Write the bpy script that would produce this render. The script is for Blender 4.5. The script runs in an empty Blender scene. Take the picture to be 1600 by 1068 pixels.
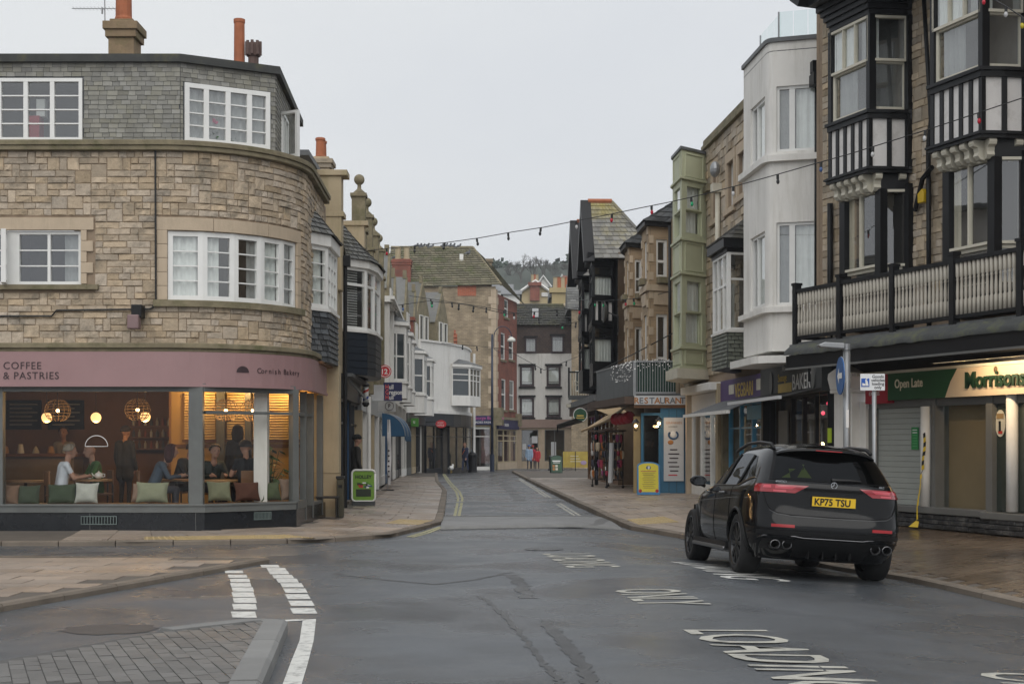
import bpy, bmesh, math, random
from mathutils import Vector, Matrix, geometry
random.seed(7)
sc = bpy.context.scene
REAL = sc.collection
class _Later:                       # objects are linked together at the end, which keeps the script quick
    def __init__(s): s.todo = []; s.objects = s
    def link(s, o): s.todo.append(o)
COL = _Later()
R = math.radians
# ---------------------------------------------------------------- camera
F, CX, HY, EYE = 2222.2, 800.0, 695.0, 1.6      # pinhole numbers of the 1600 px wide photograph
cam_d = bpy.data.cameras.new('camera'); cam = bpy.data.objects.new('camera', cam_d); COL.objects.link(cam)
cam.location = (0, 0, EYE); cam.rotation_euler = (R(90), 0, 0)
cam_d.lens = 50; cam_d.sensor_width = 36; cam_d.shift_y = 161/1600; cam_d.clip_end = 3000; cam_d.clip_start = .1
sc.camera = cam
# ---------------------------------------------------------------- sky, sun, exposure
w = bpy.data.worlds.new('World'); sc.world = w; w.use_nodes = True
nt = w.node_tree; nt.nodes.clear()
wo = nt.nodes.new('ShaderNodeOutputWorld'); bg = nt.nodes.new('ShaderNodeBackground')
sky = nt.nodes.new('ShaderNodeTexSky'); sky.sky_type = 'NISHITA'; sky.sun_disc = False
sky.sun_elevation = R(48); sky.sun_rotation = R(178); sky.dust_density = 4; sky.air_density = 1
hs = nt.nodes.new('ShaderNodeHueSaturation'); hs.inputs['Saturation'].default_value = .25
ov = nt.nodes.new('ShaderNodeMixRGB'); ov.inputs[0].default_value = .93
tc = nt.nodes.new('ShaderNodeTexCoord'); mp = nt.nodes.new('ShaderNodeMapping'); mp.inputs['Scale'].default_value = (1, 1, 2.2)
nz = nt.nodes.new('ShaderNodeTexNoise'); nz.inputs['Scale'].default_value = 1.9; nz.inputs['Detail'].default_value = 5
cr = nt.nodes.new('ShaderNodeValToRGB')
cr.color_ramp.elements[0].position = .32; cr.color_ramp.elements[0].color = (6.15, 6.45, 6.95, 1)
cr.color_ramp.elements[1].position = .68; cr.color_ramp.elements[1].color = (7.25, 7.45, 7.6, 1)
L = nt.links.new
L(tc.outputs['Generated'], mp.inputs[0]); L(mp.outputs[0], nz.inputs['Vector']); L(nz.outputs[0], cr.inputs[0])
L(sky.outputs[0], hs.inputs['Color']); L(hs.outputs[0], ov.inputs[1]); L(cr.outputs[0], ov.inputs[2])
L(ov.outputs[0], bg.inputs[0]); bg.inputs[1].default_value = .1; L(bg.outputs[0], wo.inputs[0])
sun_d = bpy.data.lights.new('sun', 'SUN'); sun = bpy.data.objects.new('sun', sun_d); COL.objects.link(sun)
sun_d.energy = 1.5; sun_d.angle = R(70); sun_d.color = (1, .97, .92)
sun.rotation_euler = (R(42), 0, R(2))      # high and behind the camera
sc.view_settings.view_transform = 'Standard'; sc.view_settings.look = 'None'
sc.view_settings.exposure = .2; sc.view_settings.gamma = 1
sc.cycles.max_bounces = 6; sc.cycles.transparent_max_bounces = 12
# ---------------------------------------------------------------- helpers
def at(px, py, Y): return Vector(((px-CX)*Y/F, Y, EYE+(HY-py)*Y/F))
def sstep(a, b, x):
    t = min(1, max(0, (x-a)/(b-a))); return t*t*(3-2*t)
def lerp(a, b, t): return a+(b-a)*t
def ground(X, Y):
    z = -.004*max(0, Y-40)
    right = sstep(1.0, 2.5, X)
    dip = -.10*sstep(18.4, 22, Y)*(1-sstep(26, 36, Y))
    cross = -.065*max(0, min(X, 6)-2)*(1-sstep(22, 31, Y))
    return z+right*dip+cross
def gpt(px, py, dz=0):
    Y = 30
    for _ in range(25):
        X = (px-CX)*Y/F; Y = .5*Y+.5*F*(EYE-ground(X, Y)-dz)/(py-HY)
    X = (px-CX)*Y/F
    return Vector((X, Y, ground(X, Y)+dz))
class Fr:
    """a facade: x runs left to right as one faces it, y goes into the building, z up"""
    def __init__(s, x0, y0, x1, y1):
        s.o = Vector((x0, y0)); d = Vector((x1-x0, y1-y0)); s.len = d.length; s.d = d.normalized()
        s.n = Vector((-s.d.y, s.d.x)); s.rot = math.atan2(s.d.y, s.d.x)
    def Y(s, px, off=0):
        t = (px-CX)/F; return (off+s.o.dot(s.n))/(t*s.n.x+s.n.y)
    def s(s, px, off=0):
        Y = s.Y(px, off); P = Vector(((px-CX)/F*Y, Y)); return (P-s.o).dot(s.d)
    def z(s, px, py, off=0): return EYE+(HY-py)*s.Y(px, off)/F
    def w(s, u, off=0): return s.o+s.d*u+s.n*off
    def loc(s, x, y):
        P = Vector((x, y))-s.o; return (P.dot(s.d), P.dot(s.n))
def props(o, label=None, cat=None, group=None, kind=None):
    if label: o['label'] = label
    if cat: o['category'] = cat
    if group: o['group'] = group
    if kind: o['kind'] = kind
    return o
def thing(name, label, cat, loc=(0, 0, 0), rz=0, group=None, rot=None):
    o = bpy.data.objects.new(name, None); o.empty_display_size = .3; COL.objects.link(o)
    o.location = loc; o.rotation_euler = rot if rot else (0, 0, rz)
    return props(o, label, cat, group)
def fthing(name, label, cat, fr, z=0, group=None): return thing(name, label, cat, (fr.o.x, fr.o.y, z), fr.rot, group)
def off_path(pts, d):
    """offset an open 2D path to its right side by d (right = outward when walking left to right along a facade)"""
    out = []
    n = len(pts)
    for i in range(n):
        p = Vector(pts[i][:2])
        ns = []
        if i > 0:
            e = (p-Vector(pts[i-1][:2])).normalized(); ns.append(Vector((e.y, -e.x)))
        if i < n-1:
            e = (Vector(pts[i+1][:2])-p).normalized(); ns.append(Vector((e.y, -e.x)))
        if len(ns) == 2:
            m = (ns[0]+ns[1]).normalized(); k = d/max(.35, m.dot(ns[0])); out.append(p+m*k)
        else: out.append(p+ns[0]*d)
    return out
class MB:
    def __init__(s): s.v = []; s.f = []
    def add(s, vs, fs):
        b = len(s.v); s.v += [tuple(v) for v in vs]; s.f += [tuple(i+b for i in f) for f in fs]; return s
    def box(s, x0, x1, y0, y1, z0, z1, xf=None):
        vs = [(x, y, z) for z in (z0, z1) for y in (y0, y1) for x in (x0, x1)]
        if xf: vs = [xf(*v) for v in vs]
        return s.add(vs, [(0, 2, 3, 1), (4, 5, 7, 6), (0, 1, 5, 4), (2, 6, 7, 3), (0, 4, 6, 2), (1, 3, 7, 5)])
    def cbox(s, x0, x1, y0, y1, z0, z1, b=.01, xf=None):
        """box whose front (low y) face is chamfered"""
        vs = [(x0, y1, z0), (x1, y1, z0), (x1, y1, z1), (x0, y1, z1), (x0, y0+b, z0), (x1, y0+b, z0), (x1, y0+b, z1), (x0, y0+b, z1),
              (x0+b, y0, z0+b), (x1-b, y0, z0+b), (x1-b, y0, z1-b), (x0+b, y0, z1-b)]
        if xf: vs = [xf(*v) for v in vs]
        fs = [(8, 9, 10, 11)]
        for i in range(4):
            j = (i+1) % 4; fs += [(i, j, 4+j, 4+i), (4+i, 4+j, 8+j, 8+i)]
        return s.add(vs, fs+[(3, 2, 1, 0)])
    def quad(s, a, b, c, d): return s.add([a, b, c, d], [(0, 1, 2, 3)])
    def poly(s, pts): return s.add(pts, [tuple(range(len(pts)))])
    def prism(s, pts, z0, z1):
        n = len(pts); vs = [(p[0], p[1], z0) for p in pts]+[(p[0], p[1], z1) for p in pts]
        return s.add(vs, [tuple(range(n))[::-1], tuple(range(n, 2*n))]+[(i, (i+1) % n, n+(i+1) % n, n+i) for i in range(n)])
    def xprism(s, pts, y0, y1):
        """polygon in (x,z) pushed along y"""
        n = len(pts); vs = [(p[0], y0, p[1]) for p in pts]+[(p[0], y1, p[1]) for p in pts]
        return s.add(vs, [tuple(range(n)), tuple(range(n, 2*n))[::-1]]+[((i+1) % n, i, n+i, n+(i+1) % n) for i in range(n)])
    def yprism(s, pts, x0, x1):
        """polygon in (y,z) pushed along x"""
        n = len(pts); vs = [(x0, p[0], p[1]) for p in pts]+[(x1, p[0], p[1]) for p in pts]
        return s.add(vs, [tuple(range(n))[::-1], tuple(range(n, 2*n))]+[(i, (i+1) % n, n+(i+1) % n, n+i) for i in range(n)])
    def strip(s, path, d0, d1, z0, z1):
        a = off_path(path, d0); b = off_path(path, d1); n = len(path)
        vs = [(p.x, p.y, z) for z in (z0, z1) for P in (a, b) for p in P]
        fs = []
        for i in range(n-1):
            A0, A1, B0, B1 = i, i+1, n+i, n+i+1
            C0, C1, D0, D1 = 2*n+i, 2*n+i+1, 3*n+i, 3*n+i+1
            fs += [(A0, A1, B1, B0), (C0, D0, D1, C1), (B0, B1, D1, D0), (A1, A0, C0, C1)]
        fs += [(0, n, 3*n, 2*n), (n-1, 3*n-1, 4*n-1, 2*n-1)]
        return s.add(vs, fs)
    def tube(s, pts, r, n=8, cap=True):
        pts = [Vector(p) for p in pts]; m = len(pts); rs = r if isinstance(r, (list, tuple)) else [r]*m
        vs = []; up = None
        for i, p in enumerate(pts):
            t = (pts[min(i+1, m-1)]-pts[max(i-1, 0)]).normalized()
            if up is None: up = Vector((0, 0, 1)) if abs(t.z) < .9 else Vector((1, 0, 0))
            a = t.cross(up).normalized(); b = a.cross(t).normalized(); up = b
            for k in range(n):
                q = 2*math.pi*k/n; vs.append(p+(a*math.cos(q)+b*math.sin(q))*rs[i])
        fs = [(i*n+k, i*n+(k+1) % n, (i+1)*n+(k+1) % n, (i+1)*n+k) for i in range(m-1) for k in range(n)]
        if cap: fs += [tuple(range(n))[::-1], tuple(range((m-1)*n, m*n))]
        return s.add(vs, fs)
    def lathe(s, prof, c=(0, 0, 0), n=16, xf=None, cap=True):
        vs = []
        for r, z in prof:
            for k in range(n):
                q = 2*math.pi*k/n; p = (c[0]+r*math.cos(q), c[1]+r*math.sin(q), c[2]+z); vs.append(xf(*p) if xf else p)
        m = len(prof)
        fs = [(i*n+k, i*n+(k+1) % n, (i+1)*n+(k+1) % n, (i+1)*n+k) for i in range(m-1) for k in range(n)]
        return s.add(vs, fs+([tuple(range(n))[::-1], tuple(range((m-1)*n, m*n))] if cap else []))
    def ball(s, c, r, n=12, m=8):
        rx, ry, rz = r if isinstance(r, (list, tuple)) else (r, r, r)
        vs = [(c[0], c[1], c[2]-rz)]
        for j in range(1, m):
            q = math.pi*j/m-math.pi/2
            for k in range(n):
                a = 2*math.pi*k/n; vs.append((c[0]+rx*math.cos(q)*math.cos(a), c[1]+ry*math.cos(q)*math.sin(a), c[2]+rz*math.sin(q)))
        vs.append((c[0], c[1], c[2]+rz)); e = len(vs)-1
        fs = [(0, 1+(k+1) % n, 1+k) for k in range(n)]+[(e, e-n+k, e-n+(k+1) % n) for k in range(n)]
        fs += [(1+j*n+k, 1+j*n+(k+1) % n, 1+(j+1)*n+(k+1) % n, 1+(j+1)*n+k) for j in range(m-2) for k in range(n)]
        return s.add(vs, fs)
    def grid(s, rows):
        m, n = len(rows), len(rows[0])
        return s.add([p for r in rows for p in r], [(i*n+k, i*n+k+1, (i+1)*n+k+1, (i+1)*n+k) for i in range(m-1) for k in range(n-1)])
    def build(s, name, mat, parent=None, smooth=False, bevel=0, fix=False):
        me = bpy.data.meshes.new(name); me.from_pydata(s.v, [], s.f)
        if fix:
            bm = bmesh.new(); bm.from_mesh(me); bmesh.ops.recalc_face_normals(bm, faces=bm.faces); bm.to_mesh(me); bm.free()
        if mat is not None: me.materials.append(mat)
        if smooth:
            for p in me.polygons: p.use_smooth = True
        o = bpy.data.objects.new(name, me); COL.objects.link(o)
        if parent: o.parent = parent
        if bevel:
            b = o.modifiers.new('bevel', 'BEVEL'); b.width = bevel; b.segments = 2; b.limit_method = 'ANGLE'
        return o
def part(name, mat, parent, fn, **k):
    m = MB(); fn(m); return m.build(name, mat, parent, **k)
def bx(name, mat, parent, *a, **k):
    m = MB(); m.box(*a); return m.build(name, mat, parent, **k)
def seg_xf(p0, p1):
    """box space (u along the segment, v into the wall, z)"""
    p0 = Vector(p0[:2]); p1 = Vector(p1[:2]); d = (p1-p0).normalized(); n = Vector((-d.y, d.x))
    return (lambda u, v, z: (p0.x+d.x*u+n.x*v, p0.y+d.y*u+n.y*v, z)), (p1-p0).length
def copy_tree(o, parent=None):
    c = o.copy(); COL.objects.link(c); c.parent = parent
    for ch in list(o.children): copy_tree(ch, c)
    return c
def text_mesh(txt, size, depth=.004, sx=1, bold=0, spacing=1, align='LEFT', shear=0):
    cu = bpy.data.curves.new('t', 'FONT'); cu.body = txt; cu.size = size; cu.extrude = depth; cu.offset = bold
    cu.space_character = spacing; cu.align_x = align; cu.resolution_u = 3; cu.shear = shear
    o = bpy.data.objects.new('t', cu); REAL.objects.link(o)
    dg = bpy.context.evaluated_depsgraph_get()
    me = bpy.data.meshes.new_from_object(o.evaluated_get(dg)); bpy.data.objects.remove(o)
    if sx != 1:
        for v in me.vertices: v.co.x *= sx
    return me
def lettering(txt, size, mat, parent, M, name='lettering', **k):
    """flat letters: M maps text plane (x right, y up, z towards the reader) into the parent's space"""
    me = text_mesh(txt, size, **k); me.transform(M); me.materials.clear(); me.materials.append(mat)
    o = bpy.data.objects.new(name, me); COL.objects.link(o); o.parent = parent; return o
def face_M(x, y, z):      # lettering on a facade (reader at low y)
    return Matrix.Translation((x, y, z)) @ Matrix.Rotation(R(90), 4, 'X')
def xf_M(xf, u, v, z):
    o = Vector(xf(u, v, z)); ex = Vector(xf(u+1, v, z))-o; n = Vector(xf(u, v-1, z))-o
    return Matrix(((ex.x, 0, n.x, o.x), (ex.y, 0, n.y, o.y), (ex.z, 1, n.z, o.z), (0, 0, 0, 1)))
# ---------------------------------------------------------------- materials
MATS = {}
def mat(name, col, rough=.8, var=.18, scale=2.5, bump=0, bscale=30, metal=0, rnd=0, stain=None, stain_amt=.5, stain_scale=1.2, coat=0, spec=.5, hue=0, streak=False, emit=None, emit_s=0, trans=0, wet=0, speck=0):
    if name in MATS: return MATS[name]
    m = bpy.data.materials.new(name); m.use_nodes = True; t = m.node_tree; N = t.nodes; b = N['Principled BSDF']; k = t.links.new
    b.inputs['Roughness'].default_value = rough; b.inputs['Metallic'].default_value = metal
    b.inputs['Specular IOR Level'].default_value = spec; b.inputs['Coat Weight'].default_value = coat; b.inputs['Coat Roughness'].default_value = .04
    if trans: b.inputs['Transmission Weight'].default_value = trans
    c = N.new('ShaderNodeTexCoord'); src = c.outputs['Object']
    n1 = N.new('ShaderNodeTexNoise'); n1.inputs['Scale'].default_value = scale; n1.inputs['Detail'].default_value = 6; n1.inputs['Roughness'].default_value = .65
    k(src, n1.inputs['Vector'])
    val = N.new('ShaderNodeMapRange'); val.inputs[1].default_value = .25; val.inputs[2].default_value = .75
    val.inputs[3].default_value = 1-var; val.inputs[4].default_value = 1+var; k(n1.outputs[0], val.inputs[0])
    out = val.outputs[0]
    if speck:
        n5 = N.new('ShaderNodeTexNoise'); n5.inputs['Scale'].default_value = 55; n5.inputs['Detail'].default_value = 3; n5.inputs['Roughness'].default_value = .8; k(src, n5.inputs['Vector'])
        r5 = N.new('ShaderNodeMapRange'); r5.inputs[1].default_value = .3; r5.inputs[2].default_value = .7; r5.inputs[3].default_value = 1-speck; r5.inputs[4].default_value = 1+speck; k(n5.outputs[0], r5.inputs[0])
        mu5 = N.new('ShaderNodeMath'); mu5.operation = 'MULTIPLY'; k(out, mu5.inputs[0]); k(r5.outputs[0], mu5.inputs[1]); out = mu5.outputs[0]
    if rnd:
        oi = N.new('ShaderNodeObjectInfo'); ge = N.new('ShaderNodeNewGeometry'); ad = N.new('ShaderNodeMath'); ad.operation = 'ADD'
        k(oi.outputs['Random'], ad.inputs[0]); k(ge.outputs['Random Per Island'], ad.inputs[1])
        fr = N.new('ShaderNodeMath'); fr.operation = 'FRACT'; k(ad.outputs[0], fr.inputs[0])
        mr = N.new('ShaderNodeMapRange'); mr.inputs[3].default_value = 1-rnd; mr.inputs[4].default_value = 1+rnd; k(fr.outputs[0], mr.inputs[0])
        mu = N.new('ShaderNodeMath'); mu.operation = 'MULTIPLY'; k(out, mu.inputs[0]); k(mr.outputs[0], mu.inputs[1]); out = mu.outputs[0]
    h = N.new('ShaderNodeHueSaturation'); h.inputs['Color'].default_value = (*col, 1); k(out, h.inputs['Value'])
    if rnd and hue:
        wn = N.new('ShaderNodeTexWhiteNoise'); wn.noise_dimensions = '1D'; k(fr.outputs[0], wn.inputs['W'])
        m2 = N.new('ShaderNodeMapRange'); m2.inputs[3].default_value = 1-hue; m2.inputs[4].default_value = 1+hue; k(wn.outputs[0], m2.inputs[0]); k(m2.outputs[0], h.inputs['Saturation'])
    cur = h.outputs[0]
    if stain:
        n2 = N.new('ShaderNodeTexNoise'); n2.inputs['Scale'].default_value = stain_scale; n2.inputs['Detail'].default_value = 8; n2.inputs['Roughness'].default_value = .7
        if streak:
            ma = N.new('ShaderNodeMapping'); ma.inputs['Scale'].default_value = (3, 3, .35); k(src, ma.inputs[0]); k(ma.outputs[0], n2.inputs['Vector'])
        else: k(src, n2.inputs['Vector'])
        r2 = N.new('ShaderNodeMapRange'); r2.inputs[1].default_value = .5; r2.inputs[2].default_value = .72; r2.inputs[3].default_value = 0; r2.inputs[4].default_value = stain_amt; k(n2.outputs[0], r2.inputs[0])
        mx = N.new('ShaderNodeMixRGB'); k(r2.outputs[0], mx.inputs[0]); k(cur, mx.inputs[1]); mx.inputs[2].default_value = (*stain, 1); cur = mx.outputs[0]
    k(cur, b.inputs['Base Color'])
    if wet:
        n4 = N.new('ShaderNodeTexNoise'); n4.inputs['Scale'].default_value = .5; n4.inputs['Detail'].default_value = 5; k(src, n4.inputs['Vector'])
        r4 = N.new('ShaderNodeMapRange'); r4.inputs[1].default_value = .4; r4.inputs[2].default_value = .62; r4.inputs[3].default_value = rough; r4.inputs[4].default_value = wet; k(n4.outputs[0], r4.inputs[0]); k(r4.outputs[0], b.inputs['Roughness'])
    if bump:
        n3 = N.new('ShaderNodeTexNoise'); n3.inputs['Scale'].default_value = bscale; n3.inputs['Detail'].default_value = 5; k(src, n3.inputs['Vector'])
        bu = N.new('ShaderNodeBump'); bu.inputs['Strength'].default_value = bump; bu.inputs['Distance'].default_value = .02; k(n3.outputs[0], bu.inputs['Height']); k(bu.outputs[0], b.inputs['Normal'])
    if emit:
        b.inputs['Emission Color'].default_value = (*emit, 1); b.inputs['Emission Strength'].default_value = emit_s
    MATS[name] = m; return m
def glass_mat(name, tint=(.91, .93, .92), refl=.14, rough=.015, glossc=(1, 1, 1), ior=1.5):
    if name in MATS: return MATS[name]
    m = bpy.data.materials.new(name); m.use_nodes = True; t = m.node_tree; N = t.nodes; k = t.links.new; N.clear()
    o = N.new('ShaderNodeOutputMaterial'); mx = N.new('ShaderNodeMixShader'); tr = N.new('ShaderNodeBsdfTransparent'); gl = N.new('ShaderNodeBsdfGlossy')
    tr.inputs[0].default_value = (*tint, 1); gl.inputs['Roughness'].default_value = rough; gl.inputs[0].default_value = (*glossc, 1)
    lw = N.new('ShaderNodeLayerWeight'); lw.inputs[0].default_value = .5; pw = N.new('ShaderNodeMath'); pw.operation = 'POWER'; pw.inputs[1].default_value = 5; fz = N.new('ShaderNodeMath'); fz.operation = 'MULTIPLY_ADD'; fz.inputs[1].default_value = .85; fz.inputs[2].default_value = ((ior-1)/(ior+1))**2; k(lw.outputs['Facing'], pw.inputs[0]); k(pw.outputs[0], fz.inputs[0])
    ad = N.new('ShaderNodeMath'); ad.operation = 'ADD'; ad.inputs[1].default_value = refl; ad.use_clamp = True
    nz = N.new('ShaderNodeTexNoise'); nz.inputs['Scale'].default_value = .8; tcn = N.new('ShaderNodeTexCoord'); k(tcn.outputs['Object'], nz.inputs['Vector'])
    bu = N.new('ShaderNodeBump'); bu.inputs['Strength'].default_value = .06; bu.inputs['Distance'].default_value = .02; k(nz.outputs[0], bu.inputs['Height']); k(bu.outputs[0], gl.inputs['Normal'])
    k(fz.outputs[0], ad.inputs[0]); k(ad.outputs[0], mx.inputs[0]); k(tr.outputs[0], mx.inputs[1]); k(gl.outputs[0], mx.inputs[2]); k(mx.outputs[0], o.inputs[0])
    MATS[name] = m; return m
def brick_mat(name, c1, c2, mortar, scale=1, bw=.5, bh=.25, ms=.02, rough=.85, var=.2, bump=.4, off=.5, stain=None, stain_amt=.4):
    """masonry too far off to pick stones apart; coordinates are the facade's own x and z"""
    if name in MATS: return MATS[name]
    m = bpy.data.materials.new(name); m.use_nodes = True; t = m.node_tree; N = t.nodes; b = N['Principled BSDF']; k = t.links.new
    b.inputs['Roughness'].default_value = rough
    c = N.new('ShaderNodeTexCoord'); sp = N.new('ShaderNodeSeparateXYZ'); k(c.outputs['Object'], sp.inputs[0])
    ad = N.new('ShaderNodeMath'); ad.operation = 'ADD'; k(sp.outputs[0], ad.inputs[0]); k(sp.outputs[1], ad.inputs[1])
    cb = N.new('ShaderNodeCombineXYZ'); k(ad.outputs[0], cb.inputs[0]); k(sp.outputs[2], cb.inputs[1])
    br = N.new('ShaderNodeTexBrick'); br.inputs['Scale'].default_value = scale; br.inputs['Brick Width'].default_value = bw; br.inputs['Row Height'].default_value = bh
    br.inputs['Mortar Size'].default_value = ms; br.inputs['Color1'].default_value = (*c1, 1); br.inputs['Color2'].default_value = (*c2, 1); br.inputs['Mortar'].default_value = (*mortar, 1); br.offset = off
    k(cb.outputs[0], br.inputs['Vector'])
    n1 = N.new('ShaderNodeTexNoise'); n1.inputs['Scale'].default_value = 1.3; n1.inputs['Detail'].default_value = 7; k(c.outputs['Object'], n1.inputs['Vector'])
    val = N.new('ShaderNodeMapRange'); val.inputs[1].default_value = .25; val.inputs[2].default_value = .75; val.inputs[3].default_value = 1-var; val.inputs[4].default_value = 1+var; k(n1.outputs[0], val.inputs[0])
    h = N.new('ShaderNodeHueSaturation'); k(val.outputs[0], h.inputs['Value']); k(br.outputs[0], h.inputs['Color']); cur = h.outputs[0]
    if stain:
        n2 = N.new('ShaderNodeTexNoise'); n2.inputs['Scale'].default_value = .6; n2.inputs['Detail'].default_value = 8; k(c.outputs['Object'], n2.inputs['Vector'])
        r2 = N.new('ShaderNodeMapRange'); r2.inputs[1].default_value = .48; r2.inputs[2].default_value = .68; r2.inputs[4].default_value = stain_amt; k(n2.outputs[0], r2.inputs[0])
        mx = N.new('ShaderNodeMixRGB'); k(r2.outputs[0], mx.inputs[0]); k(cur, mx.inputs[1]); mx.inputs[2].default_value = (*stain, 1); cur = mx.outputs[0]
    k(cur, b.inputs['Base Color'])
    bu = N.new('ShaderNodeBump'); bu.inputs['Strength'].default_value = bump; bu.inputs['Distance'].default_value = .02; k(br.outputs['Fac'], bu.inputs['Height']); bu.invert = True; k(bu.outputs[0], b.inputs['Normal'])
    MATS[name] = m; return m
# shared materials
STONE = mat('buff_stone', (.425, .345, .255), .9, .2, 6, .9, 16, rnd=.19, hue=.2, stain=(.10, .095, .078), stain_amt=.92, stain_scale=2.0, speck=.14)
STONE2 = mat('grey_buff_stone', (.39, .32, .235), .9, .2, 5, .7, 22, rnd=.28, hue=.2, stain=(.10, .10, .075), stain_amt=.6)
ASHLAR = mat('dressed_stone', (.46, .37, .27), .85, .12, 2, .15, 30, stain=(.2, .17, .12), stain_amt=.4, streak=True)
MORTAR = mat('mortar', (.27, .205, .145), .95, .15, 8, .3, 60)
LICHEN = mat('mossy_stone', (.20, .17, .11), .95, .3, 3, .4, 25, stain=(.07, .08, .025), stain_amt=.8, stain_scale=2)
SLATE = mat('slate', (.225, .22, .195), .8, .25, 6, .25, 40, rnd=.24, hue=.4, stain=(.13, .12, .075), stain_amt=.6, stain_scale=3)
DSLATE = mat('dark_slate', (.07, .075, .08), .6, .25, 6, .25, 40, rnd=.45, hue=.4)
ROOFSLATE = mat('roof_slate', (.13, .13, .125), .7, .2, 5, .2, 40, rnd=.3, hue=.3, stain=(.17, .15, .04), stain_amt=.35, stain_scale=1.3)
MOSSTILE = mat('mossy_stone_tile', (.155, .14, .095), .95, .3, 2, .5, 15, rnd=.25, stain=(.075, .10, .022), stain_amt=.9, stain_scale=.9)
UPVC = mat('white_window_plastic', (.74, .74, .72), .35, .05, 3, stain=(.5, .48, .42), stain_amt=.25)
WPAINT = mat('white_paint', (.70, .69, .66), .55, .08, 3, stain=(.4, .37, .3), stain_amt=.35, streak=True)
RENDER = mat('white_render', (.70, .685, .65), .85, .07, 1.2, .12, 60, stain=(.44, .42, .37), stain_amt=.6, streak=True, stain_scale=1.1)
BPAINT = mat('black_paint', (.008, .0085, .010), .45, .3, 3, spec=.3)
DARKGREY = mat('dark_grey_paint', (.05, .054, .055), .5, .2, 3)
GREYP = mat('grey_shopfront_paint', (.12, .122, .118), .5, .12, 3)
LEAD = mat('lead_sheet', (.10, .105, .11), .55, .3, 2.5, .2, 12, stain=(.06, .065, .03), stain_amt=.5)
TERRA = mat('terracotta', (.36, .12, .055), .8, .2, 5, stain=(.15, .07, .05), stain_amt=.4)
BRICKR = brick_mat('red_brick', (.27, .075, .045), (.19, .055, .04), (.22, .15, .11), 1, .23, .075, .006, stain=(.10, .05, .04))
INTERIOR = mat('dim_interior', (.035, .032, .03), .9, .2, 1)
CURT = mat('net_curtain', (.74, .76, .74), .9, .1, 4)
CURT2 = mat('grey_curtain', (.30, .31, .31), .9, .15, 4)
CURT3 = mat('cream_curtain', (.50, .46, .37), .9, .1, 4)
GLASS = glass_mat('window_glass', refl=.13)
SHOPG = glass_mat('shop_glass', tint=(.92, .92, .9), refl=.006, ior=1.3)
DGLASS = mat('far_dark_glass', (.05, .06, .065), .06, .3, .8, spec=.8)
WOOD = mat('brown_wood', (.16, .075, .03), .5, .25, 4)
IRON = mat('black_iron', (.012, .012, .013), .45, .2, 5)
STEEL = mat('galvanised_steel', (.30, .31, .32), .45, .12, 5, metal=.6)
CABLE = mat('black_cable', (.015, .015, .015), .6)
# ---------------------------------------------------------------- building kit
def wall(parent, x0, x1, z0, z1, y, ops, m, name='wall', reveal=.14, xf=None):
    """a flat wall with openings (x0,x1,z0,z1) and their reveals"""
    b = MB(); X = xf or (lambda u, v, z: (u, v, z))
    xs = sorted({x0, x1, *[min(max(o[i], x0), x1) for o in ops for i in (0, 1)]}); zs = sorted({z0, z1, *[min(max(o[i], z0), z1) for o in ops for i in (2, 3)]})
    for i in range(len(xs)-1):
        for j in range(len(zs)-1):
            cx = (xs[i]+xs[i+1])/2; cz = (zs[j]+zs[j+1])/2
            if any(o[0] < cx < o[1] and o[2] < cz < o[3] for o in ops): continue
            b.quad(X(xs[i], y, zs[j]), X(xs[i+1], y, zs[j]), X(xs[i+1], y, zs[j+1]), X(xs[i], y, zs[j+1]))
    for o in ops:
        a, c, d, e = o[:4]; y2 = y+reveal
        b.quad(X(a, y, d), X(a, y, e), X(a, y2, e), X(a, y2, d)); b.quad(X(c, y2, d), X(c, y2, e), X(c, y, e), X(c, y, d))
        b.quad(X(a, y2, d), X(c, y2, d), X(c, y, d), X(a, y, d)); b.quad(X(a, y, e), X(c, y, e), X(c, y2, e), X(a, y2, e))
    return b.build(name, m, parent)
def wavy(b, u0, u1, z0, z1, v, xf, amp=.025, per=.13):
    n = max(4, int((u1-u0)/per*4)); rows = []
    ph = random.random()*6
    for z in (z0, z1):
        rows.append([xf(lerp(u0, u1, i/n), v+amp*math.sin(i*math.pi/2+ph)+amp*.5*math.sin(i*.7+ph), z) for i in range(n+1)])
    b.grid(rows)
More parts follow.
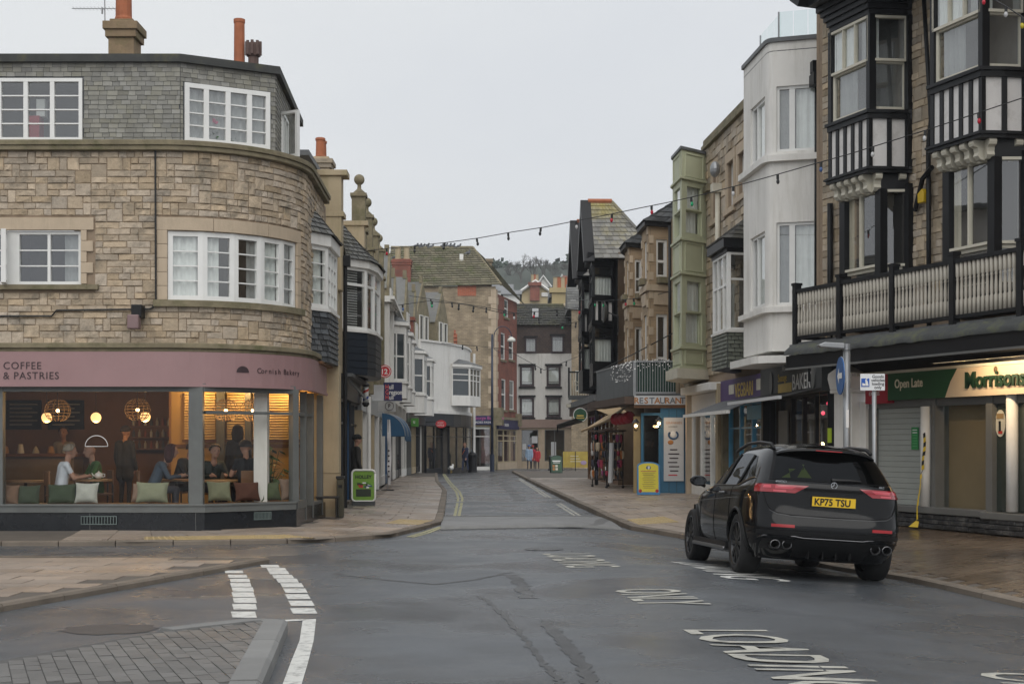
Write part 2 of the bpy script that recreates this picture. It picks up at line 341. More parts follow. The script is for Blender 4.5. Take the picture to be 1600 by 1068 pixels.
def window(parent, p0, p1, z0, z1, cols=(1,), rows=(1,), v=.07, fw=.06, mw=.05, bw=.022, fm=None, gm=None, curt=None, room=.7, sill=None, rail=False, room_mat=None, deep=.05, name='window'):
    """a framed window on the wall line p0-p1 (left to right); cols and rows are fractions, a list inside cols gives bars"""
    xf, Ln = seg_xf(p0, p1); fm = fm or UPVC; gm = gm or GLASS
    b = MB()
    b.box(0, Ln, v-deep, v+.03, z0, z0+fw, xf); b.box(0, Ln, v-deep, v+.03, z1-fw, z1, xf)
    b.box(0, fw, v-deep, v+.03, z0+fw, z1-fw, xf); b.box(Ln-fw, Ln, v-deep, v+.03, z0+fw, z1-fw, xf)
    tot = sum(cols); a = fw; W = Ln-2*fw; cells = []
    for i, c in enumerate(cols):
        e = a+W*c/tot
        cells.append((a+(mw/2 if i else 0), e-(mw/2 if i < len(cols)-1 else 0)))
        if i < len(cols)-1: b.box(e-mw/2, e+mw/2, v-deep+.002, v+.03, z0+fw, z1-fw, xf)
        a = e
    tr = sum(rows); H = z1-z0-2*fw; zc = z0+fw; rc = []
    for j, r in enumerate(rows):
        e = zc+H*r/tr; rc.append((zc+(bw/2 if j else 0), e-(bw/2 if j < len(rows)-1 else 0)))
        if j < len(rows)-1:
            for (u0, u1) in cells: b.box(u0, u1, v-(.03 if not rail else .045), v+.02, e-bw/2, e+bw/2, xf)
        zc = e
    o = b.build(name, fm, parent)
    for (u0, u1) in cells:
        for (a0, a1) in rc:
            g = MB(); tl = random.uniform(-.003, .003)
            g.add([xf(u0, v+tl, a0), xf(u1, v-tl, a0), xf(u1, v-tl*.4, a1), xf(u0, v+tl*.6, a1)], [(0, 1, 2, 3)]); g.build('pane', gm, o)
    if curt:
        for (k0, k1, cm, q0, q1) in curt:
            cb = MB(); wavy(cb, Ln*k0, Ln*k1, lerp(z0, z1, q0), lerp(z0, z1, q1), v+.065, xf); cb.build('curtain', cm, o, smooth=True)
    if room:
        rb = MB(); y0, y1 = v+.032, v+room
        A = [xf(0, y0, z0), xf(Ln, y0, z0), xf(Ln, y0, z1), xf(0, y0, z1)]; B = [xf(0, y1, z0), xf(Ln, y1, z0), xf(Ln, y1, z1), xf(0, y1, z1)]
        rb.add(A+B, [(4, 5, 6, 7), (0, 1, 5, 4), (2, 3, 7, 6), (1, 2, 6, 5), (3, 0, 4, 7)]); rb.build('interior', room_mat or INTERIOR, o)
    if sill:
        sm, so, sh = sill; sb = MB(); sb.box(-.05, Ln+.05, -so, v, z0-sh, z0-.002, xf); sb.build('sill', sm, o, bevel=.006)
    return o
def box_win(parent, x0, x1, z0, z1, y=0, **k): return window(parent, (x0, y), (x1, y), z0, z1, **k)
def shingles(parent, A, B, C, D, rows, wid, m, name='slate', ind=0, th=.012, jit=.15, proud=.02, holes=(), rj=0, skip=None, gap=.05):
    """overlapping slates on the quad A B C D (bottom left, bottom right, top right, top left), outward = (B-A)x(D-A)"""
    A, B, C, D = map(Vector, (A, B, C, D)); nrm = (B-A).cross(D-A).normalized()
    W = max((B-A).length, (C-D).length); pieces = []
    for r in range(rows):
        v0 = r/rows; v1 = (r+1)/rows
        u = -(wid/W)*(.5 if r % 2 else 0)*1.0
        while u < 1:
            du = wid/W*(1+random.uniform(-jit, jit)); a, b = max(0, u), min(1, u+du); u += du
            if b-a < .12*wid/W: continue
            P = lambda s, t: A*(1-s)*(1-t)+B*s*(1-t)+C*s*t+D*(1-s)*t
            if skip and skip((a+b)/2, (v0+v1)/2): continue
            g = gap*wid/W
            cx, cz = (a+b)/2, (v0+v1)/2
            if any(h[0] < b-.01 and h[1] > a+.01 and h[2] < v1-.005 and h[3] > v0+.005 for h in holes):
                hh = [h for h in holes if h[0] < b-.01 and h[1] > a+.01 and h[2] < v1-.005 and h[3] > v0+.005][0]
                if hh[2] <= cz <= hh[3] or (hh[3]-cz) > 0 and (cz-hh[2]) > 0:
                    if a < hh[0] and b <= hh[1]: b = hh[0]
                    elif b > hh[1] and a >= hh[0]: a = hh[1]
                    else: continue
                    if b-a < .15*wid/W: continue
                else: continue
            dj = random.uniform(-rj, rj)/rows
            pf = proud+random.uniform(0, .006)
            vs = [P(a+g, v0+dj)+nrm*(pf+th), P(b-g, v0+dj)+nrm*(pf+th*random.uniform(.6, 1.2)), P(b-g, v1)+nrm*(.004+th*.3), P(a+g, v1)+nrm*(.004+th*.3), P(a+g, v0+dj)+nrm*.001, P(b-g, v0+dj)+nrm*.001]
            pieces.append((vs, [(0, 1, 2, 3), (4, 5, 1, 0), (0, 3, 4), (1, 5, 2)]))
    emit_pieces(pieces, parent, name, m, ind)
def emit_pieces(pieces, parent, name, m, ind):
    big = sorted(range(len(pieces)), key=lambda i: -(Vector(pieces[i][0][1])-Vector(pieces[i][0][0])).length)[:ind] if ind else []
    bs = set(big); rest = MB()
    for i, (vs, fs) in enumerate(pieces):
        if i in bs:
            b = MB(); b.add(vs, fs); b.build(name, m, parent)
        else: rest.add(vs, fs)
    if rest.v:
        o = rest.build(name+('_courses' if not name.endswith('s') else '_rows'), m, parent); o['kind'] = 'stuff'
def stones(parent, pos, s0, s1, z0, z1, ops, m, mh=.115, cw=.075, wmin=2, wmax=6, ind=300, joint=.010, proud=.02, name='stone', jump=.3, skip=None):
    """coursed random rubble: pos(s, off, z) -> point; stones of one or two courses, each with a chamfered uneven face"""
    nx = int((s1-s0)/cw); nz = max(1, round((z1-z0)/mh)); mh = (z1-z0)/nz; cw = (s1-s0)/nx
    occ = [[False]*nx for _ in range(nz)]
    rowh = []
    for j in range(nz):
        for i in range(nx):
            cx = s0+(i+.5)*cw; cz = z0+(j+.5)*mh
            if any(o[0] < cx < o[1] and o[2] < cz < o[3] for o in ops) or (skip and skip(cx, cz)): occ[j][i] = True
    pcs = []
    for j in range(nz):
        i = 0
        while i < nx:
            if occ[j][i]: i += 1; continue
            run = 0
            while i+run < nx and not occ[j][i+run]: run += 1
            wv = random.randint(wmin, wmax); hv = 1
            if random.random() < jump and j+1 < nz:
                wv = random.randint(max(2, wmin), max(3, wmax-2)); hv = 2
            wv = min(wv, run)
            if run-wv == 1: wv = run if wv < wmax else wv-1 if wv > 1 else wv
            wv = max(1, wv)
            if hv == 2 and any(occ[j+1][i+q] for q in range(wv)): hv = 1
            for a in range(hv):
                for q in range(wv): occ[j+a][i+q] = True
            a0, a1 = s0+i*cw+joint/2, s0+(i+wv)*cw-joint/2; b0, b1 = z0+j*mh+joint/2, z0+(j+hv)*mh-joint/2
            q = .010; pr = proud*random.uniform(.4, 1.2)
            jt = lambda: random.uniform(-.004, .004)
            back = [pos(a0, -.004, b0), pos(a1, -.004, b0), pos(a1, -.004, b1), pos(a0, -.004, b1)]
            mid = [pos(a0+jt(), pr*.6, b0+jt()), pos(a1+jt(), pr*.6, b0+jt()), pos(a1+jt(), pr*.6, b1+jt()), pos(a0+jt(), pr*.6, b1+jt())]
            am = (a0+a1)/2+random.uniform(-.2, .2)*(a1-a0)
            fr = [pos(a0+q, pr+random.uniform(-.008, .008), b0+q), pos(am, pr+random.uniform(-.004, .018), b0+q), pos(a1-q, pr+random.uniform(-.008, .008), b0+q), pos(a1-q, pr+random.uniform(-.008, .008), b1-q), pos(am, pr+random.uniform(-.004, .018), b1-q), pos(a0+q, pr+random.uniform(-.008, .008), b1-q)]
            vs = back+mid+fr
            fs = [(0, 1, 5, 4), (1, 2, 6, 5), (2, 3, 7, 6), (3, 0, 4, 7), (4, 5, 10, 9, 8), (5, 6, 11, 10), (6, 7, 13, 12, 11), (7, 4, 8, 13), (8, 9, 12, 13), (9, 10, 11, 12)]
            pcs.append((vs, fs)); i += wv
    emit_pieces(pcs, parent, name, m, ind)
def bay_room(parent, path, z0, z1, m=None, back=.03):
    """the dim space inside a bay: floor, ceiling and the wall behind"""
    ins = off_path(path, -.14); p = [(q.x, q.y) for q in ins]; a, c = path[0], path[-1]; dx = Vector((c[0]-a[0], c[1]-a[1])).normalized(); n = Vector((-dx.y, dx.x))
    b = MB(); A = (a[0]-n.x*back, a[1]-n.y*back); C = (c[0]-n.x*back, c[1]-n.y*back)
    b.quad((A[0], A[1], z0), (C[0], C[1], z0), (C[0], C[1], z1), (A[0], A[1], z1))
    for z in (z0+.01, z1-.01): b.poly([(x, y, z) for x, y in [A]+p[1:-1]+[C]])
    return b.build('bay_interior', m or INTERIOR, parent)
def bay_path(xl, xr, d, cl, cr): return [(xl, 0), (xl+cl, -d), (xr-cr, -d), (xr, 0)]
# ================================================================ the ground
ASPH = mat('wet_asphalt', (.080, .088, .098), .45, .26, .6, .45, 130, stain=(.045, .047, .05), stain_amt=.75, stain_scale=.35, wet=.13, spec=.65, speck=.34)
ASPH2 = mat('old_asphalt_patch', (.062, .064, .067), .5, .3, 3, .5, 160, stain=(.085, .088, .092), stain_amt=.9, stain_scale=3, wet=.26)
SLAB = mat('buff_paving', (.30, .245, .20), .6, .14, 2, .25, 50, rnd=.13, hue=.15, stain=(.12, .10, .08), stain_amt=.5, stain_scale=.8, wet=.26)
SLABW = mat('wet_brown_paving', (.135, .10, .072), .34, .22, 1.5, .2, 40, rnd=.16, stain=(.055, .043, .032), stain_amt=.75, stain_scale=.7, wet=.1)
JOINT = mat('paving_joint', (.10, .085, .07), .8, .2, 3)
KERB = mat('kerb_stone', (.17, .14, .11), .7, .2, 2, .3, 40, rnd=.15, stain=(.07, .06, .045), stain_amt=.6)
GKERB = mat('grey_kerb', (.20, .20, .195), .7, .12, 3, .2, 50, rnd=.08)
BLOCK = mat('grey_block', (.135, .132, .127), .55, .15, 4, .3, 60, rnd=.15, wet=.35)
PAINT = mat('worn_road_paint', (.60, .60, .57), .6, .1, 6, stain=(.10, .10, .10), stain_amt=.92, stain_scale=7)
PAINTC = mat('cream_road_paint', (.42, .41, .36), .6, .15, 6, stain=(.09, .094, .10), stain_amt=.95, stain_scale=2.6)
YPAINT = mat('faded_yellow_paint', (.37, .35, .19), .6, .15, 6, stain=(.10, .10, .09), stain_amt=.8, stain_scale=4)
TACT = mat('yellow_tactile', (.36, .27, .13), .6, .15, 4, wet=.35)
def st(o): o['kind'] = 'structure'; return o
b = MB()
xs = [-1200, -300, -80, -30]+[x*.75 for x in range(-20, 21)]+[30, 80, 300, 1200]; ys = [-60, -10, 0]+[4+i*1.0 for i in range(60)]+[70, 80, 90, 110, 140, 200, 400, 1500]
b.grid([[(x, y, ground(x, min(y, 140))) for x in xs] for y in ys])
ROAD = st(b.build('road', ASPH, None, smooth=True))
def patch(name, pts, m, dz=.004):
    """a sheet lying on the ground through image-derived corner points"""
    o = st(MB().poly([gpt(x, y, dz) for x, y in pts]).build(name, m)); return o
def ribbon(name, pts, wd, m, dz=.005):
    P = [gpt(x, y, dz) for x, y in pts]
    if name == 'tar_seam':           # ragged repair
        Q = []
        for i in range(len(P)-1):
            for q in range(14): Q.append(P[i].lerp(P[i+1], q/14)+Vector((random.gauss(0, .012), 0, 0)))
        P = Q+[P[-1]]
    a = off_path([(p.x, p.y) for p in P], -wd/2); c = off_path([(p.x, p.y) for p in P], wd/2); bb = MB()
    if name == 'tar_seam': a = [q.lerp(r, random.uniform(0, .3)) for q, r in zip(a, c)]; c = [q.lerp(r, random.uniform(0, .3)) for q, r in zip(c, a)]
    bb.grid([[(q.x, q.y, ground(q.x, q.y)+dz) for q in a], [(q.x, q.y, ground(q.x, q.y)+dz) for q in c]][::-1]); return st(bb.build(name, m))
class Loft:
    def __init__(s, K, W, zk, zw): s.K = K; s.W = W; s.n = len(K)-1; s.zk = zk; s.zw = zw
    def pl(s, A, u):
        i = min(int(u), s.n-1); t = u-i; return Vector(A[i]).lerp(Vector(A[i+1]), t)
    def P(s, u, v, dz=0):
        k, w_ = s.pl(s.K, u), s.pl(s.W, u); q = k.lerp(w_, v); z = lerp(s.zk(k.x, k.y), s.zw(w_.x, w_.y), v); return Vector((q.x, q.y, z+dz))
def loft_pave(name, lf, nsub, m_joint, m_slab, m_kerb, slen, swid, u0, u1, vmax=1, ind=300, slabname='paving_slab', kerb_h=.13):
    bb = MB(); us = [i/4 for i in range(lf.n*4+1)]
    bb.grid([[lf.P(u, j/nsub) for j in range(nsub+1)] for u in us]); o = st(bb.build(name, m_joint))
    # kerb stones along the edge
    acc = []; u = 0; step = .02; pts = [lf.P(i*step, 0) for i in range(int(lf.n/step)+1)]
    Ls = [0]
    for i in range(1, len(pts)): Ls.append(Ls[-1]+(pts[i]-pts[i-1]).length)
    def alen(d):
        lo = 0
        for i in range(1, len(Ls)):
            if Ls[i] >= d: t = (d-Ls[i-1])/max(1e-6, Ls[i]-Ls[i-1]); return ((i-1)+t)*step
        return lf.n
    d = 0
    while d < Ls[-1]-.3:
        e = min(Ls[-1], d+.9); ua, ub = alen(d), alen(e); q = MB(); A, B = lf.P(ua, 0), lf.P(ub, 0)
        dr = (B-A); dr.z = 0; dr.normalize(); nn = Vector((dr.y, -dr.x, 0))
        mid = lf.P((ua+ub)/2, .2)
        if (mid-A).dot(nn) > 0: nn = -nn
        g = .008; A = A+dr*g; B = B-dr*g; jz = random.uniform(-.006, .008)
        inn = -nn*.14; up = Vector((0, 0, .022+jz)); dn = Vector((0, 0, -kerb_h)); out = nn*.012
        vs = [A+inn+up, B+inn+up, B-nn*.02+up, A-nn*.02+up, B+out+up*.2, A+out+up*.2, B+out+dn, A+out+dn, A+inn+dn, B+inn+dn]
        q.add(vs, [(0, 1, 2, 3), (3, 2, 4, 5), (5, 4, 6, 7), (0, 8, 9, 1), (0, 3, 5, 7, 8), (1, 9, 6, 4, 2)]); q.build('kerb_stone', m_kerb, o, fix=True); d = e
    pcs = []; r = 0; d0 = next(i for i, u in enumerate(pts) if i*step >= u0); D = Ls[d0]
    dend = Ls[min(len(Ls)-1, int(u1/step))]
    while D < dend:
        ua, ub = alen(D), alen(D+slen); wtot = (lf.P((ua+ub)/2, 1)-lf.P((ua+ub)/2, 0)).length*vmax
        nv = max(1, int((wtot-.16)/swid)); v0 = .15/wtot*vmax; off = .5*swid/wtot*vmax if r % 2 else 0
        vals = [v0]+[v0+off+(j+1)*swid/wtot*vmax for j in range(nv)]
        for j in range(len(vals)-1):
            a, c = vals[j], min(vals[j+1], vmax)
            if c-a < .05*swid/wtot: continue
            g = .008/wtot; gu = (ub-ua)*.008/slen; dz = .012+random.uniform(-.003, .004); jt = lambda: random.uniform(-.0025, .0025)
            T = [lf.P(ua+gu, a+g, dz+jt()), lf.P(ub-gu, a+g, dz+jt()), lf.P(ub-gu, c-g, dz+jt()), lf.P(ua+gu, c-g, dz+jt())]
            Bm = [p-Vector((0, 0, .03)) for p in T]
            pcs.append((T+Bm, [(0, 1, 2, 3), (4, 5, 1, 0), (5, 6, 2, 1), (6, 7, 3, 2), (7, 4, 0, 3)]))
        D += slen; r += 1
    # nearest pieces are the ones one can pick apart
    pcs.sort(key=lambda p: Vector(p[0][0]).length); bs = pcs[:ind]; rest = MB()
    for vs, fs in bs: MB().add(vs, fs).build(slabname, m_slab, o, fix=True)
    for vs, fs in pcs[ind:]: rest.add(vs, fs)
    if rest.v: q = rest.build('far_paving', m_slab, o, fix=True); q['kind'] = 'stuff'
    return o
gk = lambda x, y: ground(x, y)+.11
KL = [(-18, 22.6), (-13, 22.6), (-9, 22.55), (-6, 22.6), (-3.2, 23.2), (-2.1, 24.6), (-1.75, 26.6), (-1.42, 28.8), (-1.6, 33.6), (-1.95, 42), (-2.3, 50), (-3.3, 64), (-4.2, 80), (-5, 95)]
WL = [(-18, 24.6), (-13, 24.6), (-9, 24.6), (-6.4, 24.6), (-5.2, 25), (-4.4, 25.6), (-4, 27), (-4, 29.5), (-4.05, 34.2), (-4.3, 42.2), (-4.6, 50), (-5.4, 64), (-6.2, 80), (-7, 95)]
LOFT_L = Loft(KL, WL, lambda x, y: ground(x, y)+.06, lambda x, y: ground(x, y)+.13)
PAVL = loft_pave('pavement', LOFT_L, 4, JOINT, SLAB, KERB, .75, .6, 2.6, 11.6)
KRi = [(800, 738), (822, 750), (850, 765), (900, 790), (945, 812), (985, 828), (1060, 840), (1225, 871), (1400, 905), (1600, 950), (1800, 1003)]
KR = [(p.x, p.y) for p in (gpt(x, y) for x, y in KRi)]
WR = [(5.2, KR[0][1]), (5.2, KR[1][1]), (5.2, 53), (5.9, 43), (6.4, 37), (6.8, 31.5), (7.4, 29), (8.6, 26), (9.6, 23), (10.8, 19.6), (12, 15)]
LOFT_R = Loft(KR, WR, lambda x, y: ground(x, y)+lerp(.06, .11, sstep(24, 32, y)), lambda x, y: ground(x, y)+.12 if y > 32 else lerp(.06, ground(x, y)+.12, sstep(28, 32, y)))
PAVR = loft_pave('pavement', LOFT_R, 6, JOINT, SLAB, KERB, .9, .6, 1.0, 5.9, ind=220)
# nearer right-hand pavement is laid in small wet brown setts
pcs = []
for r in range(120):
    pass
o = PAVR
ua, ub = 5.9, 9.9
rows = 60; cnt = []
for r in range(rows):
    a, c = ua+(ub-ua)*r/rows, ua+(ub-ua)*(r+1)/rows; wt = (LOFT_R.P(a, 1)-LOFT_R.P(a, 0)).length; nv = int(wt/.62); sh = .5 if r % 2 else 0
    for j in range(nv):
        v0, v1 = (.16+(j+sh)*.6)/wt, (.16+(j+1+sh)*.6)/wt
        if v1 > 1: continue
        dz = .010+random.uniform(-.003, .003); e = (c-a)*.04; g = .006/wt
        T = [LOFT_R.P(a+e, v0+g, dz), LOFT_R.P(c-e, v0+g, dz), LOFT_R.P(c-e, v1-g, dz), LOFT_R.P(a+e, v1-g, dz)]
        Bm = [p-Vector((0, 0, .02)) for p in T]; cnt.append((T+Bm, [(0, 1, 2, 3), (4, 5, 1, 0), (5, 6, 2, 1), (6, 7, 3, 2), (7, 4, 0, 3)]))
cnt.sort(key=lambda p: Vector(p[0][0]).length)
for vs, fs in cnt[:240]: MB().add(vs, fs).build('paving_sett', SLABW, o, fix=True)
rb = MB()
for vs, fs in cnt[240:]: rb.add(vs, fs)
if rb.v: props(rb.build('far_setts', SLABW, o, fix=True), kind='stuff')
# tactile strips
def tactile(par, P, nu, nv, lift=.018):
    bb = MB(); bb.grid([[P(i/nu, j/nv)+Vector((0, 0, lift)) for j in range(nv+1)] for i in range(nu+1)])
    for i in range(nu):
        for j in range(nv):
            c = P((i+.5)/nu, (j+.5)/nv)+Vector((0, 0, lift)); bb.lathe([(.022, 0), (.016, .006)], tuple(c), 6)
    o = bb.build('tactile_paving', TACT, par); o['kind'] = 'stuff'; return o
tactile(PAVL, lambda u, v: LOFT_L.P(3.05+u*1.0, .04+v*.30), 26, 8)
tactile(PAVL, lambda u, v: LOFT_L.P(6.25+u*.7, .05+v*.28), 18, 7)
tactile(PAVR, lambda u, v: LOFT_R.P(4.55+u*.45, .04+v*.2), 16, 8)
# pointed island with buff slabs, left
def island(name, poly, h, m_top, slab, slen, swid, kerbm, kerb_edges, label_piece, ang=0, ind=300, kw=.14, herring=False):
    bb = MB(); n = len(poly); top = [(x, y, ground(x, y)+h) for x, y in poly]; bot = [(x, y, ground(x, y)-.05) for x, y in poly]
    bb.add(top+bot, [tuple(range(n))]+[(n+i, n+(i+1) % n, (i+1) % n, i) for i in range(n)]); o = st(bb.build(name, m_top, None, fix=True))
    def inside(x, y):
        c = False
        for i in range(n):
            (x1, y1), (x2, y2) = poly[i], poly[(i+1) % n]
            if (y1 > y) != (y2 > y) and x < (x2-x1)*(y-y1)/(y2-y1)+x1: c = not c
        return c
    ca, sa = math.cos(ang), math.sin(ang); xs_ = [p[0] for p in poly]; ys_ = [p[1] for p in poly]; cx, cy = sum(xs_)/n, sum(ys_)/n; Rd = 12; pcs = []
    for r in range(int(-Rd/swid), int(Rd/swid)):
        for q in range(int(-Rd/slen), int(Rd/slen)):
            a0 = q*slen+(slen/2 if r % 2 else 0); b0 = r*swid; g = .0035
            T = []
            for (a, c) in ((a0+g, b0+g), (a0+slen-g, b0+g), (a0+slen-g, b0+swid-g), (a0+g, b0+swid-g)):
                T.append((cx+a*ca-c*sa, cy+a*sa+c*ca))
            if not all(inside(x, y) for x, y in T): continue
            dz = h+.008+random.uniform(-.003, .003); V = [Vector((x, y, ground(x, y)+dz+random.uniform(-.002, .002))) for x, y in T]; Bm = [p-Vector((0, 0, .02)) for p in V]
            if max(p.y for p in V) < 9.0: continue
            pcs.append((V+Bm, [(0, 1, 2, 3), (4, 5, 1, 0), (5, 6, 2, 1), (6, 7, 3, 2), (7, 4, 0, 3)]))
    pcs.sort(key=lambda p: Vector(p[0][0]).length)
    vis = [p for p in pcs if abs(p[0][0][0]/p[0][0][1]) < .38 and p[0][0][1] > 9.2]; rest = [p for p in pcs if p not in vis]+vis[ind:]; vis = vis[:ind]
    for vs, fs in vis: MB().add(vs, fs).build(label_piece, slab, o, fix=True)
    if rest:
        rb = MB()
        for vs, fs in rest: rb.add(vs, fs)
        props(rb.build(label_piece+'_field', slab, o, fix=True), kind='stuff')
    for (i, j) in kerb_edges:
        A, B = Vector(poly[i]), Vector(poly[j]); Ln = (B-A).length; k = max(1, round(Ln/.9)); d = (B-A)/Ln; nn = Vector((d.y, -d.x))
        mid = (A+B)/2+nn*.1
        if inside(mid.x, mid.y): nn = -nn
        for s in range(k):
            p, q = A+d*(Ln*s/k+.005), A+d*(Ln*(s+1)/k-.005); z0 = ground(p.x, p.y); hh = h+.016+random.uniform(-.004, .004); kb = MB()
            a1, a2, c1, c2 = p-nn*kw*.6, q-nn*kw*.6, p+nn*kw*.4, q+nn*kw*.4; e1, e2 = p+nn*kw*.25, q+nn*kw*.25
            kb.add([(a1.x, a1.y, z0+hh), (a2.x, a2.y, z0+hh), (e2.x, e2.y, z0+hh), (e1.x, e1.y, z0+hh), (c1.x, c1.y, z0+hh-.025), (c2.x, c2.y, z0+hh-.025), (c1.x, c1.y, z0-.05), (c2.x, c2.y, z0-.05), (a1.x, a1.y, z0-.05), (a2.x, a2.y, z0-.05)],
                   [(0, 1, 2, 3), (3, 2, 5, 4), (4, 5, 7, 6), (1, 0, 8, 9), (0, 3, 4, 6, 8), (1, 9, 7, 5, 2)]); kb.build('kerb_stone', kerbm, o, fix=True)
    return o
island('pavement', [(-3.35, 19.35), (-4.1, 16.6), (-4.95, 13.7), (-6.3, 9.0), (-13, 9.0), (-13, 19.75), (-8, 19.7)], .06, JOINT, SLAB, .6, .45, KERB, [(0, 1), (1, 2), (2, 3), (6, 0), (5, 6)], 'paving_slab', .02)
island('traffic_island', [(-1.98, 12.05), (-2.2, 12.1), (-2.8, 11.45), (-3.5, 9.95), (-4.4, 8.0), (-1.55, 8.0), (-1.85, 10.8)], .11, mat('block_joint', (.085, .083, .08), .8), BLOCK, .2, .1, GKERB, [(0, 6), (6, 5), (0, 1), (1, 2)], 'paving_block', -1.2, kw=.2)
# raised table of pale setts across the street
SETT = brick_mat('pale_setts', (.22, .22, .22), (.17, .172, .175), (.11, .11, .11), 1, .2, .1, .008, rough=.55)
P0, P1, P2, P3 = gpt(688, 828), gpt(975, 829), gpt(938, 806), gpt(692, 806)
b = MB(); rws = []
for j in range(9):
    t = j/8; hgt = .006+.035*min(1, 4*min(t, 1-t)); rws.append([(lambda q: (q.x, q.y, ground(q.x, q.y)+hgt))(P0.lerp(P3, t).lerp(P1.lerp(P2, t), i/12)) for i in range(13)])
b.grid(rws); tb = st(b.build('raised_crossing', SETT))
# individual courses of the table ramp
for j in range(2):
    t0, t1 = (.02, .14) if j == 0 else (.86, .98)
    for i in range(40):
        u0, u1 = i/40+.001, (i+1)/40-.001; V = []
        for (u, t) in ((u0, t0), (u1, t0), (u1, t1), (u0, t1)):
            q = P0.lerp(P3, t).lerp(P1.lerp(P2, t), u); V.append((q.x, q.y, ground(q.x, q.y)+.012+.035*min(1, 4*min(t, 1-t))))
        MB().add(V, [(0, 1, 2, 3)]).build('sett', GKERB, tb)
# markings
def dash_row(C, w0, w1, h0, h1, sk):
    n = len(C)
    for i, (x, y) in enumerate(C):
        t = i/(n-1); wv = lerp(w0, w1, t)/2; hv = lerp(h0, h1, t)/2; s_ = sk*hv
        patch('road_marking', [(x-wv+s_, y+hv), (x+wv+s_, y+hv), (x+wv-s_, y-hv), (x-wv-s_, y-hv)], PAINT)
cr = lambda L: [(x/3.2, 800+y/3.2) for x, y in L]
dash_row(cr([(1130, 263), (1170, 296), (1188, 318), (1200, 339), (1204, 361), (1214, 384), (1216, 410), (1224, 438), (1223, 470), (1219, 510)]), 27, 38, 3.6, 9.5, .3)
dash_row(cr([(1295, 234), (1350, 268), (1383, 284), (1394, 300), (1415, 320), (1437, 340), (1460, 363), (1477, 390), (1489, 420), (1507, 453), (1518, 491)]), 27, 38, 3.6, 8.5, .6)
patch('road_marking', [(440, 1072), (470, 1072), (481, 1035), (490, 1000), (494, 966), (473, 967), (468, 1000), (455, 1032)], PAINT)
patch('road_marking', [(425, 971), (474, 968.5), (474, 966), (425, 968.5)], PAINT)
for d in (0, 1):
    o_ = 6.5*d
    ribbon('road_marking', [(692+o_*.4, 740), (700+o_*.6, 753), (713+o_*.8, 768), (716+o_, 778), (714+o_, 790), (710+o_, 808)], .07, YPAINT)
    ribbon('road_marking', [(638+o_, 838+.5*d), (662+o_, 831+d), (688+o_*.3, 822+d*1.5)], .07, YPAINT)
    ribbon('road_marking', [(812-2*d, 747+d), (845-3*d, 767+1.5*d), (880-4*d, 789+2*d), (908-5*d, 806+2*d)], .07, PAINTC)
    ribbon('road_marking', [(2, 939+3*d), (100, 916+3*d), (200, 897+2.5*d), (330, 878+2*d), (390, 869.5+2*d)], .05, YPAINT)
def road_text(txt, X, Y, h, length, ang, m):
    me = text_mesh(txt, 1.0, 0, bold=.008); xs_ = [v.co.x for v in me.vertices]; ys_ = [v.co.y for v in me.vertices]
    lx, ly = max(xs_)-min(xs_), max(ys_)-min(ys_); d = Vector((math.sin(ang), -math.cos(ang))); u = Vector((math.cos(ang), math.sin(ang)))
    bm = bmesh.new(); bm.from_mesh(me); fl = [f for f in bm.faces if f.normal.z < -.5]; bmesh.ops.delete(bm, geom=fl, context='FACES'); bm.to_mesh(me); bm.free()
    for v in me.vertices:
        a = (v.co.x-min(xs_))/lx*length; c = (v.co.y-min(ys_))/ly*h; q = Vector((X, Y))+d*a+u*c; v.co = (q.x, q.y, ground(q.x, q.y)+.005)
    me.materials.clear(); me.materials.append(m); o = bpy.data.objects.new('road_marking', me); COL.objects.link(o); return st(o)
A7 = math.atan2(.25, 2.1)
road_text('LOADING', 1.47, 12.32, .76, 3.15, A7, PAINTC)
road_text('ONLY', 1.10, 15.75, .74, 1.55, A7, PAINTC)
road_text('LOADING', .43, 20.95, .74, 2.4, A7, PAINTC)
road_text('ONLY', 3.42, 10.65, .75, 1.5, A7, PAINTC)
road_text('LOADING', 2.26, 20.4, .9, 2.9, A7, PAINT)
# manhole, ironwork, patches and cracks
def cover(px, py, rx, m, name='manhole_cover', nseg=24):
    c = gpt(px, py, .006); o = st(MB().lathe([(rx, -.002), (rx, .002)], tuple(c), nseg).build(name, m)); return o
IRONR = mat('rusty_iron', (.075, .055, .045), .5, .3, 12, .6, 30)
c0_ = gpt(172, 982, .004); st(MB().poly([(c0_.x+.42*math.cos(a*.2618)*random.uniform(.85, 1.1), c0_.y+.36*math.sin(a*.2618)*random.uniform(.85, 1.1), c0_.z) for a in range(24)]).build('road_repair', mat('brown_patch', (.062, .055, .052), .5, .3, 8, .4, 60, speck=.3)))
cover(850, 857, .3, ASPH2)
ribbon('tar_seam', [(750, 930), (790, 962), (825, 1005), (850, 1035), (875, 1066), (890, 1090)], .07, ASPH2, .003)
ribbon('tar_seam', [(800, 897), (815, 912), (826, 934)], .22, ASPH2, .003)
ribbon('tar_seam', [(852, 968), (880, 1000), (905, 1030), (925, 1068), (940, 1100)], .16, ASPH2, .0035)
ribbon('tar_seam', [(770, 745), (795, 762), (815, 782)], .5, ASPH2, .003)
ribbon('tar_seam', [(520, 895), (600, 905), (680, 912), (740, 905), (800, 893)], .09, ASPH2, .003)
ribbon('tar_seam', [(40, 868), (120, 863), (180, 862)], .12, ASPH2, .0035)
